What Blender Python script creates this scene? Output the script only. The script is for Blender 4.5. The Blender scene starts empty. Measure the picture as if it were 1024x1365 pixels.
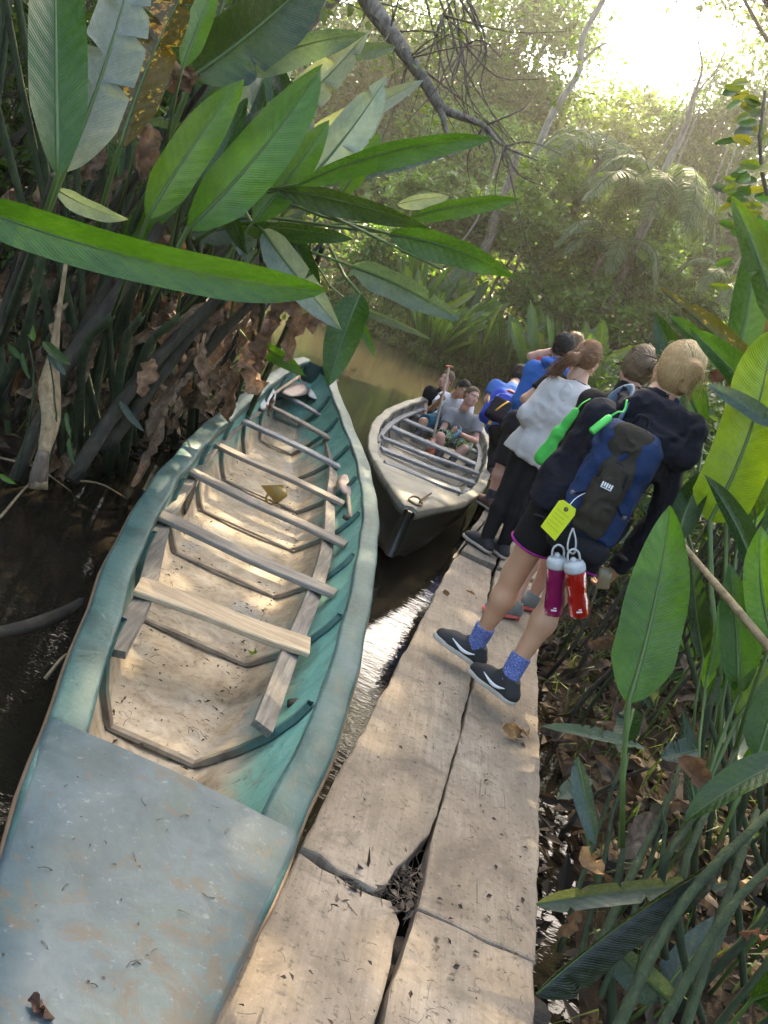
import bpy, bmesh, math, random
import numpy as np
from mathutils import Vector, Matrix

random.seed(7); RNG = np.random.default_rng(7)
scene = bpy.context.scene
COL = scene.collection

# ------------------------------------------------------------------ camera
FPX = 1150.0; PITCH = math.radians(14.5); ROLL = math.radians(24.0)
CAM = np.array([0.0, 0.0, 1.88])
FW = np.array([0, math.cos(PITCH), -math.sin(PITCH)])
RT = np.array([1.0, 0, 0]); UP = np.array([0, math.sin(PITCH), math.cos(PITCH)])
cd = bpy.data.cameras.new('camera'); cam = bpy.data.objects.new('camera', cd); COL.objects.link(cam)
cd.sensor_fit = 'HORIZONTAL'; cd.sensor_width = 36.0; cd.lens = 36.0 * FPX / 1024.0
cd.clip_start = 0.05; cd.clip_end = 600
cx = RT * math.cos(ROLL) + UP * math.sin(ROLL)
cy = UP * math.cos(ROLL) - RT * math.sin(ROLL)
cz = -FW
cam.matrix_world = Matrix(((cx[0], cy[0], cz[0], CAM[0]), (cx[1], cy[1], cz[1], CAM[1]), (cx[2], cy[2], cz[2], CAM[2]), (0, 0, 0, 1)))
scene.camera = cam

# ------------------------------------------------------------------ sky, sun, exposure
SUN_EL = math.radians(48.0); SUN_AZ = math.radians(3.6)
world = bpy.data.worlds.new('World'); scene.world = world; world.use_nodes = True
wn = world.node_tree
bg = wn.nodes['Background']
sky = wn.nodes.new('ShaderNodeTexSky'); sky.sky_type = 'NISHITA'; sky.sun_disc = False
sky.sun_elevation = SUN_EL; sky.sun_rotation = SUN_AZ
sky.air_density = 1.0; sky.dust_density = 4.0; sky.ozone_density = 1.0
wn.links.new(sky.outputs[0], bg.inputs[0]); bg.inputs[1].default_value = 0.15
sd = bpy.data.lights.new('sun', 'SUN'); sun = bpy.data.objects.new('sun', sd); COL.objects.link(sun)
sd.energy = 5.0; sd.angle = math.radians(0.55); sd.color = (1.0, 0.84, 0.60)
SUNV = Vector((math.sin(SUN_AZ) * math.cos(SUN_EL), math.cos(SUN_AZ) * math.cos(SUN_EL), math.sin(SUN_EL)))
sun.rotation_euler = SUNV.to_track_quat('Z', 'Y').to_euler(); sun.location = (0, 0, 30)
vs = scene.view_settings
vs.view_transform = 'Standard'; vs.look = 'None'; vs.exposure = 2.65; vs.gamma = 1.0; vs.use_curve_mapping = False
vs.use_white_balance = True; vs.white_balance_temperature = 7100; vs.white_balance_tint = 8
scene.render.engine = 'CYCLES'
cy_ = scene.cycles
cy_.use_denoising = True; cy_.max_bounces = 7; cy_.diffuse_bounces = 3; cy_.glossy_bounces = 3
cy_.transmission_bounces = 5; cy_.transparent_max_bounces = 6; cy_.volume_bounces = 0
cy_.caustics_reflective = False; cy_.caustics_refractive = False; cy_.sample_clamp_indirect = 6.0
cy_.use_adaptive_sampling = True; cy_.adaptive_threshold = 0.02

# ------------------------------------------------------------------ photo pixel -> place
def ray(x, y):
    dx, dy = x - 512, y - 682.5
    a = dx * math.cos(ROLL) + dy * math.sin(ROLL); b = dx * math.sin(ROLL) - dy * math.cos(ROLL)
    return FW + RT * a / FPX + UP * b / FPX
def on(x, y, z):                       # where that line of sight meets the level z
    d = ray(x, y); return CAM + d * ((z - CAM[2]) / d[2])
def aty(x, y, Y):                      # where it meets the upright plane at distance Y
    d = ray(x, y); return CAM + d * (Y / d[1])
def at(x, y, dep): return CAM + ray(x, y) * dep
def V(*a): return np.array(a, float)
def nz(v):
    v = np.asarray(v, float); n = np.linalg.norm(v); return v / n if n > 1e-9 else v

# ------------------------------------------------------------------ noise
def _h(ix, iy, iz):
    n = (ix * 374761393 + iy * 668265263 + iz * 2147483647 + 1013904223) & 0xffffffff
    n = ((n ^ (n >> 13)) * 1274126177) & 0xffffffff
    return ((n ^ (n >> 16)) & 0xffff) / 65535.0
def vnoise(P):
    P = np.asarray(P, float); I = np.floor(P).astype(np.int64); f = P - I; f = f * f * (3 - 2 * f)
    r = 0
    for dx in (0, 1):
        for dy in (0, 1):
            for dz in (0, 1):
                w = (f[..., 0] if dx else 1 - f[..., 0]) * (f[..., 1] if dy else 1 - f[..., 1]) * (f[..., 2] if dz else 1 - f[..., 2])
                r = r + w * _h(I[..., 0] + dx, I[..., 1] + dy, I[..., 2] + dz)
    return r
def fbm(P, o=4):
    P = np.asarray(P, float); s = 0; a = .5; t = 0
    for k in range(o): s = s + a * vnoise(P * 2 ** k + 17 * k); t += a; a *= .5
    return s / t

# ------------------------------------------------------------------ objects
def raw_mesh(name, verts, faces, smooth=True, uv=None, attr=None):
    me = bpy.data.meshes.new(name)
    verts = np.asarray(verts, np.float32)
    if isinstance(faces, np.ndarray):
        nf, k = faces.shape; flat = faces.ravel().astype(np.int32); starts = np.arange(0, nf * k, k, dtype=np.int32); tot = np.full(nf, k, np.int32)
    else:
        nf = len(faces); tot = np.array([len(f) for f in faces], np.int32); flat = np.array([i for f in faces for i in f], np.int32)
        starts = np.concatenate([[0], np.cumsum(tot)[:-1]]).astype(np.int32) if nf else np.zeros(0, np.int32)
    me.vertices.add(len(verts)); me.vertices.foreach_set('co', verts.ravel())
    me.loops.add(len(flat)); me.loops.foreach_set('vertex_index', flat)
    me.polygons.add(nf); me.polygons.foreach_set('loop_start', starts)
    try: me.polygons.foreach_set('loop_total', tot)
    except Exception: pass
    me.polygons.foreach_set('use_smooth', np.full(nf, smooth, bool))
    if uv is not None:
        u = me.uv_layers.new(name='UVMap'); u.data.foreach_set('uv', np.asarray(uv, np.float32)[flat].ravel())
    if attr is not None:
        a = me.attributes.new('tint', 'FLOAT', 'POINT'); a.data.foreach_set('value', np.asarray(attr, np.float32))
    me.update(); me.validate()
    return me
def link(name, me, mat=None, parent=None, loc=None):
    o = bpy.data.objects.new(name, me); COL.objects.link(o)
    if me is not None and mat is not None:
        if not me.materials: me.materials.append(mat)
    if parent is not None: o.parent = parent
    if loc is not None: o.location = loc
    return o
def tag(o, label, cat, group=None):
    o['label'] = label; o['category'] = cat
    if group: o['group'] = group
    return o
def kind(o, k): o['kind'] = k; return o
def thing(name, loc, label, cat, group=None):
    e = bpy.data.objects.new(name, None); COL.objects.link(e); e.location = loc; e.empty_display_size = .1
    return tag(e, label, cat, group)
def part(name, verts, faces, mat, parent, **kw):     # world coordinates -> child of a thing (and, through it, of a part)
    org = np.zeros(3); p = parent
    while p is not None: org = org + np.array(p.location); p = p.parent
    return link(name, raw_mesh(name, np.asarray(verts, float) - org, faces, **kw), mat, parent)
def solo(name, verts, faces, mat, label, cat, group=None, **kw):
    v = np.asarray(verts, float); b = np.array([v[:, 0].mean(), v[:, 1].mean(), v[:, 2].min()])
    return tag(link(name, raw_mesh(name, v - b, faces, **kw), mat, None, b), label, cat, group)
def ccopy(o, parent=None):
    c = o.copy(); COL.objects.link(c); c.parent = parent
    for ch in list(o.children): ccopy(ch, c)
    return c

# ------------------------------------------------------------------ shape makers: return (verts, faces)
def join(*ms):
    vs_, fs = [], []; n = 0
    for v, f in ms:
        vs_.append(np.asarray(v, float)); fs += [tuple(int(i) + n for i in q) for q in f]; n += len(v)
    return np.vstack(vs_), fs
def frame(d, ref=(0, 0, 1)):
    d = nz(d); r = np.array(ref, float)
    if abs(d @ r) > .97: r = np.array([1.0, 0, 0])
    s = nz(np.cross(d, r)); return d, s, np.cross(s, d)
def catmull(pts, n):
    P = np.asarray(pts, float); P = np.vstack([2 * P[0] - P[1], P, 2 * P[-1] - P[-2]]); m = len(P) - 3
    out = []
    for t in np.linspace(0, m, n):
        i = min(int(t), m - 1); f = t - i; a, b, c, d = P[i:i + 4]
        out.append(.5 * ((2 * b) + (c - a) * f + (2 * a - 5 * b + 4 * c - d) * f * f + (3 * b - a - 3 * c + d) * f ** 3))
    return np.array(out)
def tube(pts, rad, k=6, cap=True, sq=1.0, ref=(0, 0, 1)):
    P = np.asarray(pts, float); n = len(P); rad = np.broadcast_to(np.asarray(rad, float), (n,)) if np.ndim(rad) < 1 else np.interp(np.linspace(0, 1, n), np.linspace(0, 1, len(rad)), rad)
    T = np.gradient(P, axis=0); vv = []
    _, s, u = frame(T[0], ref)
    for i in range(n):
        t = nz(T[i]); s = nz(s - t * (s @ t)); u = np.cross(s, t)
        for j in range(k):
            a = 2 * math.pi * j / k; vv.append(P[i] + rad[i] * (math.cos(a) * s + sq * math.sin(a) * u))
    f = [(i * k + j, i * k + (j + 1) % k, (i + 1) * k + (j + 1) % k, (i + 1) * k + j) for i in range(n - 1) for j in range(k)]
    if cap: f += [tuple(range(k))[::-1], tuple(range((n - 1) * k, n * k))]
    return np.array(vv), f
def box(c, sx, sy, sz, X=(1, 0, 0), Y=(0, 1, 0), Z=(0, 0, 1), bev=0.0):
    X, Y, Z = (np.array(a, float) for a in (X, Y, Z)); c = np.array(c, float)
    if bev <= 0:
        v = [c + X * sx * a / 2 + Y * sy * b / 2 + Z * sz * d / 2 for d in (-1, 1) for b in (-1, 1) for a in (-1, 1)]
        return np.array(v), [(0, 2, 3, 1), (4, 5, 7, 6), (0, 1, 5, 4), (2, 6, 7, 3), (0, 4, 6, 2), (1, 3, 7, 5)]
    b = min(bev, sx * .45, sy * .45, sz * .45); rings = []
    for (zz, ins) in ((-sz / 2, b), (-sz / 2 + b, 0), (sz / 2 - b, 0), (sz / 2, b)):
        hx, hy = sx / 2 - ins, sy / 2 - ins
        rings.append([c + X * x + Y * y + Z * zz for x, y in ((-hx + b, -hy), (hx - b, -hy), (hx, -hy + b), (hx, hy - b), (hx - b, hy), (-hx + b, hy), (-hx, hy - b), (-hx, -hy + b))])
    v = np.array([p for r in rings for p in r]); f = [tuple(range(7, -1, -1)), tuple(range(24, 32))]
    for r in range(3): f += [(r * 8 + j, r * 8 + (j + 1) % 8, r * 8 + 8 + (j + 1) % 8, r * 8 + 8 + j) for j in range(8)]
    return v, f
def beam(a, b, w, h, up=(0, 0, 1), bev=.006, warp=0.0):
    a, b = np.array(a, float), np.array(b, float); d, s, u = frame(b - a, up)
    return box((a + b) / 2, np.linalg.norm(b - a), w, h, d, s, u, bev)
def lathe(c, prof, axis=(0, 0, 1), k=20):
    d, s, u = frame(axis, (0, 1, 0.01)); c = np.array(c, float)
    v = [c + d * z + r * (math.cos(2 * math.pi * j / k) * s + math.sin(2 * math.pi * j / k) * u) for r, z in prof for j in range(k)]
    n = len(prof); f = [(i * k + j, i * k + (j + 1) % k, (i + 1) * k + (j + 1) % k, (i + 1) * k + j) for i in range(n - 1) for j in range(k)]
    f += [tuple(range(k))[::-1], tuple(range((n - 1) * k, n * k))]
    return np.array(v), f

# ------------------------------------------------------------------ smooth solids from distance fields (bodies, clothes, packs)
class Field:
    def __init__(s, lo, hi, h):
        s.lo = np.array(lo, float); s.h = h; s.n = np.ceil((np.array(hi) - s.lo) / h).astype(int) + 1
        s.d = np.full(tuple(s.n), .3, np.float32)
    def sl(s, lo, hi):
        a = np.clip(np.floor((np.array(lo) - s.lo) / s.h).astype(int), 0, s.n); b = np.clip(np.ceil((np.array(hi) - s.lo) / s.h).astype(int) + 1, 0, s.n)
        return tuple(slice(i, j) for i, j in zip(a, b)), a, b
    def pts(s, a, b):
        g = np.meshgrid(*[s.lo[i] + s.h * np.arange(a[i], b[i]) for i in range(3)], indexing='ij'); return np.stack(g, -1)
    def add(s, fn, lo, hi, k=.02, mode='u'):
        m = max(k, 0) + 4 * s.h
        S, a, b = s.sl(np.array(lo) - m, np.array(hi) + m)
        if np.any(b <= a): return
        e = fn(s.pts(a, b)).astype(np.float32); d = s.d[S]
        if mode == 'u':
            if k > 0:
                t = np.clip(.5 + .5 * (d - e) / k, 0, 1); s.d[S] = d * (1 - t) + e * t - k * t * (1 - t)
            else: s.d[S] = np.minimum(d, e)
        elif mode == 's':
            t = np.clip(.5 - .5 * (d + e) / k, 0, 1); s.d[S] = d * (1 - t) - e * t + k * t * (1 - t)
    def cap(s, a, b, ra, rb, k=.02, flat=False, flata=False, sq=None):
        a, b = np.array(a, float), np.array(b, float); ab = b - a; L = np.linalg.norm(ab) + 1e-9; dr = ab / L
        def fn(P):
            pa = P - a; t = np.clip((pa @ dr) / L, 0, 1)
            q = pa - t[..., None] * ab
            if sq is not None:
                ax, f = sq; c = q @ ax; q = q - (c * (1 - 1 / f))[..., None] * ax
            d = np.sqrt((q * q).sum(-1)) - (ra + (rb - ra) * t)
            if flat: d = np.maximum(d, pa @ dr - L)
            if flata: d = np.maximum(d, -(pa @ dr))
            return d
        r = max(ra, rb) * (sq[1] if sq is not None and sq[1] > 1 else 1)
        s.add(fn, np.minimum(a, b) - r, np.maximum(a, b) + r, k); return s
    def ell(s, c, r, M=None, k=.02, mode='u'):
        c = np.array(c, float); r = np.array(r, float); M = np.eye(3) if M is None else np.array(M)
        def fn(P):
            q = (P - c) @ M.T; k0 = np.sqrt(((q / r) ** 2).sum(-1)); k1 = np.sqrt(((q / r ** 2) ** 2).sum(-1)) + 1e-9
            return k0 * (k0 - 1) / k1
        R = r.max(); s.add(fn, c - R, c + R, k, mode); return s
    def rbox(s, c, half, M, rr, k=.01, mode='u'):
        c = np.array(c, float); half = np.array(half, float) - rr; M = np.array(M)
        def fn(P):
            q = np.abs((P - c) @ M.T) - half
            return np.sqrt((np.maximum(q, 0) ** 2).sum(-1)) + np.minimum(q.max(-1), 0) - rr
        R = np.linalg.norm(half) + rr; s.add(fn, c - R, c + R, k, mode); return s
    def cut(s, p, n, k=.004):
        n = nz(n); ax_ = [((s.lo[i] + s.h * np.arange(s.n[i]) - p[i]) * n[i]).astype(np.float32) for i in range(3)]; e = ax_[0][:, None, None] + ax_[1][None, :, None] + ax_[2][None, None, :]
        s.d = np.maximum(s.d, e); return s
    def wrinkle(s, amp, freq, seed=0, stretch=(1, 1, 1)):
        near = np.abs(s.d) < amp * 3 + 2 * s.h
        idx = np.argwhere(near); P = s.lo + idx * s.h
        Q = P * freq * np.array(stretch) + seed * 7.3
        w = np.stack([vnoise(Q * .7 + 5), vnoise(Q * .7 + 11), vnoise(Q * .7 + 19)], -1)
        n = vnoise(Q + w * 1.6); n = 1 - np.abs(2 * n - 1)
        s.d[near] += (amp * (.5 - n)).astype(np.float32); return s
    def mesh(s):
        d = s.d; d[d == 0] = 1e-6; neg = d < 0; nx, ny, nz_ = d.shape
        c = [neg[i:nx - 1 + i, j:ny - 1 + j, l:nz_ - 1 + l] for i in (0, 1) for j in (0, 1) for l in (0, 1)]
        cnt = sum(x.astype(np.int8) for x in c); act = (cnt > 0) & (cnt < 8)
        idx = np.argwhere(act)
        if len(idx) == 0: return np.zeros((0, 3)), np.zeros((0, 4), int)
        vid = np.full(act.shape, -1, np.int64); vid[act] = np.arange(len(idx))
        acc = np.zeros((len(idx), 3)); num = np.zeros(len(idx))
        corners = [(i, j, l) for i in (0, 1) for j in (0, 1) for l in (0, 1)]
        val = {q: d[idx[:, 0] + q[0], idx[:, 1] + q[1], idx[:, 2] + q[2]] for q in corners}
        for q in corners:
            for ax in range(3):
                if q[ax] == 0:
                    r = list(q); r[ax] = 1; r = tuple(r); a, b = val[q], val[r]; m = (a < 0) != (b < 0)
                    t = np.where(m, a / np.where(m, a - b, 1), 0); p = np.array(q, float)[None] + 0 * acc; p[:, ax] += t
                    acc[m] += p[m]; num[m] += 1
        v = s.lo + (idx + acc / num[:, None]) * s.h
        F_ = []
        for ax in range(3):
            o1, o2 = [(1, 2), (2, 0), (0, 1)][ax]
            sl = [slice(1, -1)] * 3; sl[ax] = slice(0, -1); sh = [slice(1, -1)] * 3; sh[ax] = slice(1, None)
            a = neg[tuple(sl)]; b = neg[tuple(sh)]; e = np.argwhere(a != b)
            if len(e) == 0: continue
            flip = a[tuple(e.T)]
            e = e + np.array([0 if i == ax else 1 for i in range(3)])
            def g(u, w):
                q = e.copy(); q[:, o1] -= u; q[:, o2] -= w; return vid[tuple(q.T)]
            quad = np.stack([g(1, 1), g(0, 1), g(0, 0), g(1, 0)], 1)
            quad[~flip] = quad[~flip][:, ::-1]; F_.append(quad)
        F_ = np.vstack(F_); F_ = F_[(F_ >= 0).all(1)]
        # one light relaxation
        e = np.vstack([F_[:, [0, 1]], F_[:, [1, 2]], F_[:, [2, 3]], F_[:, [3, 0]]]); sm = np.zeros_like(v); ct = np.zeros(len(v))
        np.add.at(sm, e[:, 0], v[e[:, 1]]); np.add.at(sm, e[:, 1], v[e[:, 0]]); np.add.at(ct, e.ravel(), 1)
        v = v * .55 + .45 * sm / np.maximum(ct, 1)[:, None]
        return v, F_
def fjoin(*ms):
    vs_, fs = [], []; n = 0
    for v, f in ms:
        if len(v): vs_.append(v); fs.append(np.asarray(f) + n); n += len(v)
    return np.vstack(vs_), np.vstack(fs)
# ------------------------------------------------------------------ materials
class M:
    def __init__(s, name):
        s.m = bpy.data.materials.new(name); s.m.use_nodes = True; s.t = s.m.node_tree; s.N = s.t.nodes; s.L = s.t.links
        s.bsdf = s.N['Principled BSDF']; s.out = s.N['Material Output']; s._pos = None
    def n(s, typ, **k):
        o = s.N.new('ShaderNode' + typ)
        for a, b in k.items(): setattr(o, a, b)
        return o
    def set(s, sock, v):
        if hasattr(v, 'is_output') or isinstance(v, bpy.types.NodeSocket): s.L.new(v, sock)
        elif isinstance(v, (tuple, list)) and len(v) == 3 and sock.type == 'RGBA': sock.default_value = (*v, 1)
        else: sock.default_value = v
    def pos(s):
        if s._pos is None: s._pos = s.n('NewGeometry').outputs['Position']
        return s._pos
    def obj(s): return s.n('TexCoord').outputs['Object']
    def mapv(s, v, scale=(1, 1, 1), rot=(0, 0, 0)):
        o = s.n('Mapping'); s.L.new(v, o.inputs[0]); o.inputs['Scale'].default_value = scale; o.inputs['Rotation'].default_value = rot; return o.outputs[0]
    def noise(s, v, scale, detail=4, rough=.6, dist=0.0):
        o = s.n('TexNoise'); s.L.new(v, o.inputs['Vector']); o.inputs['Scale'].default_value = scale; o.inputs['Detail'].default_value = detail
        o.inputs['Roughness'].default_value = rough; o.inputs['Distortion'].default_value = dist; return o.outputs[0]
    def ramp(s, f, stops):
        o = s.n('ValToRGB'); s.L.new(f, o.inputs[0]); e = o.color_ramp.elements
        while len(e) < len(stops): e.new(.5)
        for q, (p, c) in zip(e, stops):
            q.position = p; q.color = (*c, 1) if isinstance(c, tuple) else (c, c, c, 1)
        return o.outputs[0]
    def mix(s, f, a, b, mode='MIX'):
        o = s.n('MixRGB'); o.blend_type = mode; s.set(o.inputs[0], f); s.set(o.inputs[1], a); s.set(o.inputs[2], b); return o.outputs[0]
    def math(s, op, a, b=0.0, c=0.0):
        o = s.n('Math'); o.operation = op
        for i, x in enumerate((a, b, c)): s.set(o.inputs[i], x)
        return o.outputs[0]
    def bump(s, h, strength=.3, dist=.01, nrm=None):
        o = s.n('Bump'); s.L.new(h, o.inputs['Height']); o.inputs['Strength'].default_value = strength; o.inputs['Distance'].default_value = dist
        if nrm is not None: s.L.new(nrm, o.inputs['Normal'])
        return o.outputs[0]
    def fin(s, color, rough=.6, normal=None, **k):
        b = s.bsdf; s.set(b.inputs['Base Color'], color); s.set(b.inputs['Roughness'], rough)
        if normal is not None: s.L.new(normal, b.inputs['Normal'])
        for a, v in k.items(): s.set(b.inputs[a.replace('_', ' ')], v)
        return s.m
    def translucent(s, color, f, normal=None):
        t = s.n('BsdfTranslucent'); s.set(t.inputs[0], color)
        if normal is not None: s.L.new(normal, t.inputs['Normal'])
        x = s.n('MixShader'); x.inputs[0].default_value = f; s.L.new(s.bsdf.outputs[0], x.inputs[1]); s.L.new(t.outputs[0], x.inputs[2])
        s.L.new(x.outputs[0], s.out.inputs[0]); return s.m

def simple(name, col, rough=.6, bumps=None, var=.18, **k):
    m = M(name); p = m.pos(); n = m.noise(p, 14, 3)
    c = m.mix(m.math('MULTIPLY', n, 1.0), tuple(x * (1 - var) for x in col), tuple(min(1, x * (1 + var)) for x in col))
    nr = m.bump(m.noise(p, bumps[0], 3), bumps[1], .004) if bumps else None
    return m.fin(c, rough, nr, **k)
def cloth(name, col, weave=420, rough=.85, var=.22, fold=.35):
    m = M(name); p = m.pos()
    c = m.mix(m.noise(p, 7, 4), tuple(x * (1 - var) for x in col), tuple(min(1, x * (1 + var)) for x in col))
    b1 = m.bump(m.noise(p, 22, 4, .6, .8), fold, .012)
    b2 = m.bump(m.noise(p, weave, 1), .12, .002, b1)
    return m.fin(c, rough, b2, Specular_IOR_Level=.25)
def skinmat(name, col):
    m = M(name); p = m.pos()
    c = m.mix(m.noise(p, 9, 4), tuple(x * .85 for x in col), (min(1, col[0] * 1.1), col[1] * 1.04, col[2] * 1.0))
    return m.fin(c, .5, m.bump(m.noise(p, 130, 3), .06, .003), Subsurface_Weight=.12, Subsurface_Radius=(.02, .008, .004), Subsurface_Scale=.5)
def hairmat(name, c1, c2):
    m = M(name); p = m.pos()
    n = m.noise(m.mapv(m.obj(), (60, 60, 14)), 3, 4, .6, .5); at_ = m.n('Attribute'); at_.attribute_name = 'tint'; n = m.math('ADD', m.math('MULTIPLY', n, .6), m.math('MULTIPLY', at_.outputs['Fac'], .4))
    return m.fin(m.ramp(n, [(.25, c1), (.7, c2)]), .55, m.bump(n, .5, .006), Specular_IOR_Level=.3)
def grain(name, dark, mid, light, axis=(1, 9, 9), rough=.75, stain=None, sc=4.0, bstr=.35, rot=(0, 0, 0)):
    m = M(name); p = m.pos(); q = m.mapv(p, axis, rot)
    g = m.noise(q, sc, 6, .62, .6); blot = m.noise(p, 2.3, 5, .6, .4); fine = m.noise(p, 60, 3)
    c = m.ramp(g, [(.25, dark), (.5, mid), (.78, light)])
    c = m.mix(m.math('MULTIPLY', m.ramp(blot, [(.4, 0.0), (.68, 1.0)]), .55), c, stain or dark)
    c = m.mix(m.math('MULTIPLY', m.ramp(fine, [(.55, 0.0), (.75, 1.0)]), .35), c, dark)
    b = m.bump(g, bstr, .01); b = m.bump(fine, .25, .003, b)
    return m.fin(c, rough, b)

def leafmat(name='leaf_blade'):
    m = M(name)
    oi = m.n('ObjectInfo'); uv = m.n('UVMap'); sp = m.n('SeparateXYZ'); m.L.new(uv.outputs[0], sp.inputs[0])
    u, v = sp.outputs[0], sp.outputs[1]
    av = m.math('ABSOLUTE', m.math('SUBTRACT', v, .5))
    rnd = m.math('MULTIPLY', oi.outputs['Random'], 40.0)
    ph = m.math('MULTIPLY', m.math('SUBTRACT', u, m.math('MULTIPLY', av, .22)), 430.0)
    cv = m.n('CombineXYZ'); m.L.new(u, cv.inputs[0]); m.L.new(v, cv.inputs[1]); m.L.new(rnd, cv.inputs[2])
    warp = m.noise(m.mapv(cv.outputs[0], (7, 3, 1)), 1.5, 3)
    wave = m.math('SINE', m.math('ADD', ph, m.math('MULTIPLY', warp, 8.0)))
    wave2 = m.math('SINE', m.math('MULTIPLY', m.math('ADD', ph, m.math('MULTIPLY', warp, 9.0)), .21))
    n1 = m.noise(m.mapv(cv.outputs[0], (9, 3, 1)), 1.2, 5)
    n2 = m.noise(m.mapv(cv.outputs[0], (40, 12, 1)), 1.0, 3)
    col = oi.outputs['Color']
    dark = m.mix(1.0, col, (.42, .48, .42), 'MULTIPLY'); lite = m.mix(1.0, col, (1.1, 1.04, .95), 'MULTIPLY')
    c = m.mix(n1, dark, lite)
    c = m.mix(m.math('MULTIPLY', m.math('ADD', m.math('MULTIPLY', wave, .5), .5), .07), c, dark)
    rib = m.math('LESS_THAN', av, .018); c = m.mix(m.math('MULTIPLY', rib, .6), c, m.mix(.5, lite, (.30, .36, .12)))
    dam = m.math('GREATER_THAN', m.math('ADD', m.math('MULTIPLY', n2, .35), m.math('MULTIPLY', n1, .65)), m.math('SUBTRACT', 1.0, m.math('MULTIPLY', oi.outputs['Alpha'], .62)))
    spot = m.ramp(n2, [(.35, (.10, .035, .012)), (.5, (.42, .19, .03)), (.68, (.50, .40, .06))])
    c = m.mix(dam, c, spot)
    h = m.math('ADD', m.math('MULTIPLY', wave, .22), m.math('ADD', m.math('MULTIPLY', wave2, .45), m.math('MULTIPLY', n1, 2.5)))
    b = m.bump(h, .30, .004)
    m.fin(c, m.ramp(n2, [(.3, .18), (.7, .34)]), b, Specular_IOR_Level=.6)
    tr = m.mix(1.0, c, (1.7, 1.55, .55), 'MULTIPLY')
    return m.translucent(tr, .44, b)
def drymat():
    m = M('dry_leaf'); oi = m.n('ObjectInfo'); p = m.pos()
    n = m.noise(p, 18, 5, .65, .6); f = m.noise(p, 90, 3)
    base = m.ramp(n, [(.28, (.03, .021, .014)), (.5, (.13, .094, .064)), (.75, (.30, .235, .165))])
    c = m.mix(1.0, base, oi.outputs['Color'], 'MULTIPLY')
    b = m.bump(n, .6, .012); b = m.bump(f, .3, .003, b); m.fin(c, .8, b)
    return m.translucent(m.mix(.35, c, (.17, .10, .05)), .16, b)
def foliagemat(name, stops, tr=.38, gl=.45):
    m = M(name); a = m.n('Attribute'); a.attribute_name = 'tint'; oi = m.n('ObjectInfo')
    n = m.noise(m.pos(), .7, 3)
    f = m.math('ADD', m.math('MULTIPLY', a.outputs['Fac'], .75), m.math('MULTIPLY', n, .25))
    c = m.ramp(f, stops); c = m.mix(1.0, c, oi.outputs['Color'], 'MULTIPLY')
    m.fin(c, gl, None, Specular_IOR_Level=.4)
    return m.translucent(m.mix(1.0, c, (1.6, 1.45, .6), 'MULTIPLY'), tr)
def barkmat(name, a, b, c, sc=5):
    m = M(name); p = m.pos(); n = m.noise(m.mapv(p, (3, 3, 1)), sc, 6, .65, .5)
    g = m.noise(p, sc * 6, 4)
    col = m.mix(m.math('MULTIPLY', g, .4), m.ramp(n, [(.3, a), (.5, b), (.72, c)]), a)
    return m.fin(col, .85, m.bump(n, .6, .03))

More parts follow.
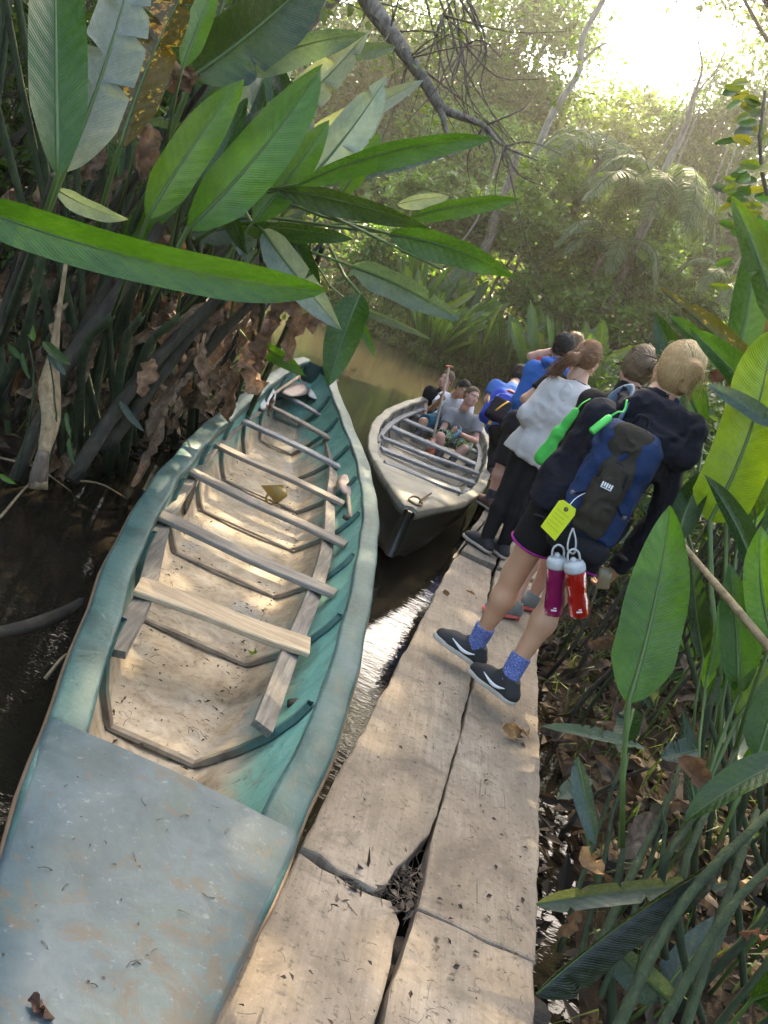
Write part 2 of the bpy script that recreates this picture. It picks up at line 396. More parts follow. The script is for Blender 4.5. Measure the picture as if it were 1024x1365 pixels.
MAT = {}
def build_materials():
    # painted boat, outer faces and gunwale
    m = M('teal_boat_paint'); p = m.pos(); n = m.noise(p, 3.0, 6, .65, .5); f = m.noise(p, 38, 5, .7); s = m.noise(m.mapv(p, (2, .6, 2)), 5, 5, .65, .8)
    c = m.ramp(n, [(.3, (.011, .038, .038)), (.46, (.024, .075, .072)), (.60, (.045, .100, .102)), (.70, (.085, .135, .145)), (.82, (.035, .065, .078))])
    c = m.mix(m.math('MULTIPLY', m.ramp(s, [(.55, 0.0), (.72, 1.0)]), .55), c, (.12, .11, .08))
    c = m.mix(m.ramp(f, [(.60, 0.0), (.69, .55)]), c, (.17, .20, .195))
    c = m.mix(m.ramp(f, [(.31, .7), (.41, 0.0)]), c, (.012, .026, .024))
    b = m.bump(n, .35, .02); b = m.bump(f, .35, .004, b)
    MAT['teal'] = m.fin(c, m.ramp(f, [(.3, .34), (.7, .58)]), b, Specular_IOR_Level=.45)
    # stern deck: chalky blue grey with brown stains
    m = M('chalky_deck_paint'); p = m.pos(); n = m.noise(p, 4.5, 6, .65, .5); n2 = m.noise(p, 2.6, 5, .6, .9); f = m.noise(p, 45, 5, .7); k = m.noise(m.mapv(p, (1, 1, 1)), 11, 6, .7, 1.2)
    c = m.ramp(n, [(.25, (.024, .044, .049)), (.45, (.044, .072, .083)), (.6, (.066, .096, .110)), (.8, (.034, .066, .066))])
    c = m.mix(m.ramp(n2, [(.5, 0.0), (.62, .55)]), c, (.062, .095, .088))
    c = m.mix(m.math('MULTIPLY', m.ramp(m.math('MULTIPLY', k, m.math('ADD', n2, .45)), [(.51, 0.0), (.62, 1.0)]), .65), c, (.10, .072, .045))
    c = m.mix(m.ramp(f, [(.60, 0.0), (.70, .6)]), c, (.19, .22, .23))
    c = m.mix(m.ramp(f, [(.30, .75), (.40, 0.0)]), c, (.05, .065, .06))
    b = m.bump(n, .25, .012); b = m.bump(k, .22, .005, b); b = m.bump(f, .3, .002, b)
    MAT['deck'] = m.fin(c, m.ramp(k, [(.35, .38), (.65, .6)]), b, Specular_IOR_Level=.45)
    # inside of the boat: green paint giving way to tan silt low down
    m = M('boat_lining_paint'); p = m.pos(); z = m.n('SeparateXYZ'); m.L.new(p, z.inputs[0])
    n = m.noise(p, 5, 6, .65, .6); f = m.noise(p, 34, 5, .7); bl = m.noise(p, 1.7, 4, .6)
    green = m.ramp(n, [(.3, (.06, .20, .165)), (.55, (.13, .33, .275)), (.75, (.20, .38, .33))])
    tan = m.ramp(m.noise(p, 8, 6, .7, .6), [(.25, (.13, .095, .06)), (.45, (.33, .26, .175)), (.6, (.44, .36, .26)), (.8, (.52, .46, .36))])
    tan = m.mix(m.ramp(bl, [(.55, 0.0), (.66, .5)]), tan, (.26, .30, .32))
    lvl = m.math('ADD', z.outputs[2], m.math('MULTIPLY', m.math('SUBTRACT', n, .5), .34))
    lvl = m.math('ADD', lvl, m.math('MULTIPLY', m.math('SUBTRACT', bl, .5), .35))
    c = m.mix(m.ramp(lvl, [(.16, 0.0), (.30, 1.0)]), tan, green)
    c = m.mix(m.ramp(f, [(.32, .75), (.42, 0.0)]), c, (.085, .065, .045)); c = m.mix(m.ramp(m.noise(p, 13, 6, .75, 1.5), [(.56, 0.0), (.68, .6)]), c, (.12, .085, .055))
    b = m.bump(n, .4, .015); b = m.bump(f, .5, .004, b)
    MAT['lining'] = m.fin(c, .62, b)
    m = M('dark_rib_paint'); p = m.pos(); z = m.n('SeparateXYZ'); m.L.new(p, z.inputs[0]); n = m.noise(p, 9, 5, .65, .5)
    c = m.mix(m.ramp(m.math('ADD', z.outputs[2], m.math('MULTIPLY', m.math('SUBTRACT', n, .5), .3)), [(.12, 0.0), (.26, 1.0)]), m.ramp(n, [(.3, (.11, .082, .056)), (.7, (.32, .26, .19))]), m.ramp(n, [(.3, (.025, .075, .062)), (.7, (.07, .17, .145))]))
    MAT['rib'] = m.fin(c, .65, m.bump(n, .4, .008))
    # second boat: weathered whitish paint
    m = M('worn_white_boat_paint'); p = m.pos(); n = m.noise(p, 4, 6, .65, .6); f = m.noise(p, 30, 5, .7); s = m.noise(m.mapv(p, (5, 1, 5)), 3, 5)
    c = m.ramp(n, [(.28, (.09, .085, .066)), (.45, (.18, .17, .135)), (.62, (.27, .25, .20)), (.8, (.20, .205, .18))])
    c = m.mix(m.ramp(s, [(.54, 0.0), (.68, .6)]), c, (.20, .16, .10)); c = m.mix(m.ramp(f, [(.27, .7), (.36, 0.0)]), c, (.09, .075, .05))
    MAT['white_boat'] = m.fin(c, .5, m.bump(f, .4, .005, m.bump(n, .4, .02)))
    MAT['dark_hull'] = simple('dark_wet_hull', (.035, .032, .025), .35, (30, .4), .4)
    MAT['grey_wood'] = grain('weathered_grey_wood', (.09, .075, .06), (.22, .19, .155), (.36, .325, .28), (1.2, 14, 14))
    MAT['slate_wood'] = grain('slate_grey_wood', (.10, .10, .10), (.24, .245, .25), (.40, .41, .42), (1.2, 14, 14))
    MAT['stringer'] = grain('stringer_wood', (.08, .068, .055), (.20, .175, .145), (.33, .30, .26), (14, 1.2, 14))
    MAT['pale_wood'] = grain('pale_new_wood', (.24, .17, .10), (.44, .33, .21), (.58, .47, .33), (1.0, 16, 16), sc=3)
    # jetty planks: broad, silty, worn
    m = M('jetty_plank_wood'); p = m.pos(); q = m.mapv(p, (9, 1.0, 9), (0, 0, -.12))
    g = m.noise(q, 3.2, 6, .62, .8); bl = m.noise(p, 2.4, 6, .65, .5); f = m.noise(p, 55, 5, .7); cr = m.noise(m.mapv(p, (26, 1.4, 1)), 2.0, 4, .6, 1.0)
    c = m.ramp(bl, [(.28, (.11, .085, .060)), (.44, (.225, .178, .128)), (.6, (.315, .258, .192)), (.8, (.40, .342, .268))])
    c = m.mix(m.math('MULTIPLY', m.ramp(g, [(.35, 1.0), (.6, 0.0)]), .4), c, (.15, .115, .08))
    c = m.mix(m.ramp(f, [(.33, .8), (.44, 0.0)]), c, (.075, .058, .042)); c = m.mix(m.ramp(f, [(.60, 0.0), (.72, .45)]), c, (.46, .41, .34))
    c = m.mix(m.ramp(cr, [(.30, .8), (.35, 0.0)]), c, (.06, .046, .032)); c = m.mix(m.math('MULTIPLY', m.ramp(m.noise(m.mapv(p, (60, 2.2, 1)), 2.0, 4, .6, .4), [(.40, 1.0), (.55, 0.0)]), .16), c, (.10, .078, .055))
    sp2 = m.noise(p, 7.5, 6, .7, 1.4); c = m.mix(m.math('MULTIPLY', m.ramp(sp2, [(.52, 0.0), (.66, 1.0)]), .5), c, (.10, .078, .056)); c = m.mix(m.ramp(m.noise(p, 1.1, 4, .6, .6), [(.5, 0.0), (.7, .35)]), c, (.17, .15, .13))
    b = m.bump(bl, .4, .02); b = m.bump(g, .35, .008, b); b = m.bump(f, .45, .004, b); b = m.bump(sp2, .3, .006, b)
    MAT['jetty'] = m.fin(c, .8, b)
    MAT['log'] = barkmat('dark_wet_log', (.012, .01, .008), (.035, .028, .02), (.07, .055, .04), 4)
    MAT['leaf'] = leafmat(); MAT['dry'] = drymat()
    MAT['stem'] = barkmat('green_cane', (.012, .020, .008), (.032, .052, .018), (.07, .09, .035), 6)
    MAT['cane'] = barkmat('dark_cane', (.014, .012, .008), (.036, .033, .020), (.085, .072, .044), 6)
    MAT['midrib'] = simple('leaf_midrib', (.075, .125, .03), .45)
    MAT['straw'] = barkmat('dry_cane', (.13, .09, .045), (.28, .20, .11), (.42, .33, .20), 8)
    MAT['bark'] = barkmat('mottled_bark', (.05, .04, .03), (.17, .145, .115), (.34, .31, .26), 7)
    MAT['pale_bark'] = barkmat('pale_bark', (.12, .105, .085), (.26, .24, .21), (.42, .40, .36), 3)
    MAT['twig'] = barkmat('brown_twig', (.045, .032, .022), (.11, .082, .058), (.20, .16, .12), 6)
    MAT['fol'] = foliagemat('forest_leaves', [(.1, (.022, .045, .015)), (.4, (.055, .105, .028)), (.7, (.10, .17, .042)), (.95, (.17, .23, .07))])
    MAT['vine'] = foliagemat('vine_leaves', [(.1, (.05, .09, .032)), (.45, (.11, .185, .055)), (.75, (.18, .27, .08)), (.95, (.27, .34, .13))], .38)
    MAT['palm'] = foliagemat('palm_leaflets', [(.1, (.03, .06, .022)), (.5, (.055, .11, .035)), (.95, (.11, .17, .06))], .3, .7)
    MAT['grass'] = foliagemat('bank_grass', [(.1, (.04, .07, .015)), (.5, (.10, .16, .035)), (.75, (.18, .22, .06)), (.95, (.30, .26, .12))], .34)
    MAT['litter'] = foliagemat('leaf_litter', [(.05, (.008, .006, .004)), (.45, (.022, .014, .009)), (.75, (.055, .037, .023)), (.97, (.26, .20, .13))], .08, .75)
    # ground
    m = M('wet_mud'); p = m.pos(); n = m.noise(p, 1.6, 6, .65, .4); f = m.noise(p, 18, 6, .7)
    c = m.mix(m.ramp(f, [(.4, 0.0), (.62, .8)]), m.ramp(n, [(.3, (.010, .007, .005)), (.6, (.026, .018, .012)), (.85, (.05, .036, .022))]), (.045, .029, .017))
    MAT['mud'] = m.fin(c, m.ramp(n, [(.35, .6), (.65, .9)]), m.bump(f, .8, .03), Specular_IOR_Level=.12)
    # water
    m = M('creek_water'); p = m.pos()
    n = m.noise(m.mapv(p, (1, 1.6, 1)), 2.6, 3, .5, .6); n2 = m.noise(m.mapv(p, (1, 2.2, 1)), 14, 2)
    c = m.ramp(m.noise(p, .22, 3), [(.35, (.030, .026, .017)), (.7, (.042, .036, .023))])
    sy = m.n('SeparateXYZ'); m.L.new(p, sy.inputs[0]); brown_mix = m.math('ADD', m.math('MULTIPLY', sy.outputs[1], .05), m.math('MULTIPLY', m.noise(p, .5, 4), .5))
    c = m.mix(m.ramp(brown_mix, [(.50, 0.0), (.95, 1.0)]), (.012, .010, .007), c)  # base colour runs from dark near to browner far along Y
    b = m.bump(n, .10, .03); b = m.bump(n2, .16, .006, b)
    MAT['water'] = m.fin(c, .04, b, IOR=1.333)
    MAT['orange'] = simple('worn_orange_paint', (.45, .10, .035), .5, (40, .3), .3)
    MAT['salmon'] = simple('faded_pink_paint', (.34, .25, .21), .55, (40, .3), .25)
    MAT['paddle_white'] = simple('faded_white_paint', (.42, .43, .42), .5, (40, .3), .25)
    MAT['paddle_wood'] = grain('paddle_wood', (.20, .13, .08), (.38, .28, .19), (.52, .42, .31), (8, 8, 1.5))
    MAT['rim'] = simple('brown_rubbed_rim', (.16, .10, .055), .6, (40, .5), .5)
    MAT['bailer'] = simple('yellow_plastic', (.36, .24, .06), .35, None, .15)
    MAT['steel'] = simple('dull_steel', (.35, .34, .32), .35, None, .15, Metallic=.9)
    MAT['rust'] = simple('rusty_iron', (.13, .075, .045), .7, (60, .6), .4, Metallic=.3)
build_materials()
# ------------------------------------------------------------------ ground and water
def sstep(a, b, x):
    t = np.clip((x - a) / (b - a), 0, 1); return t * t * (3 - 2 * t)
def bank_l(y): return np.interp(y, [-30, 4.3, 4.9, 6, 8, 10, 13, 16, 18, 80], [-7, -6.0, -2.0, -1.85, -1.95, -2.35, -2.9, -3.4, -40, -40])
def bank_r(y): return np.interp(y, [-30, 2, 6, 9, 12, 16, 22, 80], [1.25, 1.18, 1.3, 1.5, 2.3, 3.0, 3.6, 4])
def bank_f(x): return np.interp(x, [-60, -10, -4, -2.5, -.8, 1, 3, 6], [24, 26, 27.2, 26.2, 24.2, 25.5, 24, 20])
def height(x, y):
    n = fbm(np.stack([x * .8, y * .8, 0 * x], -1), 4) - .5
    wob = (fbm(np.stack([x * .45 + 9, y * .45, 0 * x + 3], -1), 3) - .5) * .9
    d = np.minimum(np.minimum(x - bank_l(y), bank_r(y) - x), bank_f(x) - y) + wob * np.clip(y / 12, .25, 1)
    wet = -.7 * sstep(0, 1.2, d)
    inland = -d
    h = .10 * sstep(0, .25, inland) + .35 * sstep(.2, 3, inland) + .55 * sstep(3, 12, inland)
    far = y - bank_f(x)
    h = h + np.where(far > 0, .55 * sstep(0, 1.0, far) + .24 * np.clip(far - 2, 0, 30), 0) * sstep(-40, -20, x * 0 + x - 0 + 20)
    h = h + np.where(y > 20, 0, 0) + n * .22 * sstep(-.1, 1.0, inland)
    h = h + .10 * np.clip(-x - 6, 0, 20) * sstep(0, 1, inland) + .10 * np.clip(x - 5, 0, 20) * sstep(0, 1, inland)
    return np.where(d > 0, wet - .03, h - .03)
gx = np.concatenate([np.linspace(-160, -14, 24)[:-1], np.linspace(-14, -5, 34)[:-1], np.linspace(-5, 6, 111)[:-1], np.linspace(6, 16, 34)[:-1], np.linspace(16, 160, 24)])
gy = np.concatenate([np.linspace(-120, -4, 18)[:-1], np.linspace(-4, 12, 150)[:-1], np.linspace(12, 34, 110)[:-1], np.linspace(34, 260, 30)])
GX, GY = np.meshgrid(gx, gy, indexing='ij'); GZ = height(GX, GY)
gv = np.stack([GX, GY, GZ], -1).reshape(-1, 3); ni, nj = GX.shape
ii, jj = np.meshgrid(np.arange(ni - 1), np.arange(nj - 1), indexing='ij'); a0 = (ii * nj + jj).ravel()
kind(link('ground', raw_mesh('ground', gv, np.stack([a0, a0 + nj, a0 + nj + 1, a0 + 1], 1)), MAT['mud']), 'structure')
def gz(x, y): return float(height(np.array([float(x)]), np.array([float(y)]))[0])
wv = [(-200, -150, 0), (200, -150, 0), (200, 60, 0), (-200, 60, 0)]
kind(link('water', raw_mesh('water', wv, [(0, 1, 2, 3)]), MAT['water']), 'structure')

# ------------------------------------------------------------------ boats
def lerp(a, b, t): return a + (b - a) * t
class Boat:
    """a plank-built open boat: sections at constant y between a left and a right gunwale line"""
    def __init__(s, L, R, Z, insl, insr, zf, zb, gw, gwtip):
        s.L, s.R, s.Z = (catmull(np.array(q, float), 160) for q in (L, R, Z)); s.insl, s.insr, s.zf, s.zb, s.gw, s.gwtip = insl, insr, zf, zb, gw, gwtip
        s.y0, s.y1 = L[0][0], L[-1][0]
    def xl(s, y): return float(np.interp(y, s.L[:, 0], s.L[:, 1]))
    def xr(s, y): return float(np.interp(y, s.R[:, 0], s.R[:, 1]))
    def z(s, y): return float(np.interp(y, s.Z[:, 0], s.Z[:, 1]))
    def w(s, y): return s.xr(y) - s.xl(y)
    def g(s, y): return min(s.gw, .28 * s.w(y))
    def floor(s, y):                      # floor corners
        w = s.w(y); f = min(1, w / .95); l = s.xl(y) + s.insl * f; r = s.xr(y) - s.insr * f
        if r - l < .02: m = (l + r) / 2; l, r = m - .01, m + .01
        return l, r
    def zfl(s, y):
        e = min(1, min(abs(y - s.y0), abs(s.y1 - y)) / 1.6); return lerp(s.z(y) - .22, s.zf, sstep(0, 1, e))
    def side(s, y, left, t, off=0.0):     # a point on the inner side, t = 0 at the floor, 1 at the gunwale
        fl, fr = s.floor(y); zt = s.z(y) - .02
        if left: a, b = V(fl, y, s.zfl(y)), V(s.xl(y) + s.g(y), y, zt)
        else: a, b = V(fr, y, s.zfl(y)), V(s.xr(y) - s.g(y), y, zt)
        p = lerp(a, b, t); bow = .05 * math.sin(math.pi * t) * min(1, s.w(y)); p[0] += -bow if left else bow
        p[0] += off if left else -off; return p
def strips(rows, closed=False):
    R = np.array(rows); n, k = R.shape[:2]; kk = k if closed else k - 1
    f = [(i * k + j, i * k + (j + 1) % k, (i + 1) * k + (j + 1) % k, (i + 1) * k + j) for i in range(n - 1) for j in range(kk)]
    return R.reshape(-1, 3), f
def build_boat(B, root, mats, ys, deck, ribs, tip):
    top, inside, outside, deckm = mats
    # outer planking
    rows = []
    for y in ys:
        zt = B.z(y) - .015; l, r = B.xl(y) + .012, B.xr(y) - .012; fl, fr = B.floor(y); e = min(1, min(y - B.y0, B.y1 - y) / 1.2 + .02); zb = lerp(zt - .35, B.zb, sstep(0, 1, e))
        rows.append([V(l, y, zt), V(lerp(l, fl, .35) - .02, y, lerp(zt, zb, .5)), V(fl - .01, y, zb), V(fr + .01, y, zb), V(lerp(r, fr, .35) + .02, y, lerp(zt, zb, .5)), V(r, y, zt)])
    hv, hf = strips(rows)
    k = 6; hf = hf + [tuple(range(6)), tuple(range((len(ys) - 1) * k, len(ys) * k))[::-1]]
    part('hull_planking', hv, hf, outside, root)
    # lining: sides in a few strakes, floor
    rows = []
    for y in ys:
        rows.append([B.side(y, True, t) for t in (1, .8, .55, .3, .1, 0)] + [V(lerp(*B.floor(y), q), y, B.zfl(y) - .012 * math.sin(math.pi * q)) for q in (.04, .35, .65, .96)] + [B.side(y, False, t) for t in (0, .1, .3, .55, .8, 1)])
    part('lining', *strips(rows), inside, root)
    # gunwale caps, one per side: a rounded band that turns down at both edges
    for left in (True, False):
        rows = []
        for i, y in enumerate(ys):
            o, sg = (B.xl(y), 1) if left else (B.xr(y), -1); g = B.g(y); zt = B.z(y) + .006 * math.sin(y * 5.1) ; j = .004 * math.sin(y * 9.7 + left) + .006 * (fbm(np.array([[y * 3, 2.0 * left, 0]]), 3)[0] - .5) * 2
            pr = [(.012, -.075), (-.004 + j, -.055), (-.005 + j, -.010), (.001 + j, -.002), (.008 + j, .001), (g * .5, .004), (g - .010, .001), (g - .002 + j, -.002), (g + .003 + j, -.010), (g + .002, -.07), (g - .02, -.07)]
            rows.append([V(o + sg * a, y, zt + b) for a, b in pr])
        gw_ = part('gunwale', *strips(rows, True), top, root)
        if outside is MAT['teal']: part('rubbing_strip', *tube([r_[1] + V(-.002 if left else .002, 0, .012) for r_ in rows[4:-3]], .0075, 6), MAT['rim'], gw_)
    # ribs
    for y in ribs:
        pts = [B.side(y, True, t, .006) for t in (.98, .8, .55, .3, .08)] + [V(lerp(*B.floor(y), q), y, B.zfl(y) + .004) for q in (.03, .35, .65, .97)] + [B.side(y, False, t, .006) for t in (.08, .3, .55, .8, .98)]
        P = np.array(pts); c = P.mean(0); c[2] = B.z(y)
        rows = []
        for p in P:
            q = p + nz(V(c[0] - p[0], 0, .6 * (c[2] - p[2]) + .05)) * (.022 if p[2] > B.zfl(y) + .03 else .012)
            rows.append([p + V(0, -.020, 0), q + V(0, -.013, 0), q + V(0, .013, 0), p + V(0, .020, 0)])
        part('rib', *strips(rows, True), MAT['rib'] if inside is MAT['lining'] else inside, root, smooth=False)
    # decked end
    y0, y1, cam_, skew = deck
    yy = np.linspace(y0, y1, 12); rows = []
    for y in yy:
        w = B.w(y); l, r = B.xl(y) - .011, B.xr(y) + .011
        rows.append([V(lerp(l, r, q), y + skew * (q - .5) * ((y - y0) / (y1 - y0)), B.z(y) + .009 + cam_ * math.sin(math.pi * q) - dz_) for q, dz_ in ((0, .045), (.006, .012), (.03, 0), (.25, 0), (.5, 0), (.75, 0), (.97, 0), (.994, .012), (1, .045))])
    R_ = np.array(rows); low = R_.copy(); low[..., 2] -= .03
    v1, f1 = strips(R_); e = 11 if abs(y1 - tip) > abs(y0 - tip) else 0
    edge = [[R_[e, j], low[e, j]] for j in range(9)]; v2, f2 = strips(edge)
    part('deck', *join((v1, f1), (v2, f2)), deckm, root)
def plank_part(name, a, b, w, h, mat, root, seed=0, notch=False):
    a, b = np.array(a, float), np.array(b, float); d, s, u = frame(b - a); n = 9; rows = []
    for i in range(n):
        t = i / (n - 1); c = lerp(a, b, t) + u * .004 * math.sin(7 * t + seed) ; ww = w * (1 + .05 * math.sin(9 * t + seed * 2)); e = .005
        if notch and i in (0, n - 1): ww *= .86
        rows.append([c + s * (x * ww / 2) + u * z for x, z in ((-1, -h / 2 + e), (-1 + 2 * e / ww, -h / 2), (1 - 2 * e / ww, -h / 2), (1, -h / 2 + e), (1, h / 2 - e), (1 - 2 * e / ww, h / 2), (-1 + 2 * e / ww, h / 2), (-1, h / 2 - e))])
    v, f = strips(rows, True); f += [tuple(range(8))[::-1], tuple(range((n - 1) * 8, n * 8))]
    return part(name, v, f, mat, root, smooth=False)

# --- the empty green boat
B1 = Boat([(.55, -.02), (.9, -.20), (1.41, -.40), (1.91, -.56), (3.02, -.88), (4.06, -1.11), (5.2, -1.28), (6.2, -1.38), (7.1, -1.44), (8.0, -1.49), (8.7, -1.50), (9.1, -1.46)],
          [(.55, .06), (.9, .08), (1.31, .09), (1.84, .13), (2.65, .16), (3.31, .14), (4.07, .09), (5.0, 0), (5.8, -.13), (6.7, -.34), (7.6, -.62), (8.4, -.88), (8.8, -1.0), (9.1, -1.12)],
          [(.5, .56), (1.4, .515), (3, .50), (5.5, .51), (7, .55), (8.3, .63), (9.1, .71)], .20, .40, .07, -.10, .105, .05)
boat1 = thing('green_boat', (-.6, 5, 0), 'long empty green boat with chalky blue deck and grey cross seats, beside the jetty', 'boat')
ys1 = np.concatenate([np.linspace(.55, 1.4, 10)[:-1], np.linspace(1.4, 8.2, 50)[:-1], np.linspace(8.2, 9.1, 14)])
build_boat(B1, boat1, (MAT['teal'], MAT['lining'], MAT['teal'], MAT['deck']), ys1, (.56, 1.935, .012, -.02), [2.66, 3.5, 4.35, 5.15, 5.95, 6.75, 7.5, 8.15], 9.1)
for left, ctl in ((True, [(2.68, -.65), (3.23, -.755), (4.07, -.985), (5.02, -1.145), (5.81, -1.25), (6.87, -1.345), (8.35, -1.40)]), (False, [(2.62, -.08), (3.28, -.12), (4.0, -.155), (4.79, -.23), (5.6, -.36), (6.68, -.53), (8.3, -.93)])):
    C_ = catmull(np.array([(x, y, .335) for y, x in ctl]), 30); rows = []
    for i, c in enumerate(C_):
        h = .037; tilt = .25 if left else -.25
        sx = V(math.cos(tilt), 0, math.sin(tilt)); uz = V(-math.sin(tilt), 0, math.cos(tilt))
        rows.append([c - sx * h - uz * .014, c + sx * h - uz * .014, c + sx * h + uz * .014, c - sx * h + uz * .014])
    v, f = strips(rows, True); f += [(3, 2, 1, 0), tuple(range(29 * 4, 30 * 4))]
    part('stringer', v, f, MAT['stringer'], boat1, smooth=False)
TH1 = [((183, 781), (412, 864), .15, 'pale_wood'), ((207, 685), (446, 793), .115, 'grey_wood'), ((250, 627), (461, 727), .11, 'grey_wood'), ((283, 590), (459, 672), .11, 'grey_wood'),
       ((315, 556), (463, 627), .11, 'slate_wood'), ((347, 535), (456, 592), .11, 'grey_wood'), ((367, 521), (457, 568), .11, 'slate_wood'), ((386, 508), (449, 541), .11, 'grey_wood')]
for i, (a, b, w, mm) in enumerate(TH1):
    za = .366 + .004 * (i % 3) + (.02 * max(0, i - 4))
    plank_part('cross_seat', on(*a, za), on(*b, za), w, .026, MAT[mm], boat1, i, i % 2 == 1)
cb = on(392, 943, .30); part('cleat', *box(cb, .05, .035, .06, nz(V(1, .5, .3)), nz(V(-.5, 1, 0)), nz(V(-.3, 0, 1)), .006), MAT['cane'], boat1)

# --- the boat with the three seated people
B2 = Boat([(5.72, .13), (6.1, .0), (6.7, -.17), (7.6, -.37), (8.8, -.48), (9.8, -.48), (10.9, -.40), (12.2, -.20), (13.2, .05)],
          [(5.72, .19), (6.1, .31), (6.7, .51), (7.2, .63), (7.9, .76), (9.3, .88), (10.4, .93), (11.2, .91), (12.4, .72), (13.2, .35)],
          [(5.7, .49), (6.4, .465), (7.5, .43), (9.5, .41), (11.5, .44), (13.2, .52)], .20, .24, .03, -.12, .088, .05)
boat2 = thing('white_boat', (.2, 9.4, 0), 'worn whitish boat with three people sitting in it, moored beyond the jetty', 'boat')
ys2 = np.concatenate([np.linspace(5.72, 7, 20)[:-1], np.linspace(7, 13.2, 36)])
build_boat(B2, boat2, (MAT['white_boat'], MAT['white_boat'], MAT['dark_hull'], MAT['white_boat']), ys2, (6.98, 5.74, .012, .0), [7.4, 8.1, 8.8, 9.5, 10.2, 10.9, 11.6, 12.3], 13.2)
for left in (True, False):
    rows = []
    for y in np.linspace(7.0, 12.4, 26):
        c = B2.side(y, left, .72, .045); rows.append([c + V(-.03, 0, -.02), c + V(.03, 0, -.02), c + V(.03, 0, .012), c + V(-.03, 0, .012)])
    v, f = strips(rows, True); f += [(3, 2, 1, 0), tuple(range(25 * 4, 26 * 4))]; part('stringer', v, f, MAT['slate_wood'], boat2, smooth=False)
for i, (a, b) in enumerate([((513, 617), (612, 655)), ((508, 599), (632, 645)), ((509, 584), (638, 632))]):
    za = .345; plank_part('cross_seat', on(*a, za), on(*b, za), .13, .03, MAT['slate_wood'], boat2, i)
for i, y in enumerate((10.0, 10.95, 11.75)):
    plank_part('cross_seat', B2.side(y, True, .78, .02) * V(1, 1, 0) + V(0, 0, .27), B2.side(y, False, .78, .02) * V(1, 1, 0) + V(0, 0, .27), .2, .03, MAT['slate_wood'], boat2, i + 4)
# iron ring on the bow deck
rc = on(562, 667, .50); ra = on(553, 671, .50); rb = on(574, 659, .50)
pts = [ra + V(.05 * math.cos(a), .07 * math.sin(a), .012 + .02 * max(0, math.sin(a))) for a in np.linspace(0, 2 * math.pi, 22)]
part('mooring_ring', *join(tube(pts, .008, 6), tube([ra + V(.03, .05, .012), rc + V(0, 0, .012), rb + V(0, 0, .01)], .008, 6)), MAT['rust'], boat2)

# ------------------------------------------------------------------ jetty
jetty = thing('wooden_jetty', (.7, 4, .29), 'low jetty of broad worn planks running between the green boat and the plants', 'jetty')
def plank_poly(outline, z, th, mat, name='plank', rough=.006, seed=0):
    P = np.array([on(x, y, z)[:2] for x, y in outline]); Q = []
    for i in range(len(P)):
        a, b = P[i], P[(i + 1) % len(P)]; L = np.linalg.norm(b - a); n = max(1, int(L / .055)); d = (b - a) / max(L, 1e-6); s = np.array([d[1], -d[0]])
        for k in range(n):
            p = a + (b - a) * k / n; Q.append(p + s * rough * 2 * (fbm(np.array([[p[0] * 9, p[1] * 9, seed * 3.1]]), 3)[0] - .5) * 2)
    bm = bmesh.new(); vs_ = [bm.verts.new((p[0], p[1], z)) for p in Q]
    f = bm.faces.new(vs_)
    if f.normal.z < 0: f.normal_flip()
    f.normal_update()
    if f.normal.z < 0: bmesh.ops.reverse_faces(bm, faces=[f])
    r = bmesh.ops.extrude_face_region(bm, geom=[f]); new = [g for g in r['geom'] if isinstance(g, bmesh.types.BMVert)]
    for v in new: v.co.z = z
    for v in vs_: v.co.z = z - th
    tope = [e for e in bm.edges if all(abs(v.co.z - z) < 1e-6 for v in e.verts)]
    bmesh.ops.bevel(bm, geom=tope, offset=.009, segments=2, affect='EDGES', profile=.5)
    bmesh.ops.triangulate(bm, faces=[q for q in bm.faces if len(q.verts) > 4])
    bmesh.ops.recalc_face_normals(bm, faces=bm.faces)
    me = bpy.data.meshes.new(name); off = Vector(jetty.location)
    for v in bm.verts: v.co -= off
    bm.to_mesh(me); bm.free()
    o = link(name, me, mat, jetty); return o
ZJ = .35
plank_poly([(230, 1465), (281, 1360), (330, 1262), (399, 1134), (412, 1142), (430, 1156), (452, 1168), (470, 1180), (496, 1192), (524, 1200), (532, 1228), (520, 1285), (510, 1330), (500, 1365), (485, 1460)], ZJ - .012, .06, MAT['jetty'], seed=1)
plank_poly([(402, 1128), (440, 1052), (490, 965), (545, 858), (601, 752), (612, 738), (636, 750), (657, 760), (650, 800), (640, 850), (628, 905), (612, 985), (600, 1030), (585, 1085), (571, 1110), (553, 1135), (530, 1156), (516, 1176), (502, 1183), (480, 1172), (450, 1158), (425, 1140)], ZJ, .07, MAT['jetty'], seed=2)
plank_poly([(604, 745), (628, 706), (652, 672), (668, 645), (690, 608), (712, 614), (704, 640), (688, 680), (672, 718), (661, 752), (640, 744), (614, 733)], ZJ - .006, .06, MAT['jetty'], seed=3)
plank_poly([(497, 1465), (513, 1365), (524, 1310), (540, 1262), (557, 1212), (600, 1232), (650, 1256), (714, 1283), (712, 1365), (709, 1465)], ZJ + .004, .07, MAT['jetty'], seed=4)
plank_poly([(558, 1209), (570, 1160), (582, 1100), (597, 1040), (617, 975), (634, 900), (648, 820), (662, 760), (690, 768), (728, 786), (722, 830), (717, 880), (718, 960), (720, 1050), (719, 1150), (715, 1281), (650, 1254), (600, 1230)], ZJ + .006, .07, MAT['jetty'], seed=5)
plank_poly([(664, 755), (676, 716), (692, 678), (708, 640), (720, 612), (745, 622), (752, 660), (742, 720), (731, 781), (692, 763)], ZJ, .06, MAT['jetty'], seed=6)
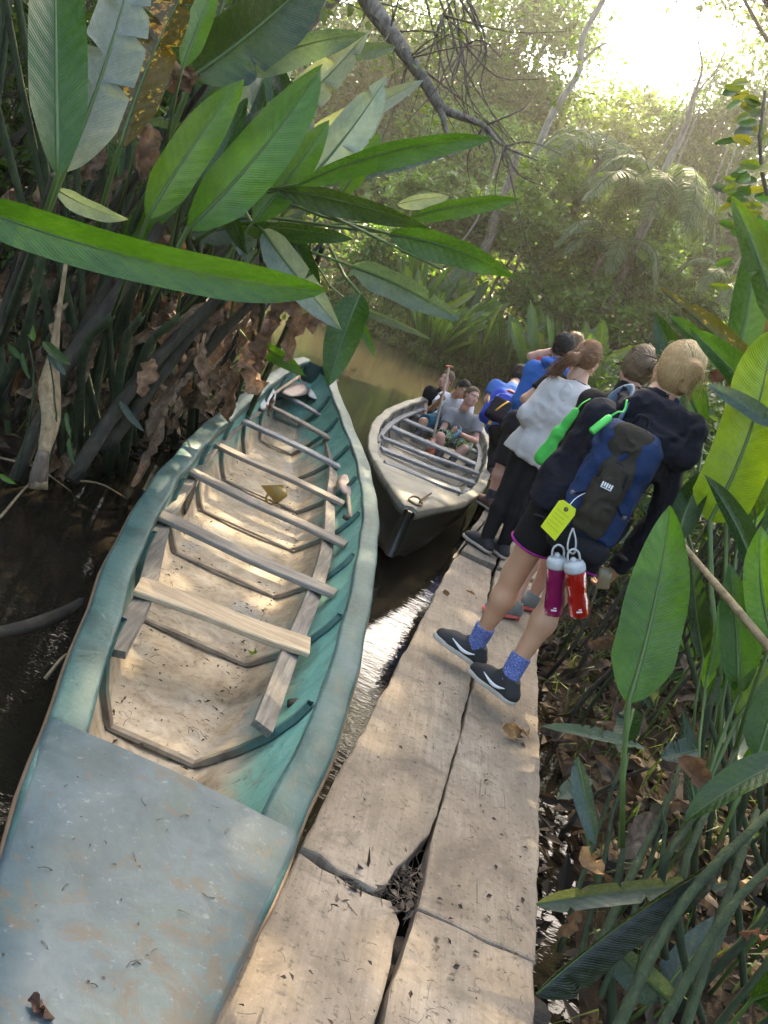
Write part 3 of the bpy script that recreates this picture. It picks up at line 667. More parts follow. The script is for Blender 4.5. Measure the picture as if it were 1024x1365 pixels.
for i, y in enumerate((1.9, 3.4, 5.1, 6.8, 8.4)):
    x0, x1 = .32 + .055 * y, .93 + .02 * y
    part('bearer', *tube([V(x0 + .03, y, .22), V((x0 + x1) / 2, y + .02, .225), V(x1, y + .03, .22)], .052, 8), MAT['log'], jetty)
    for x in (x0 + .1, x1 - .05):
        part('post', *tube([V(x, y + .09, -.8), V(x + .01, y + .09, -.2), V(x, y + .09, .27)], .05, 8), MAT['log'], jetty)

# ------------------------------------------------------------------ paddles, bailer in the green boat
def paddle(label, grip, neck, tip, mats, bw=.075, nrm=(0, 0, 1), group='paddles'):
    grip, neck, tip = (np.array(q, float) for q in (grip, neck, tip)); mb, ms, mg = mats
    t = thing('paddle', tuple(neck), label, 'paddle'); d, s, u = frame(tip - neck, nrm)
    part('shaft', *tube(catmull([grip, lerp(grip, neck, .5), neck, lerp(neck, tip, .25)], 9), [.016, .015, .016, .012], 8), ms, t)
    part('grip', *tube([grip - s * .05, grip - s * .02, grip + s * .02, grip + s * .05], [.014, .019, .019, .014], 8), mg, t)
    L = np.linalg.norm(tip - neck); rows = []
    for q in np.linspace(0, 1, 12):
        w = bw * (max(.2, math.sin(math.pi * (.12 + .74 * q ** .75))) if q < .999 else .35) ; c = neck + d * L * q; th = lerp(.011, .004, q)
        rows.append([c - s * w, c - s * w * .5 + u * th, c + s * 0 + u * (th + .004 * (1 - q)), c + s * w * .5 + u * th, c + s * w, c + s * w * .5 - u * th, c - u * (th + .004 * (1 - q)), c - s * w * .5 - u * th])
    v, f = strips(rows, True); f += [tuple(range(8))[::-1], tuple(range(88, 96))]; part('blade', v, f, mb, t)
    return t
paddle('paddle with orange tipped shaft propped against the green boat side', aty(279, 586, 5.55), aty(262, 640, 5.0), aty(246, 684, 4.72), (MAT['cane'], MAT['paddle_wood'], MAT['orange']), .05, (1, 0, .3))
paddle('short paddle with dull red blade lying blade up by the stringer of the green boat', on(467, 692, .40), on(464, 660, .40), on(463, 634, .41), (MAT['salmon'], MAT['grey_wood'], MAT['cane']), .085)
paddle('paddle with pinkish white blade lying on the bow seats of the green boat', on(420, 503, .47), on(403, 513, .47), on(381, 526, .47), (MAT['salmon'], MAT['paddle_wood'], MAT['paddle_wood']), .12)
paddle('paddle with pale grey blade lying next to the pinkish one', on(446, 506, .47), on(434, 515, .47), on(416, 530, .46), (MAT['paddle_white'], MAT['paddle_wood'], MAT['paddle_wood']), .12)
paddle('pale paddle leaning over the side stringer towards the bow of the green boat', on(398, 502, .56), on(366, 524, .47), on(346, 541, .40), (MAT['paddle_white'], MAT['paddle_wood'], MAT['paddle_wood']), .10, (.8, 0, .6))
# bailer cut from a jug
bc = on(374, 672, .10); bt = thing('bailer', tuple(bc), 'yellow plastic bailer cut from a jug, on the floor of the green boat', 'bailer')
ax = nz(V(-.75, .2, .35)); d_, s_, u_ = frame(ax, (0, 1, 0))
prof = [(.04, 0), (.055, .01), (.06, .04), (.062, .09), (.064, .13)]; k = 18
vv = [bc + V(0, 0, .04) + d_ * (z + (.05 * math.cos(2 * math.pi * j / k) if i == 4 else 0)) + r * (math.cos(2 * math.pi * j / k) * s_ + .85 * math.sin(2 * math.pi * j / k) * u_) for i, (r, z) in enumerate(prof) for j in range(k)]
ff = [(i * k + j, i * k + (j + 1) % k, (i + 1) * k + (j + 1) % k, (i + 1) * k + j) for i in range(4) for j in range(k)] + [tuple(range(k))[::-1]]
part('scoop', vv, ff, MAT['bailer'], bt)
hp = bc + V(0, 0, .04) + s_ * .058; part('handle', *tube(catmull([hp + d_ * .02, hp + s_ * .035 + d_ * .03, hp + s_ * .04 + d_ * .08, hp + d_ * .10], 12), .008, 8), MAT['bailer'], bt)
# ------------------------------------------------------------------ people
SK1 = skinmat('fair_skin', (.56, .34, .24)); SK2 = skinmat('tanned_skin', (.50, .285, .18)); SK3 = skinmat('rosy_skin', (.60, .33, .25))
UPW = V(0, 0, 1)
def torso(F, J, o, k=.05, top=True):
    hm, sm, nk = (J['hipl'] + J['hipr']) / 2, (J['shl'] + J['shr']) / 2, J['neck']; s = nz(J['shr'] - J['shl']); hs = nz(J['hipr'] - J['hipl'])
    wa, ch = lerp(hm, sm, .42), lerp(hm, sm, .74); g = J.get('girth', 1.0); sw = np.linalg.norm(J['shr'] - J['shl']) / 2
    F.cap(J['hipl'] + V(0, 0, .03), J['hipr'] + V(0, 0, .03), .098 * g + o, .098 * g + o, k)
    F.cap(wa - s * .05, wa + s * .05, .088 * g + o, .088 * g + o, k); F.cap(lerp(hm, wa, .5) - hs * .055, lerp(hm, wa, .5) + hs * .055, .094 * g + o, .094 * g + o, k)
    F.cap(ch - s * .078, ch + s * .078, .098 * g + o, .098 * g + o, k); F.cap(lerp(wa, ch, .5) - s * .06, lerp(wa, ch, .5) + s * .06, .093 * g + o, .093 * g + o, k)
    F.cap(J['shl'] - V(0, 0, .015), J['shr'] - V(0, 0, .015), .058 + o, .058 + o, k)
    F.cap(sm, nk, .075 + o * .6, .052 + o * .5, k)
def bounds(J, m=.2):
    P = np.array([v for v in J.values() if isinstance(v, np.ndarray) and v.shape == (3,)]); return P.min(0) - m, P.max(0) + m
def hand_mesh(w, d, n, th, curl=.5, h=.0055, sc=1.0):
    d = nz(d); n = nz(n - d * (n @ d)); t0 = np.cross(d, n); th = t0 if (t0 @ th) > 0 else -t0
    F = Field(w - .2, w + .24, h)
    F.cap(w - d * .03, w + d * .01, .026 * sc, .028 * sc, .015); F.rbox(w + d * .048 * sc, (.04 * sc, .046 * sc, .015 * sc), np.array([th, d, n]), .012, .015)
    for i, L in enumerate((.070, .078, .074, .056)):
        p = w + d * .086 * sc + th * (.030 - .0205 * i) * sc; a = curl * .55
        for q, fr in enumerate((.45, .31, .24)):
            e = nz(d * math.cos(a) + n * math.sin(a) + th * (.08 - .06 * i)); b = p + e * L * fr * sc
            F.cap(p, b, (.0092 - .0006 * q) * sc, (.0088 - .0008 * q) * sc, .004); p = b; a += curl * .9
    p = w + d * .025 * sc + th * .03 * sc; e = nz(d * .55 + th * .75 + n * .35 * (1 + curl)); b = p + e * .045 * sc; F.cap(p, b, .013 * sc, .0105 * sc, .008)
    e = nz(d * .8 + th * .25 + n * .6 * (.4 + curl)); F.cap(b, b + e * .032 * sc, .0105 * sc, .009 * sc, .004)
    return F.mesh()
def head_mesh(c, f, u, h=.006, sc=1.0):
    f = nz(f); u = nz(u - f * (u @ f)); s = np.cross(f, u); Mx = np.array([s, f, u])
    F = Field(c - .19 * sc, c + .19 * sc, h)
    def Q(a, b, d): return c + (s * a + f * b + u * d) * sc
    F.ell(Q(0, -.012, .03), np.array((.074, .092, .088)) * sc, Mx, .03)
    F.ell(Q(0, .022, -.035), np.array((.060, .070, .075)) * sc, Mx, .03); F.cap(Q(-.02, .06, -.085), Q(.02, .06, -.085), .024 * sc, .024 * sc, .03)
    F.cap(Q(-.035, .0, -.065), Q(.035, .0, -.065), .035 * sc, .035 * sc, .03)
    F.cap(Q(0, .085, .02), Q(0, .108, -.022), .009 * sc, .014 * sc, .012); F.cap(Q(-.012, .095, -.026), Q(.012, .095, -.026), .009 * sc, .009 * sc, .008)
    F.cap(Q(-.04, .074, .036), Q(.04, .074, .036), .013 * sc, .013 * sc, .018); F.cap(Q(-.018, .089, -.056), Q(.018, .089, -.056), .008 * sc, .008 * sc, .012)
    for e in (-1, 1):
        F.ell(Q(e * .031, .096, .014), np.array((.017, .012, .012)) * sc, Mx, .012, 's'); F.ell(Q(e * .077, -.006, .0), np.array((.012, .02, .034)) * sc, Mx, .008)
        F.cap(Q(e * .045, .055, -.02), Q(e * .04, .06, -.03), .02 * sc, .02 * sc, .025)
    F.cap(Q(0, -.03, -.06), Q(0, -.045, -.15), .052 * sc, .054 * sc, .03)
    return F.mesh()
def hair_short(c, f, u, sc=1.0, h=.007, vol=0.0, nape=.07, line=.035, amp=.008):
    f = nz(f); u = nz(u - f * (u @ f)); s = np.cross(f, u); Mx = np.array([s, f, u])
    F = Field(c - .19 * sc, c + .2 * sc, h)
    F.ell(c + (u * .032 - f * .016) * sc, np.array((.083 + vol, .100 + vol, .098 + vol)) * sc, Mx, .02)
    F.ell(c + (u * -.02 - f * .035) * sc, np.array((.074 + vol, .075 + vol, .08)) * sc, Mx, .03)
    F.wrinkle(amp, 38, 3, (1, 1, .5))
    F.cut(c + (f * line + u * .045) * sc, nz(f * .80 - u * .52)); F.cut(c - u * nape * sc, -u)
    return F.mesh()
def tufts(hair_part, v, c, mat, n, L, seed, u=UPW, r=.0022):
    rg = np.random.default_rng(seed); ms = []; idx = rg.integers(0, len(v), n); c = np.array(c)
    for i in idx:
        p = v[i]; o = nz(p - c); tg_ = nz(np.cross(o, rg.normal(0, 1, 3))); d = nz(o * .45 + tg_ * .55 - u * .45); l = L * rg.uniform(.5, 1.3)
        ms.append(tube([p - o * .004, p + d * l * .5 + o * .004, p + d * l], [r, r * .8, r * .3], 3, cap=False))
    vv, ff = join(*ms); return part('hair_tufts', vv, ff, mat, hair_part, attr=np.repeat(rg.random(n) * 1.4, 9))
def short_hair(root, J, mat, n=420, L=.024, *a):
    v, f = hair_short(J['head'], J['hf'], J['hup'], *a); h_ = part('hair', v, f, mat, root); tufts(h_, v, J['head'], mat, n, L, int(v[0, 1] * 999)); return h_
def face_bits(parent, c, f, u, brow, sc=1.0):
    f = nz(f); u = nz(u - f * (u @ f)); s = np.cross(f, u); Mx = np.array([s, f, u])
    def Q(a, b, d): return c + (s * a + f * b + u * d) * sc
    for e in (-1, 1):
        g = Field(Q(e * .031, .083, .013) - .03, Q(e * .031, .083, .013) + .03, .004).ell(Q(e * .031, .0795, .013), np.array((.0135, .010, .008)) * sc, Mx, 0).mesh()
        ey = part('eye', *g, EYEW, parent); part('iris', *lathe(Q(e * .031, .0875, .0135), [(.0062 * sc, 0), (.0045 * sc, .0028)], f, 10), EYED, ey)
        part('eyebrow', *tube([Q(e * .012, .088, .031), Q(e * .032, .086, .038), Q(e * .05, .072, .032)], [.0045 * sc, .0052 * sc, .003 * sc], 6), brow, parent)
    part('lips', *tube([Q(-.024, .088, -.058), Q(-.008, .0965, -.056), Q(.008, .0965, -.056), Q(.024, .088, -.058)], [.003 * sc, .0072 * sc, .0072 * sc, .003 * sc], 6, sq=.8), LIP, parent)
EYEW = simple('eye_white', (.62, .60, .57), .3); EYED = simple('eye_iris', (.05, .035, .025), .2); LIP = simple('lip', (.42, .17, .14), .5)
def body(J, skin, root, h=.012, headh=.007, hands=None):
    lo, hi = bounds(J); F = Field(lo, hi, h); torso(F, J, 0)
    sm = (J['shl'] + J['shr']) / 2; g = J.get('limb', 1.0)
    for q in 'lr':
        if 'kn' + q in J:
            hp, kn, an = J['hip' + q], J['kn' + q], J['an' + q]; bk = J.get('back', V(0, -1, 0))
            F.cap(hp, kn, .086 * g, .053 * g, .03); cf = lerp(kn, an, .3) + bk * .014
            F.cap(kn, cf, .050 * g, .056 * g, .03); F.cap(cf, lerp(kn, an, .75), .055 * g, .036 * g, .03); F.cap(lerp(kn, an, .75), an, .036 * g, .034 * g, .02)
        if 'el' + q in J:
            sh, el, wr = J['sh' + q], J['el' + q], J['ha' + q]
            F.cap(sh, el, .048 * g, .038 * g, .03); F.cap(el, lerp(el, wr, .3), .037 * g, .038 * g, .02); F.cap(lerp(el, wr, .3), wr, .038 * g, .025 * g, .02)
    F.cap(J['neck'], J['head'] - nz(J['hup']) * .06, .053, .052, .03)
    ms = [F.mesh(), head_mesh(J['head'], J['hf'], J['hup'], headh)]
    for hd in hands or []: ms.append(hand_mesh(*hd[0], **hd[1]))
    return part('body', *fjoin(*ms), skin, root)
def shirt(J, mat, root, o=.014, sleeve='long', hem=.0, h=.012, amp=.006, name='shirt', seed=0, lowneck=.0, collar=0.0, slf=.62):
    lo, hi = bounds(J); F = Field(lo, hi, h); torso(F, J, o)
    hm, sm = (J['hipl'] + J['hipr']) / 2, (J['shl'] + J['shr']) / 2; d = nz(hm - sm); wid = np.linalg.norm(J['shr'] - J['shl']) / 2
    if hem > 0: F.cap(hm - nz(J['hipr'] - J['hipl']) * .075, hm + d * hem - nz(J['hipr'] - J['hipl']) * .08, .105 + o, .108 + o, .05); F.cap(hm + nz(J['hipr'] - J['hipl']) * .075, hm + d * hem + nz(J['hipr'] - J['hipl']) * .08, .105 + o, .108 + o, .05)
    F.cut(hm + d * hem, d); F.cut(J['neck'] + V(0, 0, .012 - lowneck), nz(J['neck'] - sm) * .5 + V(0, 0, .6))
    for q in 'lr':
        if 'el' + q not in J or sleeve is None: continue
        sh, el, wr = J['sh' + q], J['el' + q], J['ha' + q]
        if sleeve == 'short': F.cap(sh, lerp(sh, el, slf), .054 + o, .054 + o, .035, flat=True)
        else:
            o_ = o * .72; F.cap(sh, el, .050 + o_, .041 + o_, .035); F.cap(el, lerp(el, wr, .96), .041 + o_, .033 + o_, .03, flat=True)
    if collar > 0: F.cap(J['neck'] - V(0, 0, .03), J['neck'] + nz(J['head'] - J['neck']) * collar, .068, .066, .02, flat=True)
    if amp: F.wrinkle(amp, 17, seed, (1, 1, .75))
    return part(name, *F.mesh(), mat, root)
def pants(J, mat, root, o=.014, to=1.0, h=.012, amp=.005, name='trousers', seed=1, flare=0.0, waist=.10, g=1.0):
    lo, hi = bounds(J); F = Field(lo, hi, h); hm = (J['hipl'] + J['hipr']) / 2; sm = (J['shl'] + J['shr']) / 2; d = nz(hm - sm)
    F.cap(J['hipl'] + V(0, 0, .03), J['hipr'] + V(0, 0, .03), .10 + o, .10 + o, .04); F.cap(J['hipl'] - d * .1, J['hipr'] - d * .1, .09 + o, .09 + o, .04)
    F.cut(hm - d * waist, -d)
    for q in 'lr':
        if 'kn' + q not in J: continue
        hp, kn, an = J['hip' + q], J['kn' + q], J['an' + q]; bk = J.get('back', V(0, -1, 0))
        if to <= 1: F.cap(hp, lerp(hp, kn, to), .088 * g + o, (.088 - .033 * to) * g + o + flare, .04, flat=True)
        else:
            F.cap(hp, kn, .088 * g + o, .055 * g + o, .04); cf = lerp(kn, an, .3) + bk * .014; e = to - 1
            F.cap(kn, cf, .051 * g + o, .056 * g + o, .03); F.cap(cf, lerp(kn, an, .25 + .75 * e), .055 * g + o, .040 * g + o + flare, .03, flat=True)
    if amp: F.wrinkle(amp, 15, seed, (1, 1, .7))
    return part(name, *F.mesh(), mat, root)
def shoe(an, toe, mats, root, up=UPW, h=.006, sc=1.0, L=.155, soled=None):
    up = nz(up); t = nz(np.array(toe) - up * (np.array(toe) @ up)); s = np.cross(t, up); g = an - up * .075 * sc
    heel, ball, tp = g - t * .045 * sc, g + t * .10 * sc, g + t * L * sc
    F = Field(g - .27, g + .27, h)
    F.cap(heel + up * .04, g + up * .085 * sc, .036, .041, .03); F.cap(heel + up * .035, ball + up * .038, .035, .040, .03); F.cap(ball + up * .034, tp + up * .030, .042, .034, .03); F.cap(g + up * .06 + t * .02, ball + up * .04, .042, .034, .03)
    F.cut(g + up * .018, -up); F.cap(g + up * .08 - t * .02, g + up * .11 - t * .012, .040, .042, .02); F.cap(g + up * .075 + t * .03, g + up * .115 + t * .015, .028, .026, .02); F.cut(g + up * .112, up * .9 - t * .2)
    o = part('shoe', *F.mesh(), mats[0], root)
    F = Field(g - .27, g + .27, h)
    F.cap(heel + up * .012, ball + up * .012, .041, .047, .02); F.cap(ball + up * .012, tp + up * .014, .047, .040, .02); F.cut(g + up * .027, up); F.cut(g + up * .001, -up)
    part('sole', *F.mesh(), mats[1], o)
    for i in range(4):
        c = g + t * (.035 + .021 * i) + up * (.105 - .0125 * i); part('lace', *tube([c - s * .024 - up * .008, c + up * .004, c + s * .024 - up * .008], .0028, 5), mats[1], o)
    return o, g, t, s
def sock(kn, an, mat, root, top=.28, o=.006):
    F = Field(an - .3, an + .35, .008); a = lerp(an, kn, top)
    F.cap(an - nz(kn - an) * .015, an, .030 + o, .036 + o, .02); F.cap(an, a, .036 + o, .041 + o, .02, flat=True); F.wrinkle(.004, 45, 2, (.5, .5, 2))
    return part('sock', *F.mesh(), mat, root)
def strands(c, f, u, knot, n, mat, root, sc=1.0, r=.0016, spread=1.0, rx=(.088, .106, .107), seed=0, front=-.2):
    f = nz(f); u = nz(u - f * (u @ f)); s = np.cross(f, u); rg = np.random.default_rng(seed); ms = []; base = c + (u * .03 - f * .016) * sc
    for i in range(n):
        a = rg.uniform(0, 2 * math.pi); st = nz(s * math.cos(a) + u * math.sin(a) + f * rg.uniform(front, .5)); kd = nz((knot - base)); pts = []
        jit = rg.normal(0, .035, 3)
        for q in np.linspace(0, 1, 9):
            d = nz(st * (1 - q) + kd * q + jit * math.sin(math.pi * q)); l = np.array([d @ s, d @ f, d @ u]); rad = 1 / np.sqrt(((l / np.array(rx)) ** 2).sum())
            pts.append(base + d * (rad + rg.normal(0, .0012)) * sc)
        pts[-1] = lerp(pts[-1], knot, .7); ms.append(tube(pts, [r, r * 1.2, r], 3, cap=False))
    v, f_ = join(*ms); return part('hair_strands', v, f_, mat, root, attr=np.repeat(rg.random(n) * 1.5, 27))
def stand(x, y, z0, H, f):
    f = nz(np.array([f[0], f[1], 0.0])); s = np.cross(f, UPW); P = V(x, y, z0)
    def q(a, b, h): return P + s * a * H + f * b * H + UPW * h * H
    J = dict(neck=q(0, -.012, .835), shl=q(-.102, -.01, .80), shr=q(.102, -.01, .80), hipl=q(-.052, 0, .515), hipr=q(.052, 0, .515), knl=q(-.055, .012, .285), knr=q(.055, .012, .285), anl=q(-.055, -.005, .045), anr=q(.055, -.005, .045), ell=q(-.13, -.01, .63), elr=q(.13, -.01, .63), hal=q(-.13, .06, .50), har=q(.13, .06, .50), head=q(0, .012, .928), hf=f, hup=UPW.copy(), back=-f)
    return J
def mkJ(tab, **kw):
    J = {n: aty(*v) for n, v in tab.items()}; J.update(kw); return J

CL = dict(navy=cloth('navy_jacket', (.0065, .0075, .015), 420, .8, .35, .7), black=cloth('black_cloth', (.008, .008, .009)), leggings=cloth('black_leggings', (.010, .010, .012), 420, .8, .2, .15), white=cloth('thin_white_jacket', (.52, .49, .48), 300, .6), blue=cloth('royal_blue_cloth', (.035, .13, .42)),
          blue2=cloth('mid_blue_cloth', (.07, .17, .48)), red=cloth('red_cloth', (.55, .05, .04)), grey=cloth('heather_grey_cloth', (.27, .26, .27)), whitet=cloth('white_tee_cloth', (.66, .66, .72)), teal=cloth('teal_shorts', (.02, .11, .17)), print_=None, dark=cloth('dark_trousers', (.02, .02, .024)),
          magenta=cloth('magenta_trim', (.35, .02, .25)), sockb=None, sockd=cloth('dark_sock', (.045, .045, .06)), olive=cloth('olive_pack_cloth', (.032, .027, .019), 420, .8, .35, .6), packblue=cloth('blue_pack_cloth', (.008, .027, .085), 420, .75, .4, .6), packroyal=cloth('bright_blue_pack', (.022, .06, .40)), packblack=cloth('black_pack_cloth', (.012, .012, .016)),
          green=cloth('bright_green_cloth', (.06, .50, .08), 300, .5), purple=cloth('purple_cloth', (.14, .04, .28)))
m = M('patterned_shorts'); p = m.pos(); n_ = m.noise(p, 16, 2, .5, 1.5)
CL['print_'] = m.fin(m.ramp(n_, [(.40, (.02, .03, .03)), (.46, (.25, .42, .05)), (.52, (.50, .52, .46)), (.60, (.03, .05, .06))]), .8); m.N['Color Ramp'].color_ramp.interpolation = 'CONSTANT'
mm_ = M('blue_marl_sock'); pp_ = mm_.pos(); CL['sockb'] = mm_.fin(mm_.ramp(mm_.noise(mm_.mapv(pp_, (60, 60, 180)), 1.6, 3, .7), [(.36, (.035, .055, .21)), (.52, (.09, .13, .36)), (.66, (.32, .36, .52))]), .95, mm_.bump(mm_.noise(pp_, 150, 2), .5, .003))
HR = dict(blonde=hairmat('blonde_hair', (.32, .19, .08), (.74, .56, .31)), auburn=hairmat('auburn_hair', (.13, .06, .03), (.38, .20, .10)), brown=hairmat('light_brown_hair', (.13, .085, .05), (.36, .26, .17)), dark=hairmat('dark_hair', (.014, .010, .008), (.06, .04, .028)), sandy=hairmat('sandy_hair', (.10, .062, .035), (.27, .17, .09)))
RUB = simple('pale_rubber', (.42, .38, .32), .6, None, .3); SHB = simple('black_shoe_mesh', (.018, .018, .02), .7, (300, .3)); WHT = simple('white_mark', (.75, .75, .76), .4)
GREYSH = simple('grey_shoe_mesh', (.20, .20, .19), .8, (300, .3)); PINK = simple('coral_rubber', (.70, .13, .12), .5)

# ---- the near girl with the big pack
fA = nz(V(-.42, .9, 0))
JA = mkJ(dict(head=(902, 494, 3.72), neck=(868, 537, 3.66), shl=(803, 553, 3.64), shr=(897, 584, 3.60), ell=(742, 628, 3.66), hal=(706, 692, 3.76), elr=(884, 686, 3.62), har=(822, 758, 3.74), hipl=(745, 668, 3.66), hipr=(800, 694, 3.64), knl=(685, 766, 3.72), anl=(633, 862, 3.80), knr=(742, 792, 3.60), anr=(676, 908, 3.54)), hf=nz(V(-.22, .96, -.06)), hup=nz(V(.10, 0, 1)), back=-fA, limb=.98)
A = thing('person', (.7, 3.66, ZJ), 'blonde person in navy jacket and black shorts with bare legs, seen from behind', 'person')
body(JA, SK2, A, .009, .007, [((JA['har'], nz(JA['har'] - JA['elr']), V(-.6, .5, .1), V(-.3, .9, .2)), dict(curl=.75)), ((JA['hal'], nz(JA['hal'] - JA['ell']), V(.9, .2, 0), V(0, .9, .2)), dict(curl=.5))])
shirt(JA, CL['navy'], A, .015, 'long', .05, .008, .016, 'jacket', 1, collar=.05)
sA = nz(JA['shr'] - JA['shl']); bkA = -fA
F = Field(JA['neck'] - .3, JA['neck'] + .3, .009)          # hood bunched on the shoulders
hc = JA['neck'] + bkA * .10 - V(0, 0, .05)
F.cap(hc - sA * .10 + V(0, 0, .04), hc + sA * .13 + V(0, 0, 0), .058, .066, .03); F.cap(hc - sA * .08 + bkA * .06 - V(0, 0, .05), hc + sA * .12 + bkA * .05 - V(0, 0, .08), .052, .055, .03); F.cap(hc - sA * .03 + bkA * .07 - V(0, 0, .10), hc + sA * .10 + bkA * .06 - V(0, 0, .125), .035, .035, .03); F.cap(hc - sA * .13, JA['neck'] + fA * .03 - sA * .08, .04, .035, .03); F.cap(hc + sA * .14, JA['neck'] + fA * .03 + sA * .09, .045, .035, .03)
F.wrinkle(.026, 19, 5); part('hood', *F.mesh(), CL['navy'], A)
pants(JA, CL['black'], A, .016, .58, .009, .005, 'shorts', 2, .012)
for q in 'lr':                                               # coloured edging of the shorts
    hp, kn = JA['hip' + q], JA['kn' + q]; c = lerp(hp, kn, .58); d = nz(kn - hp); _, s_, u_ = frame(d, (0, 1, 0)); rr = .088 - .033 * .58 + .030
    part('shorts_trim', *tube([c + rr * (math.cos(a) * s_ + math.sin(a) * u_) for a in np.linspace(0, 2 * math.pi, 25)], .0055, 6, cap=False), CL['magenta'], A)
for q, toe in (('l', V(-.93, .25, -.08)), ('r', V(-.72, .55, 0))):
    JA['an' + q][2] = max(JA['an' + q][2], ZJ + .083)
    sock(JA['kn' + q], JA['an' + q], CL['sockb'], A, .30)
    o, g, t, s_ = shoe(JA['an' + q], toe, (SHB, RUB), A, nz(V(.12, 0, 1)) if q == 'l' else UPW, .006)
    sd_ = -s_ if (-s_)[1] < s_[1] else s_                    # outer face seen from behind: the curved tick
    sw = [g + t * a + sd_ * b + UPW * c for a, b, c in ((-.03, .052, .062), (.0, .052, .048), (.03, .053, .044), (.06, .053, .052), (.095, .050, .064))]
    part('tick_mark', *tube(catmull(sw, 10), [.002, .007, .009, .006, .002], 6, sq=.35, ref=tuple(sd_)), WHT, o)
knot = JA['head'] + nz(V(.25, -.9, .22)) * .112
F = Field(JA['head'] - .22, JA['head'] + .22, .007); Mh = np.array([np.cross(JA['hf'], JA['hup']), JA['hf'], JA['hup']])
F.ell(JA['head'] + V(0, -.018, .03), (.086, .102, .102), Mh, .02); F.ell(JA['head'] + V(.0, -.05, -.025), (.074, .07, .08), Mh, .04); F.ell(knot + V(.01, -.006, -.01), (.036, .03, .034), None, .03)
F.cap(knot, knot + V(.012, -.012, -.085), .034, .017, .03)
F.wrinkle(.003, 45, 4); F.cut(JA['head'] + JA['hf'] * .05 + V(0, 0, .05), nz(JA['hf'] * .8 - JA['hup'] * .5)); hA = part('hair', *F.mesh(), HR['blonde'], A)
strands(JA['head'], JA['hf'], JA['hup'], knot, 1100, HR['blonde'], hA, 1.0, .0016, 1.0, (.0885, .1045, .1045), 3, -.6)
rg = np.random.default_rng(11); ms = []
for i in range(90):                                          # loose tail and flyaway hairs
    e = nz(rg.normal(0, 1, 3)); p0 = knot + e * .015; p1 = knot + V(rg.normal(.01, .02), rg.normal(-.02, .012), rg.normal(-.03, .03)); p2 = p1 + V(rg.normal(.01, .02), rg.normal(0, .015), rg.normal(-.06, .03))
    ms.append(tube(catmull([p0, p1, p2], 6), [.0014, .0014, .0007], 3, cap=False))
part('hair_tail', *join(*ms), HR['blonde'], hA)
tufts(hA, np.array([JA['head'] + V(0, 0, .02) + nz(q) * .1 for q in np.random.default_rng(4).normal(0, 1, (500, 3)) if nz(q) @ JA['hf'] < .2]), JA['head'], HR['blonde'], 220, .032, 6, r=.0010)
ew = JA['head'] - sA * .085 + fA * .01; part('glasses', *tube([ew + V(-.004, -.03, .02), ew + fA * .05 + V(-.003, 0, .022), ew + fA * .10 + V(0, 0, .02)], .0035, 6), simple('dark_frame', (.04, .02, .02), .3), A)

# ---- her pack
ctr = aty(812, 645, 3.47); upk = nz(aty(858, 560, 3.50) - aty(782, 706, 3.46)); rk = nz(aty(850, 655, 3.45) - aty(782, 620, 3.50)); rk = nz(rk - upk * (rk @ upk)); bk_ = np.cross(rk, upk); bk_ = bk_ if bk_[1] < 0 else -bk_
MP = np.array([rk, upk, bk_])
def PK(a, b, c): return ctr + rk * a + upk * b + bk_ * c
packA = thing('backpack', tuple(PK(0, -.26, 0)), 'blue and olive hiking backpack on the blonde person in navy jacket', 'backpack')
F = Field(ctr - .42, ctr + .42, .009); F.rbox(PK(0, -.01, .0), (.125, .235, .075), MP, .05, .02); F.rbox(PK(0, .14, .02), (.10, .09, .07), MP, .05, .06); F.wrinkle(.022, 15, 2); part('pack_body', *F.mesh(), CL['packblue'], packA)
F = Field(ctr - .42, ctr + .42, .009); F.rbox(PK(.005, .01, .066), (.064, .225, .032), MP, .025, .02); F.rbox(PK(.0, .18, .052), (.076, .05, .045), MP, .03, .04); F.rbox(PK(.005, -.03, .092), (.055, .12, .026), MP, .02, .025); F.wrinkle(.018, 19, 6); part('front_pocket', *F.mesh(), CL['olive'], packA)
F = Field(ctr - .42, ctr + .42, .009); F.rbox(PK(0, -.27, .0), (.125, .05, .08), MP, .04, .02); F.wrinkle(.012, 18, 8); part('pack_base', *F.mesh(), CL['packblack'], packA)
part('zip', *tube(catmull([PK(-.052, .01, .116), PK(-.045, .06, .119), PK(0, .09, .112), PK(.045, .065, .119), PK(.054, .01, .116)], 20), .005, 6), CL['packblack'], packA)
part('zip', *tube(catmull([PK(-.066, .14, .092), PK(-.03, .18, .10), PK(.035, .18, .10), PK(.07, .14, .092)], 16), .004, 6), CL['packblack'], packA)
for sg in (-1, 1):
    part('compression_strap', *tube(catmull([PK(sg * .065, -.06, .098), PK(sg * .10, -.09, .07), PK(sg * .132, -.10, .0)], 8), .010, 6, sq=.25, ref=tuple(upk)), CL['packblack'], packA)
    part('compression_strap', *tube(catmull([PK(sg * .065, .10, .092), PK(sg * .098, .09, .068), PK(sg * .130, .08, .0)], 8), .010, 6, sq=.25, ref=tuple(upk)), CL['packblack'], packA)
    sh = JA['shl'] if sg < 0 else JA['shr']; inn = lerp(JA['neck'], sh, .62)
    part('shoulder_strap', *tube(catmull([PK(sg * .08, .24, -.03), inn + V(0, -.075, .045), inn + V(0, 0, .088), inn + fA * .09 + V(0, 0, .02), inn + fA * .13 - V(0, 0, .16)], 16), .030, 8, sq=.3, ref=tuple(sA)), simple('strap_edge', (.10, .15, .22), .7) if sg < 0 else CL['packblue'], packA)
    part('buckle', *box(PK(sg * .105, -.092, .066), .03, .02, .012, rk, upk, bk_, .004), simple('buckle_plastic', (.10, .09, .09), .4), packA)
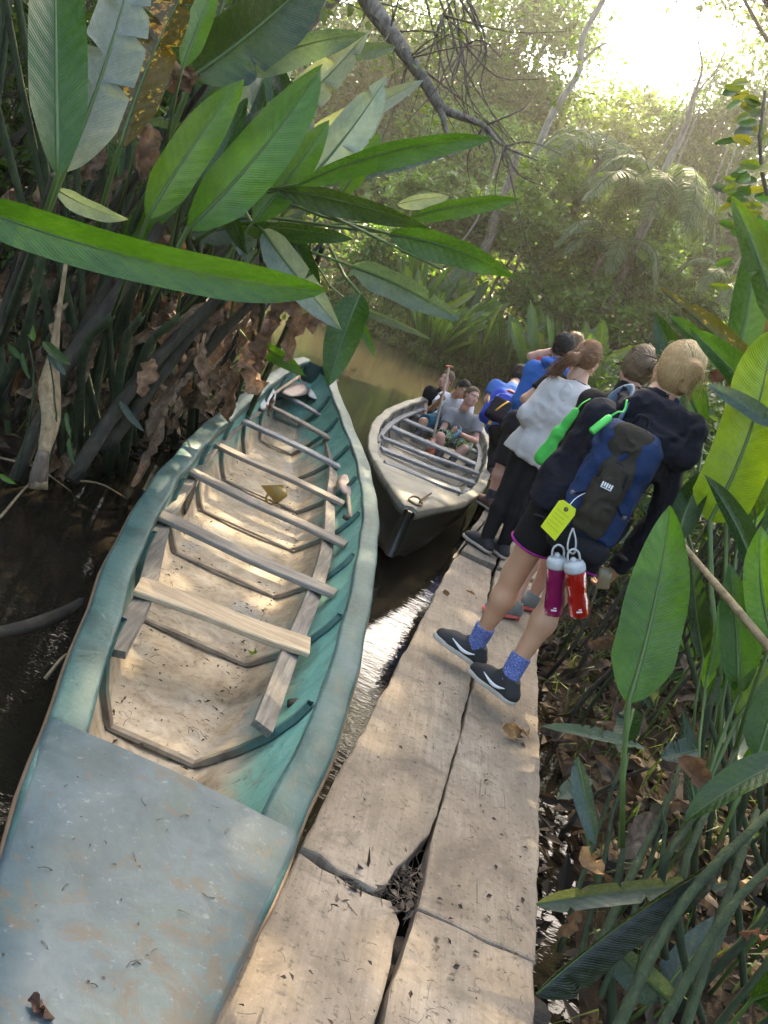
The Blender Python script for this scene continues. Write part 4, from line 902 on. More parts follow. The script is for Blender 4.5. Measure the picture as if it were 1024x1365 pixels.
part('haul_loop', *tube(catmull([PK(-.03, .255, .0), PK(-.02, .295, .01), PK(.02, .295, .01), PK(.03, .255, .0)], 10), .008, 6, sq=.5), CL['packblack'], packA)
lg = [box(PK(-.022 + .0095 * i, -.005 + .001 * (i % 2), .1275), .0062, .019 - .003 * (i % 2), .003, rk, upk, bk_) for i in range(5)] + [box(PK(-.003, -.018, .1275), .045, .003, .003, rk, upk, bk_)]
part('maker_mark', *join(*lg), WHT, packA, smooth=False)
for i, (a, b) in enumerate(((-.16, -.12), (.155, -.15))): part('hip_belt', *tube(catmull([PK(a, -.24, .0), PK(a * 1.25, -.25, -.08), PK(a * 1.1, -.25, -.2)], 8), .02, 6, sq=.4), CL['packblack'], packA)
# yellow luggage tag
tg = [aty(x, y, 3.33) for x, y in ((748, 664), (771, 681), (740, 721), (721, 702))]; tgn = nz(np.cross(tg[1] - tg[0], tg[3] - tg[0])); tgn = tgn if tgn[1] < 0 else -tgn
TAGM = simple('neon_yellow_card', (.62, .70, .02), .45, None, .06)
tagt = thing('luggage_tag', tuple(tg[3]), 'neon yellow luggage tag hanging from the big backpack', 'luggage tag')
cr = [lerp(tg[0], tg[1], .16), lerp(tg[0], tg[1], .86), lerp(tg[1], tg[2], .14), tg[2], tg[3], lerp(tg[0], tg[3], .10)]
part('card', *join((np.array(cr + [c - tgn * .004 for c in cr]), [tuple(range(6)), tuple(range(11, 5, -1))] + [(i, 6 + i, 6 + (i + 1) % 6, (i + 1) % 6) for i in range(6)])), TAGM, tagt, smooth=False)
eyel = lerp(lerp(tg[0], tg[1], .5), lerp(tg[3], tg[2], .5), .16); part('eyelet', *lathe(eyel - tgn * .001, [(.009, 0), (.009, .004), (.004, .004), (.004, .001)], tgn, 14), MAT['rust'], tagt)
part('cord', *tube(catmull([eyel + tgn * .004, aty(768, 664, 3.36), aty(785, 655, 3.40)], 8), .0016, 5), WHT, tagt)
ln = []
for i in range(5):
    a = lerp(tg[0], tg[3], .30 + .12 * i); b = lerp(tg[1], tg[2], .30 + .12 * i); ln.append(beam(lerp(a, b, .14) + tgn * .0008, lerp(a, b, .84 - .1 * (i % 2)) + tgn * .0008, .0016, .0012, tuple(tgn), 0))
part('writing_lines', *join(*ln), simple('tag_ink', (.30, .36, .02), .6), tagt, smooth=False)
# two drinking bottles
def plastic(name, col):
    mm = M(name); return mm.fin(col, .12, None, Transmission_Weight=.55, IOR=1.25)
def bottle(c0, c1, r, mat, label, gname):
    d = nz(c1 - c0); L = np.linalg.norm(c1 - c0); t = thing('water_bottle', tuple(c1), label, 'bottle')
    part('bottle_body', *lathe(c1, [(r * .6, 0), (r * .93, .004), (r, .016), (r * 1.0, L * .30), (r * .93, L * .36), (r * .93, L * .45), (r, L * .52), (r, L * .76), (r * .9, L * .80)], -d, 26), mat, t)
    part('liquid_shade', *lathe(c1 - d * -.0, [(r * .32, .012), (r * .34, L * .5), (r * .3, L * .78)], -d, 14), mat, t)  # inner core added to darken the bottle as its liquid would
    part('cap', *lathe(c1 - d * L * .785, [(r * 1.02, 0), (r * 1.06, .006), (r * 1.04, L * .10), (r * .9, L * .145), (r * .4, L * .165)], -d, 26), CAPM, t)
    _, s_, u_ = frame(-d, (0, 1, 0)); tp = c1 - d * L * .95
    part('carry_loop', *tube(catmull([tp - s_ * .024, tp - d * .035 - s_ * .02, tp - d * .05, tp - d * .035 + s_ * .02, tp + s_ * .024], 16), .0055, 8, sq=.8), CAPM, t)
    part('bite_valve', *lathe(tp - d * -.006, [(.013, 0), (.013, .012), (.008, .022)], nz(-d + s_ * .2), 12), CAPM, t)
    _, s2, u2 = frame(-d, (0, 1, 0)); fr = nz(CAM - c1); fr = nz(fr - d * (fr @ d)); sd2 = np.cross(d, fr)
    part('maker_mark', *join(box(c1 - d * .035 + fr * (r + .0005), .022, .006, .002, sd2, d, fr), box(c1 - d * .045 + fr * (r + .0005) - sd2 * .004, .012, .004, .002, sd2, d, fr)), WHT, t, smooth=False)
    return t
CAPM = simple('grey_plastic_cap', (.44, .46, .47), .4, None, .08)
bottle(aty(744, 738, 3.36), aty(738, 819, 3.38), .041, plastic('magenta_plastic', (.38, .015, .13)), 'translucent magenta water bottle with grey cap hanging below the backpack', 'm')
bottle(aty(765, 744, 3.30), aty(773, 821, 3.32), .041, plastic('red_plastic', (.62, .02, .012)), 'translucent red water bottle with grey cap hanging below the backpack', 'r')
clip = thing('carabiner', tuple(aty(760, 730, 3.34)), 'small grey carabiner clip holding the two bottles to the backpack', 'clip')
part('clip_frame', *tube(catmull([aty(764, 704, 3.36), aty(759, 716, 3.35), aty(757, 732, 3.33), aty(765, 738, 3.31), aty(768, 722, 3.34), aty(764, 704, 3.36)], 20), .005, 8), MAT['steel'], clip)
# green whistle light on the shoulder
gs = thing('green_glow_stick', tuple(aty(787, 577, 3.42)), 'bright green stick clipped to the shoulder of the navy jacket', 'glow stick')
GRN = simple('bright_green_plastic', (.08, .60, .10), .35, None, .1)
part('stick', *lathe(aty(788, 576, 3.42), [(.012, 0), (.016, .006), (.016, .085), (.012, .095), (.008, .10)], aty(813, 556, 3.44) - aty(788, 576, 3.42), 14), GRN, gs)
part('cord', *tube(catmull([aty(814, 555, 3.44), aty(824, 549, 3.44), aty(832, 548, 3.45), aty(836, 533, 3.48)], 14), .004, 6), GRN, gs)
# something bright in her hand
part_ = solo('phone', *box(JA['har'] + V(-.035, -.03, -.055), .06, .012, .10, nz(V(1, .2, .3)), nz(V(-.2, 1, 0)), nz(V(-.3, .05, 1)), .005), simple('phone_glass', (.30, .24, .15), .12), 'small shiny phone held in the hand of the blonde person', 'phone')
# ---- girl in the thin white jacket
fB = nz(V(.25, .95, 0))
JB = mkJ(dict(head=(784, 478, 6.18), neck=(771, 513, 6.12), shl=(738, 518, 6.08), shr=(797, 543, 6.08), ell=(704, 553, 6.02), hal=(722, 572, 6.26), elr=(785, 590, 6.1), har=(765, 620, 6.2), hipl=(702, 600, 6.08), hipr=(726, 612, 6.08), knl=(674, 660, 6.08), anl=(650, 716, 6.06), knr=(698, 668, 6.06), anr=(674, 720, 6.10)), hf=nz(V(.62, .76, -.05)), hup=UPW.copy(), back=-fB)
for q in 'lr': JB['an' + q][2] = ZJ + .085
Bp = thing('person', (.8, 6.08, ZJ), 'person in thin white jacket and black leggings with auburn ponytail', 'person')
body(JB, SK1, Bp, .012, .008); shirt(JB, CL['white'], Bp, .034, 'long', .06, .011, .016, 'jacket', 3); pants(JB, CL['leggings'], Bp, .008, 2.0, .011, .002, 'leggings', 4)
sB = nz(JB['shr'] - JB['shl']); hh = JB['neck'] - fB * .13 + V(-.0, 0, -.10) - sB * .03
F = Field(hh - .2, hh + .2, .009); F.ell(hh + V(-.01, 0, -.02), (.045, .035, .11), None, .02); F.wrinkle(.008, 25, 1); part('rolled_hood', *F.mesh(), CL['white'], Bp)
for q, toe in (('l', V(-.75, .6, 0)), ('r', V(-.6, .75, 0))): shoe(JB['an' + q], toe, (SHB, RUB), Bp, UPW, .008)
kn = JB['head'] - JB['hf'] * .105 + V(0, 0, .01)
F = Field(JB['head'] - .4, JB['head'] + .25, .008); Mh = np.array([np.cross(JB['hf'], JB['hup']), JB['hf'], JB['hup']])
F.ell(JB['head'] + UPW * .03 - JB['hf'] * .016, (.086, .103, .10), Mh, .02); F.ell(JB['head'] - UPW * .02 - JB['hf'] * .035, (.075, .07, .075), Mh, .04)
F.cap(kn, kn + V(-.05, -.04, -.06), .034, .042, .02); F.cap(kn + V(-.05, -.04, -.06), kn + V(-.12, -.06, -.17), .042, .016, .03)
F.wrinkle(.010, 34, 4); F.cut(JB['head'] + JB['hf'] * .05 + V(0, 0, .05), nz(JB['hf'] * .8 - JB['hup'] * .5)); hB = part('hair', *F.mesh(), HR['auburn'], Bp)
strands(JB['head'], JB['hf'], JB['hup'], kn, 220, HR['auburn'], hB, 1.0, .0024, 1.0, (.088, .105, .103), 8)
rg = np.random.default_rng(5); ms = []
for i in range(110):
    e = rg.normal(0, .016, 3); p0 = kn + e; p1 = kn + V(-.05, -.045, -.05) + rg.normal(0, .022, 3); p2 = kn + V(-.10, -.06, -.13) + rg.normal(0, .028, 3); p3 = kn + V(-.14, -.07, -.21) + rg.normal(0, .03, 3)
    ms.append(tube(catmull([p0, p1, p2, p3], 8), [.0026, .0026, .001], 3, cap=False))
part('ponytail', *join(*ms), HR['auburn'], hB)
tufts(hB, np.array([JB['head'] + nz(q) * .1 for q in np.random.default_rng(2).normal(0, 1, (400, 3)) if nz(q) @ JB['hf'] < .25]), JB['head'], HR['auburn'], 160, .035, 5, r=.0014)
part('necklace', *tube([JB['neck'] + V(.055 * math.cos(a), .06 * math.sin(a), .02) for a in np.linspace(0, 2 * math.pi, 16)], .006, 5), CL['black'], Bp)
# green bag slung between the two girls
gb0, gb1 = aty(768, 548, 4.7), aty(719, 608, 4.7)
F = Field(np.minimum(gb0, gb1) - .2, np.maximum(gb0, gb1) + .2, .009); F.cap(gb0, lerp(gb0, gb1, .5), .018, .03, .02); F.cap(lerp(gb0, gb1, .5), gb1 + V(.02, 0, 0), .03, .042, .02); F.wrinkle(.010, 18, 9)
gbag = thing('green_bag', tuple(gb1 - V(0, 0, .08)), 'bright green cloth bag hanging between the white and navy jackets', 'bag')
part('bag_body', *F.mesh(), CL['green'], gbag); part('bag_strap', *tube(catmull([gb0, aty(776, 538, 4.7), aty(786, 532, 4.75)], 8), .01, 6, sq=.4), CL['green'], gbag)

# ---- boy in the blue hooded top
fC = nz(V(.1, 1, 0))
JC = mkJ(dict(head=(751, 463, 7.6), neck=(741, 488, 7.52), shl=(713, 492, 7.5), shr=(766, 512, 7.5), ell=(692, 535, 7.45), hal=(692, 560, 7.7), elr=(755, 555, 7.5), har=(742, 580, 7.7), hipl=(692, 568, 7.5), hipr=(714, 578, 7.5), knl=(670, 618, 7.5), anl=(656, 660, 7.48), knr=(695, 625, 7.6), anr=(680, 668, 7.6)), hf=nz(V(.25, .96, 0)), hup=UPW.copy(), back=-fC, girth=1.05)
for q in 'lr': JC['an' + q][2] = ZJ + .085
Cp = thing('person', (.85, 7.5, ZJ), 'dark haired person in bright blue hooded top, standing beyond the white jacket', 'person')
body(JC, SK3, Cp, .014, .009); shirt(JC, CL['blue'], Cp, .028, 'long', .05, .013, .012, 'hooded_top', 5, collar=.06); pants(JC, CL['dark'], Cp, .03, 1.0, .013, .006, 'shorts', 6, .01)
hh = JC['neck'] - fC * .075 - V(0, 0, .02); sC = nz(JC['shr'] - JC['shl'])
F = Field(hh - .25, hh + .25, .011); F.cap(hh - sC * .09 + V(0, 0, .03), hh + sC * .09, .045, .045, .03); F.cap(hh - sC * .05 - V(0, 0, .07), hh + sC * .05 - V(0, 0, .07), .04, .04, .04); F.wrinkle(.012, 18, 2); part('hood', *F.mesh(), CL['blue'], Cp)
short_hair(Cp, JC, HR['dark'], 420, .026, 1.0, .009, .004, .075, .04, .014)
for q, toe in (('l', V(-.7, .6, 0)), ('r', V(-.4, .9, 0))): sock(JC['kn' + q], JC['an' + q], CL['sockd'], Cp, .3); shoe(JC['an' + q], toe, (simple('brown_shoe_' + q, (.10, .045, .035), .7), RUB), Cp, UPW, .009)
part('pack_strap', *tube(catmull([aty(729, 482, 7.42), aty(737, 490, 7.36), aty(742, 503, 7.34), aty(738, 530, 7.34)], 10), .022, 6, sq=.3), CL['packblack'], Cp)
# black bag at hip
bc_ = aty(693, 566, 6.75); Mb = np.array([nz(V(.9, .1, -.1)), nz(V(-.1, .2, 1)), nz(V(.1, -1, .2))])
F = Field(bc_ - .3, bc_ + .3, .01); F.rbox(bc_, (.125, .10, .075), Mb, .06, .02); F.rbox(bc_ + V(.02, -.06, -.02), (.07, .055, .03), Mb, .025, .02); F.wrinkle(.010, 16, 4)
bag = thing('shoulder_bag', tuple(bc_ - V(0, 0, .1)), 'black shoulder bag with grey patch hanging beside the white jacket', 'bag')
part('bag_body', *F.mesh(), CL['packblack'], bag); part('patch', *box(bc_ + V(.035, -.098, -.01), .07, .05, .006, Mb[0], Mb[1], Mb[2], .003), simple('grey_patch', (.16, .16, .17), .6), bag)
part('bag_strap', *tube(catmull([bc_ + V(.08, 0, .07), aty(712, 538, 6.8), aty(735, 505, 6.85), aty(748, 495, 6.9)], 12), .014, 6, sq=.3), CL['packblack'], bag)

# ---- person in black tee, mostly hidden behind the white jacket
JG = stand(.93, 6.82, ZJ, 1.6, (.1, 1)); JG.update(dict(shl=aty(739, 505, 6.8), ell=aty(700, 532, 6.75), hal=aty(722, 553, 6.85)))
Gp = thing('person', (.93, 6.82, ZJ), 'person in black tee with bare bent arm, mostly hidden behind the white jacket', 'person')
JG['hipl'] += V(.02, 0, 0)
body(JG, SK2, Gp, .014, .01); shirt(JG, CL['black'], Gp, .014, 'short', .04, .014, .006, 'tee_shirt', 7); pants(JG, CL['dark'], Gp, .012, 2.0, .014, .004)
short_hair(Gp, JG, HR['brown'], 420, .026, 1.0, .011, .004)
for q in 'lr': shoe(JG['an' + q], V(0, 1, 0), (SHB, RUB), Gp, UPW, .011)

# ---- person in red, arm raised behind the boy's head
JF = mkJ(dict(head=(764, 461, 8.35), neck=(753, 482, 8.35), shl=(733, 487, 8.35), shr=(772, 503, 8.35), ell=(708, 475, 8.3), hal=(745, 465, 8.25), hipl=(705, 555, 8.35), hipr=(725, 563, 8.35), knl=(690, 605, 8.35), anl=(676, 640, 8.35), knr=(706, 612, 8.35), anr=(694, 648, 8.35), elr=(765, 540, 8.35), har=(755, 565, 8.5)), hf=nz(V(.5, .8, 0)), hup=UPW.copy(), back=V(0, -1, 0))
for q in 'lr': JF['an' + q][2] = ZJ + .085
Fp = thing('person', (.95, 8.35, ZJ), 'person in red top with one arm raised to the head, behind the blue hooded top', 'person')
body(JF, SK3, Fp, .015, .01, [((JF['hal'], nz(JF['hal'] - JF['ell']), V(0, .5, -.8), V(0, -.6, .7)), dict(curl=.5, h=.008))]); shirt(JF, CL['red'], Fp, .016, 'short', .05, .014, .006, 'tee_shirt', 8, slf=.8); pants(JF, CL['dark'], Fp, .02, 1.2, .014, .005, 'shorts')
short_hair(Fp, JF, HR['sandy'], 420, .026, 1.0, .01, .004)
for q in 'lr': shoe(JF['an' + q], V(0, 1, 0), (GREYSH, RUB), Fp, UPW, .011)

# ---- person in mid blue tee bending at the end of the jetty
JD = mkJ(dict(head=(692, 501, 9.75), neck=(684, 514, 9.5), shl=(661, 515, 9.4), shr=(704, 530, 9.4), ell=(650, 533, 9.35), hal=(655, 552, 9.6), elr=(705, 560, 9.5), har=(698, 580, 9.7), hipl=(665, 570, 9.05), hipr=(681, 577, 9.05), knl=(662, 592, 9.35), anl=(665, 612, 9.0), knr=(680, 600, 9.35), anr=(684, 620, 9.0)), hf=nz(V(.2, .9, -.4)), hup=nz(V(0, .4, .9)), back=V(0, -1, 0), girth=1.05)
for q in 'lr': JD['an' + q][2] = ZJ + .08
Dp = thing('person', (.85, 9.05, ZJ), 'person in mid blue tee bending forward at the far end of the jetty', 'person')
body(JD, SK3, Dp, .015, .01); shirt(JD, CL['blue2'], Dp, .02, 'short', .04, .014, .009, 'tee_shirt', 9); pants(JD, CL['dark'], Dp, .025, 1.9, .015, .005)
short_hair(Dp, JD, HR['dark'], 420, .026, 1.0, .01, .003, .08)
for q in 'lr': shoe(JD['an' + q], V(0, 1, 0), (SHB, RUB), Dp, UPW, .011)
pc = aty(667, 547, 9.12); pu = nz(aty(683, 522, 9.30) - aty(654, 568, 8.98)); pr = nz(aty(686, 556, 9.1) - aty(648, 542, 9.1)); pr = nz(pr - pu * (pr @ pu)); pb = np.cross(pr, pu); pb = pb if pb[1] < 0 else -pb; Mq = np.array([pr, pu, pb])
packD = thing('backpack', tuple(pc - V(0, 0, .2)), 'bright blue and black backpack with yellow straps on the bending person', 'backpack')
def PD(a, b, c): return pc + pr * a + pu * b + pb * c
F = Field(pc - .4, pc + .4, .011); F.rbox(pc, (.17, .215, .10), Mq, .08, .02); F.wrinkle(.010, 14, 3); part('pack_body', *F.mesh(), CL['packroyal'], packD)
F = Field(pc - .4, pc + .4, .011); F.rbox(PD(0, -.06, .075), (.125, .145, .055), Mq, .05, .02); F.wrinkle(.008, 16, 5); part('front_pocket', *F.mesh(), CL['packblack'], packD)
YEL = simple('amber_strap', (.62, .33, .03), .5)
part('yellow_strap', *tube(catmull([PD(-.035, -.12, .13), PD(0.0, -.02, .138), PD(.03, .06, .128)], 8), .014, 6, sq=.4), YEL, packD)
part('yellow_strap', *tube(catmull([PD(-.165, .06, .04), PD(-.155, .0, .07), PD(-.135, -.05, .08)], 8), .016, 6, sq=.5), YEL, packD)
part('yellow_strap', *tube(catmull([PD(.165, -.02, .04), PD(.15, -.06, .075), PD(.13, -.09, .08)], 8), .016, 6, sq=.5), YEL, packD)
part('zip_piping', *tube(catmull([PD(-.12, -.02, .105), PD(-.09, .11, .10), PD(0, .15, .10), PD(.09, .11, .10), PD(.12, -.02, .105)], 18), .005, 5), simple('pale_piping', (.45, .5, .6), .5), packD)
part('top_grip', *tube(catmull([PD(-.05, .20, .03), PD(-.03, .235, .05), PD(.04, .235, .05), PD(.06, .20, .03)], 10), .016, 7), MAT['orange'], packD)
part('tail_tab', *box(PD(-.02, -.235, .06), .035, .05, .006, pr, pu, pb, .003), YEL, packD)

# ---- person hidden behind the near girl: hair knot, dark top, grey and coral shoes
JE = stand(.93, 4.92, ZJ, 1.66, (-.1, 1)); JE['head'] = aty(850, 490, 4.95); JE['neck'] = aty(836, 524, 4.9)
JE['shl'] += V(.05, 0, 0); JE['ell'] += V(.10, .08, 0); JE['hal'] += V(.14, .12, 0)
for q, P_ in (('l', (672, 822)), ('r', (698, 812))):
    g = on(*P_, ZJ + .005); JE['an' + q] = g + V(.02, .02, .083); JE['kn' + q] = lerp(JE['hip' + q], JE['an' + q], .5) + V(0, .02, 0)
Ep = thing('person', (.95, 4.92, ZJ), 'person with light brown hair knot and coral soled shoes, behind the blonde person', 'person')
body(JE, SK3, Ep, .012, .009); shirt(JE, CL['black'], Ep, .024, 'long', .05, .012, .010, 'jacket', 10, collar=.05); pants(JE, CL['black'], Ep, .014, .7, .012, .004, 'shorts')
for q, toe in (('l', V(-.55, -.35, 0)), ('r', V(-.6, -.3, 0))): shoe(JE['an' + q], -np.array(toe) * V(1, -1, 1) * V(-1, 1, 1), (GREYSH, PINK), Ep, UPW, .008)
kn = JE['head'] - JE['hf'] * .105 + V(.04, 0, .03); Mh = np.array([np.cross(JE['hf'], JE['hup']), JE['hf'], JE['hup']])
F = Field(JE['head'] - .25, JE['head'] + .25, .008); F.ell(JE['head'] + UPW * .03 - JE['hf'] * .016, (.088, .104, .10), Mh, .02); F.ell(JE['head'] - UPW * .02 - JE['hf'] * .035, (.076, .07, .075), Mh, .04); F.ell(kn, (.046, .04, .042), None, .02)
F.wrinkle(.012, 36, 6); F.cut(JE['head'] + JE['hf'] * .05 + V(0, 0, .05), nz(JE['hf'] * .8 - JE['hup'] * .5)); hE = part('hair', *F.mesh(), HR['brown'], Ep)
strands(JE['head'], JE['hf'], JE['hup'], kn, 220, HR['brown'], hE, 1.0, .0022, 1.0, (.09, .106, .104), 9)
rg = np.random.default_rng(21); ms = []
for i in range(70):
    a0 = rg.normal(0, 1, 3); a0 = nz(a0) * .04; ms.append(tube(catmull([kn + a0, kn + a0 * 1.1 + rg.normal(0, .02, 3), kn - a0 * .9 + rg.normal(0, .012, 3)], 8), .0022, 3, cap=False))
part('hair_knot', *join(*ms), HR['brown'], hE)

# ---- three seated in the white boat
def seated(label, tab, hf, hup, skin, top, bottom, hair, to, hands, shoes=(SHB, RUB), seed=0, socks=None, hvol=.0, line=.035):
    J = mkJ(tab, hf=nz(hf), hup=nz(hup), back=V(0, .5, -.8)); fl = .085
    for q in 'lr':
        if J['an' + q][2] < fl + .05: J['an' + q][2] = fl + .05
        dv = J['kn' + q] - J['an' + q]
    o = thing('person', tuple((J['hipl'] + J['hipr']) / 2 * V(1, 1, 0) + V(0, 0, .25)), label, 'person')
    hs = [((J['ha' + q], d, n, th), dict(curl=c, h=.007)) for q, d, n, th, c in hands(J)]
    b = body(J, skin, o, .012, .0065, hs); shirt(J, top, o, .018, 'short', .03, .011, .010, 'tee_shirt', 12 + seed); pants(J, bottom, o, .026, to, .011, .007, 'shorts', 15 + seed, .012, .08)
    hr_ = short_hair(o, J, hair, 420, .020, 1.0, .007, hvol, .06, line, .008); face_bits(o, J['head'], J['hf'], J['hup'], hair)
    for q in 'lr':
        if socks is not None: sock(J['kn' + q], J['an' + q], socks, o, .35)
        shoe(J['an' + q], V(-.1, -1, 0), shoes, o, UPW, .009)
    return o, J
PADT, PADB = aty(599, 489, 11.15), aty(571, 616, 10.42)
oH1, JH1 = seated('seated person in heather grey tee and patterned shorts, holding a small blue bottle', dict(head=(629, 529, 10.8), neck=(619, 546, 10.92), shl=(601, 550, 10.95), shr=(637, 561, 10.95), hipl=(600, 585, 11.12), hipr=(617, 592, 11.12), ell=(590, 574, 10.8), hal=(577, 589, 10.56), elr=(634, 588, 10.8), har=(613, 578, 10.55), knl=(587, 582, 10.62), knr=(619, 598, 10.62), anl=(583, 612, 10.62), anr=(601, 618, 10.55)),
    V(.5, -.85, .08), V(.12, 0, 1), SK3, CL['grey'], CL['print_'], HR['sandy'], .92, lambda J: [('l', nz(J['hal'] - J['ell']), V(.3, -.5, -.6), V(0, 0, 1), 1.0), ('r', nz(J['har'] - J['elr']), V(-.2, .5, .4), V(0, 0, 1), 1.0)], seed=1, socks=CL['sockd'])
oH2, JH2 = seated('seated person in white tee and teal shorts gripping a paddle, looking down', dict(head=(617, 519, 11.45), neck=(606, 527, 11.65), shl=(592, 529, 11.68), shr=(624, 543, 11.68), hipl=(585, 561, 11.9), hipr=(602, 568, 11.9), ell=(575, 545, 11.4), hal=(589, 531, 11.12), elr=(622, 566, 11.6), har=(607, 575, 11.3), knl=(564, 562, 11.35), knr=(592, 578, 11.35), anl=(553, 588, 11.3), anr=(580, 604, 11.3)),
    V(.45, -.75, -.42), V(.2, -.3, .9), SK2, CL['whitet'], CL['teal'], HR['dark'], .9, lambda J: [('l', nz(J['hal'] - J['ell']), V(-.1, -.8, .2), V(0, 0, 1), 1.1), ('r', nz(J['har'] - J['elr']), V(0, 0, -1), V(0, -1, 0), .6)], seed=2, socks=CL['sockd'])
oH3, JH3 = seated('seated person in black tee turned aside, behind the white tee', dict(head=(595, 506, 12.3), neck=(588, 519, 12.45), shl=(573, 521, 12.35), shr=(606, 533, 12.35), hipl=(569, 549, 12.6), hipr=(586, 556, 12.6), ell=(566, 537, 12.35), hal=(567, 550, 12.1), elr=(606, 553, 12.4), har=(595, 560, 12.1), knl=(560, 552, 12.1), knr=(578, 563, 12.1), anl=(556, 575, 12.1), anr=(572, 585, 12.1)),
    V(-.55, -.8, -.05), V(.1, 0, 1), SK3, CL['black'], CL['dark'], HR['sandy'], .9, lambda J: [('l', nz(J['hal'] - J['ell']), V(.4, -.5, 0), V(0, -1, 0), .6)], seed=3, hvol=.006)
part('wristband', *tube([JH3['hal'] + V(.03 * math.cos(a), .03 * math.sin(a), 0) for a in np.linspace(0, 2 * math.pi, 14)], .012, 5), CL['black'], oH3)
q_ = oH1['label']; lgp = JH1['shr'] * .35 + JH1['shl'] * .65 + V(.13, -.145, -.12)
part('chest_mark', *join(tube([lgp + V(-.012, 0, .01), lgp + V(0, -.003, .002), lgp + V(.012, 0, .01)], .0025, 4), tube([lgp + V(-.012, 0, -.008), lgp + V(0, -.003, 0), lgp + V(.012, 0, -.008)], .0025, 4)), CL['black'], oH1)
paddle('upright paddle with orange blade and grip held by the seated people', PADT, lerp(PADT, PADB, .76), PADB, (MAT['orange'], MAT['paddle_wood'], MAT['orange']), .06, (0, 1, .2))
sb = thing('small_bottle', tuple(JH1['har'] + V(-.04, -.06, -.03)), 'small blue bottle in the hand of the grey tee person', 'bottle')
part('bottle_body', *lathe(JH1['har'] + V(-.045, -.06, -.05), [(.018, 0), (.022, .01), (.022, .09), (.012, .105)], V(.25, 0, 1), 12), simple('pale_blue_plastic', (.16, .42, .62), .2), sb)
part('cap', *lathe(JH1['har'] + V(-.018, -.06, .055), [(.014, 0), (.014, .02)], V(.25, 0, 1), 12), simple('cyan_cap', (.03, .45, .60), .35), sb)
# ------------------------------------------------------------------ big-leaved plants
GD, GM, GB, GY_ = (.020, .058, .012), (.038, .110, .016), (.085, .215, .016), (.22, .33, .018)
WX, WX2, OL = (.25, .32, .345), (.085, .135, .13), (.10, .075, .012)
def leaf_geom(base, tip, hw, roll=0.0, bend=(0, 0), fold=.3, torn=0, seed=0, nseg=20, prof='lance', view=None, wave=.03, twist=0.0):
    base, tip = np.array(base, float), np.array(tip, float); L = np.linalg.norm(tip - base); T = nz(tip - base); rg = np.random.default_rng(seed)
    Cv = (CAM - (base + tip) / 2) if view is None else np.array(view, float)
    N0 = nz(Cv - T * (Cv @ T)); S0 = np.cross(T, N0); a = math.radians(roll)
    N = N0 * math.cos(a) + S0 * math.sin(a); S = np.cross(T, N)
    ctl = (base + tip) / 2 + (S0 * bend[0] + N0 * bend[1]) * L
    t = np.linspace(0, 1, nseg + 1); cen = ((1 - t) ** 2)[:, None] * base + (2 * t * (1 - t))[:, None] * ctl + (t ** 2)[:, None] * tip
    if prof == 'lance': w = np.minimum(1, (t / .22 + .02)) ** .55 * np.where(t > .45, np.clip(1 - ((t - .45) / .55) ** 2.0, 0, 1) ** .85, 1)
    elif prof == 'strap': w = np.minimum(1, (t / .12 + .03)) ** .6 * np.where(t > .7, np.clip(1 - ((t - .7) / .3) ** 2.0, 0, 1) ** .75, 1)
    else: w = np.minimum(1, (t / .30 + .02)) ** .6 * np.where(t > .5, np.clip(1 - ((t - .5) / .5) ** 2.4, 0, 1) ** .6, 1)
    w = np.maximum(w, .012) * hw; vv = np.array([-1, -.66, -.33, -.03, .03, .33, .66, 1]); wl = np.ones((nseg + 1, 2))
    for k in range(torn):
        i = rg.integers(3, nseg - 1); s = rg.integers(0, 2); wl[i, s] *= rg.uniform(.25, .6)
        if rg.random() < .5: wl[i - 1, s] *= .93
    P = []; UV = []; ph = rg.uniform(0, 6); GR = np.gradient(cen, axis=0)
    for i in range(nseg + 1):
        Ti = nz(GR[i]); tw = math.radians(twist) * (t[i] - .3); Sx = S * math.cos(tw) + N * math.sin(tw); Si = nz(Sx - Ti * (Sx @ Ti)); Ni = np.cross(Si, Ti); Ni = Ni if Ni @ N > 0 else -Ni
        for v in vv:
            ww = w[i] * (wl[i, 0] if v < 0 else wl[i, 1]); x = v * ww
            up = fold * abs(v) ** 1.25 * w[i] + wave * hw * math.sin(t[i] * 16 + ph + (2 if v > 0 else 0)) * abs(v) ** 2 * 2 + .10 * hw * math.sin(t[i] * 5 + ph) * v
            P.append(cen[i] + Si * x * math.cos(.5 * fold * abs(v)) + Ni * up); UV.append((t[i], (v + 1) / 2))
    k = len(vv); f = np.array([(i * k + j, i * k + j + 1, (i + 1) * k + j + 1, (i + 1) * k + j) for i in range(nseg) for j in range(k - 1)])
    return np.array(P), f, np.array(UV), cen
LEAFSEED = [100]
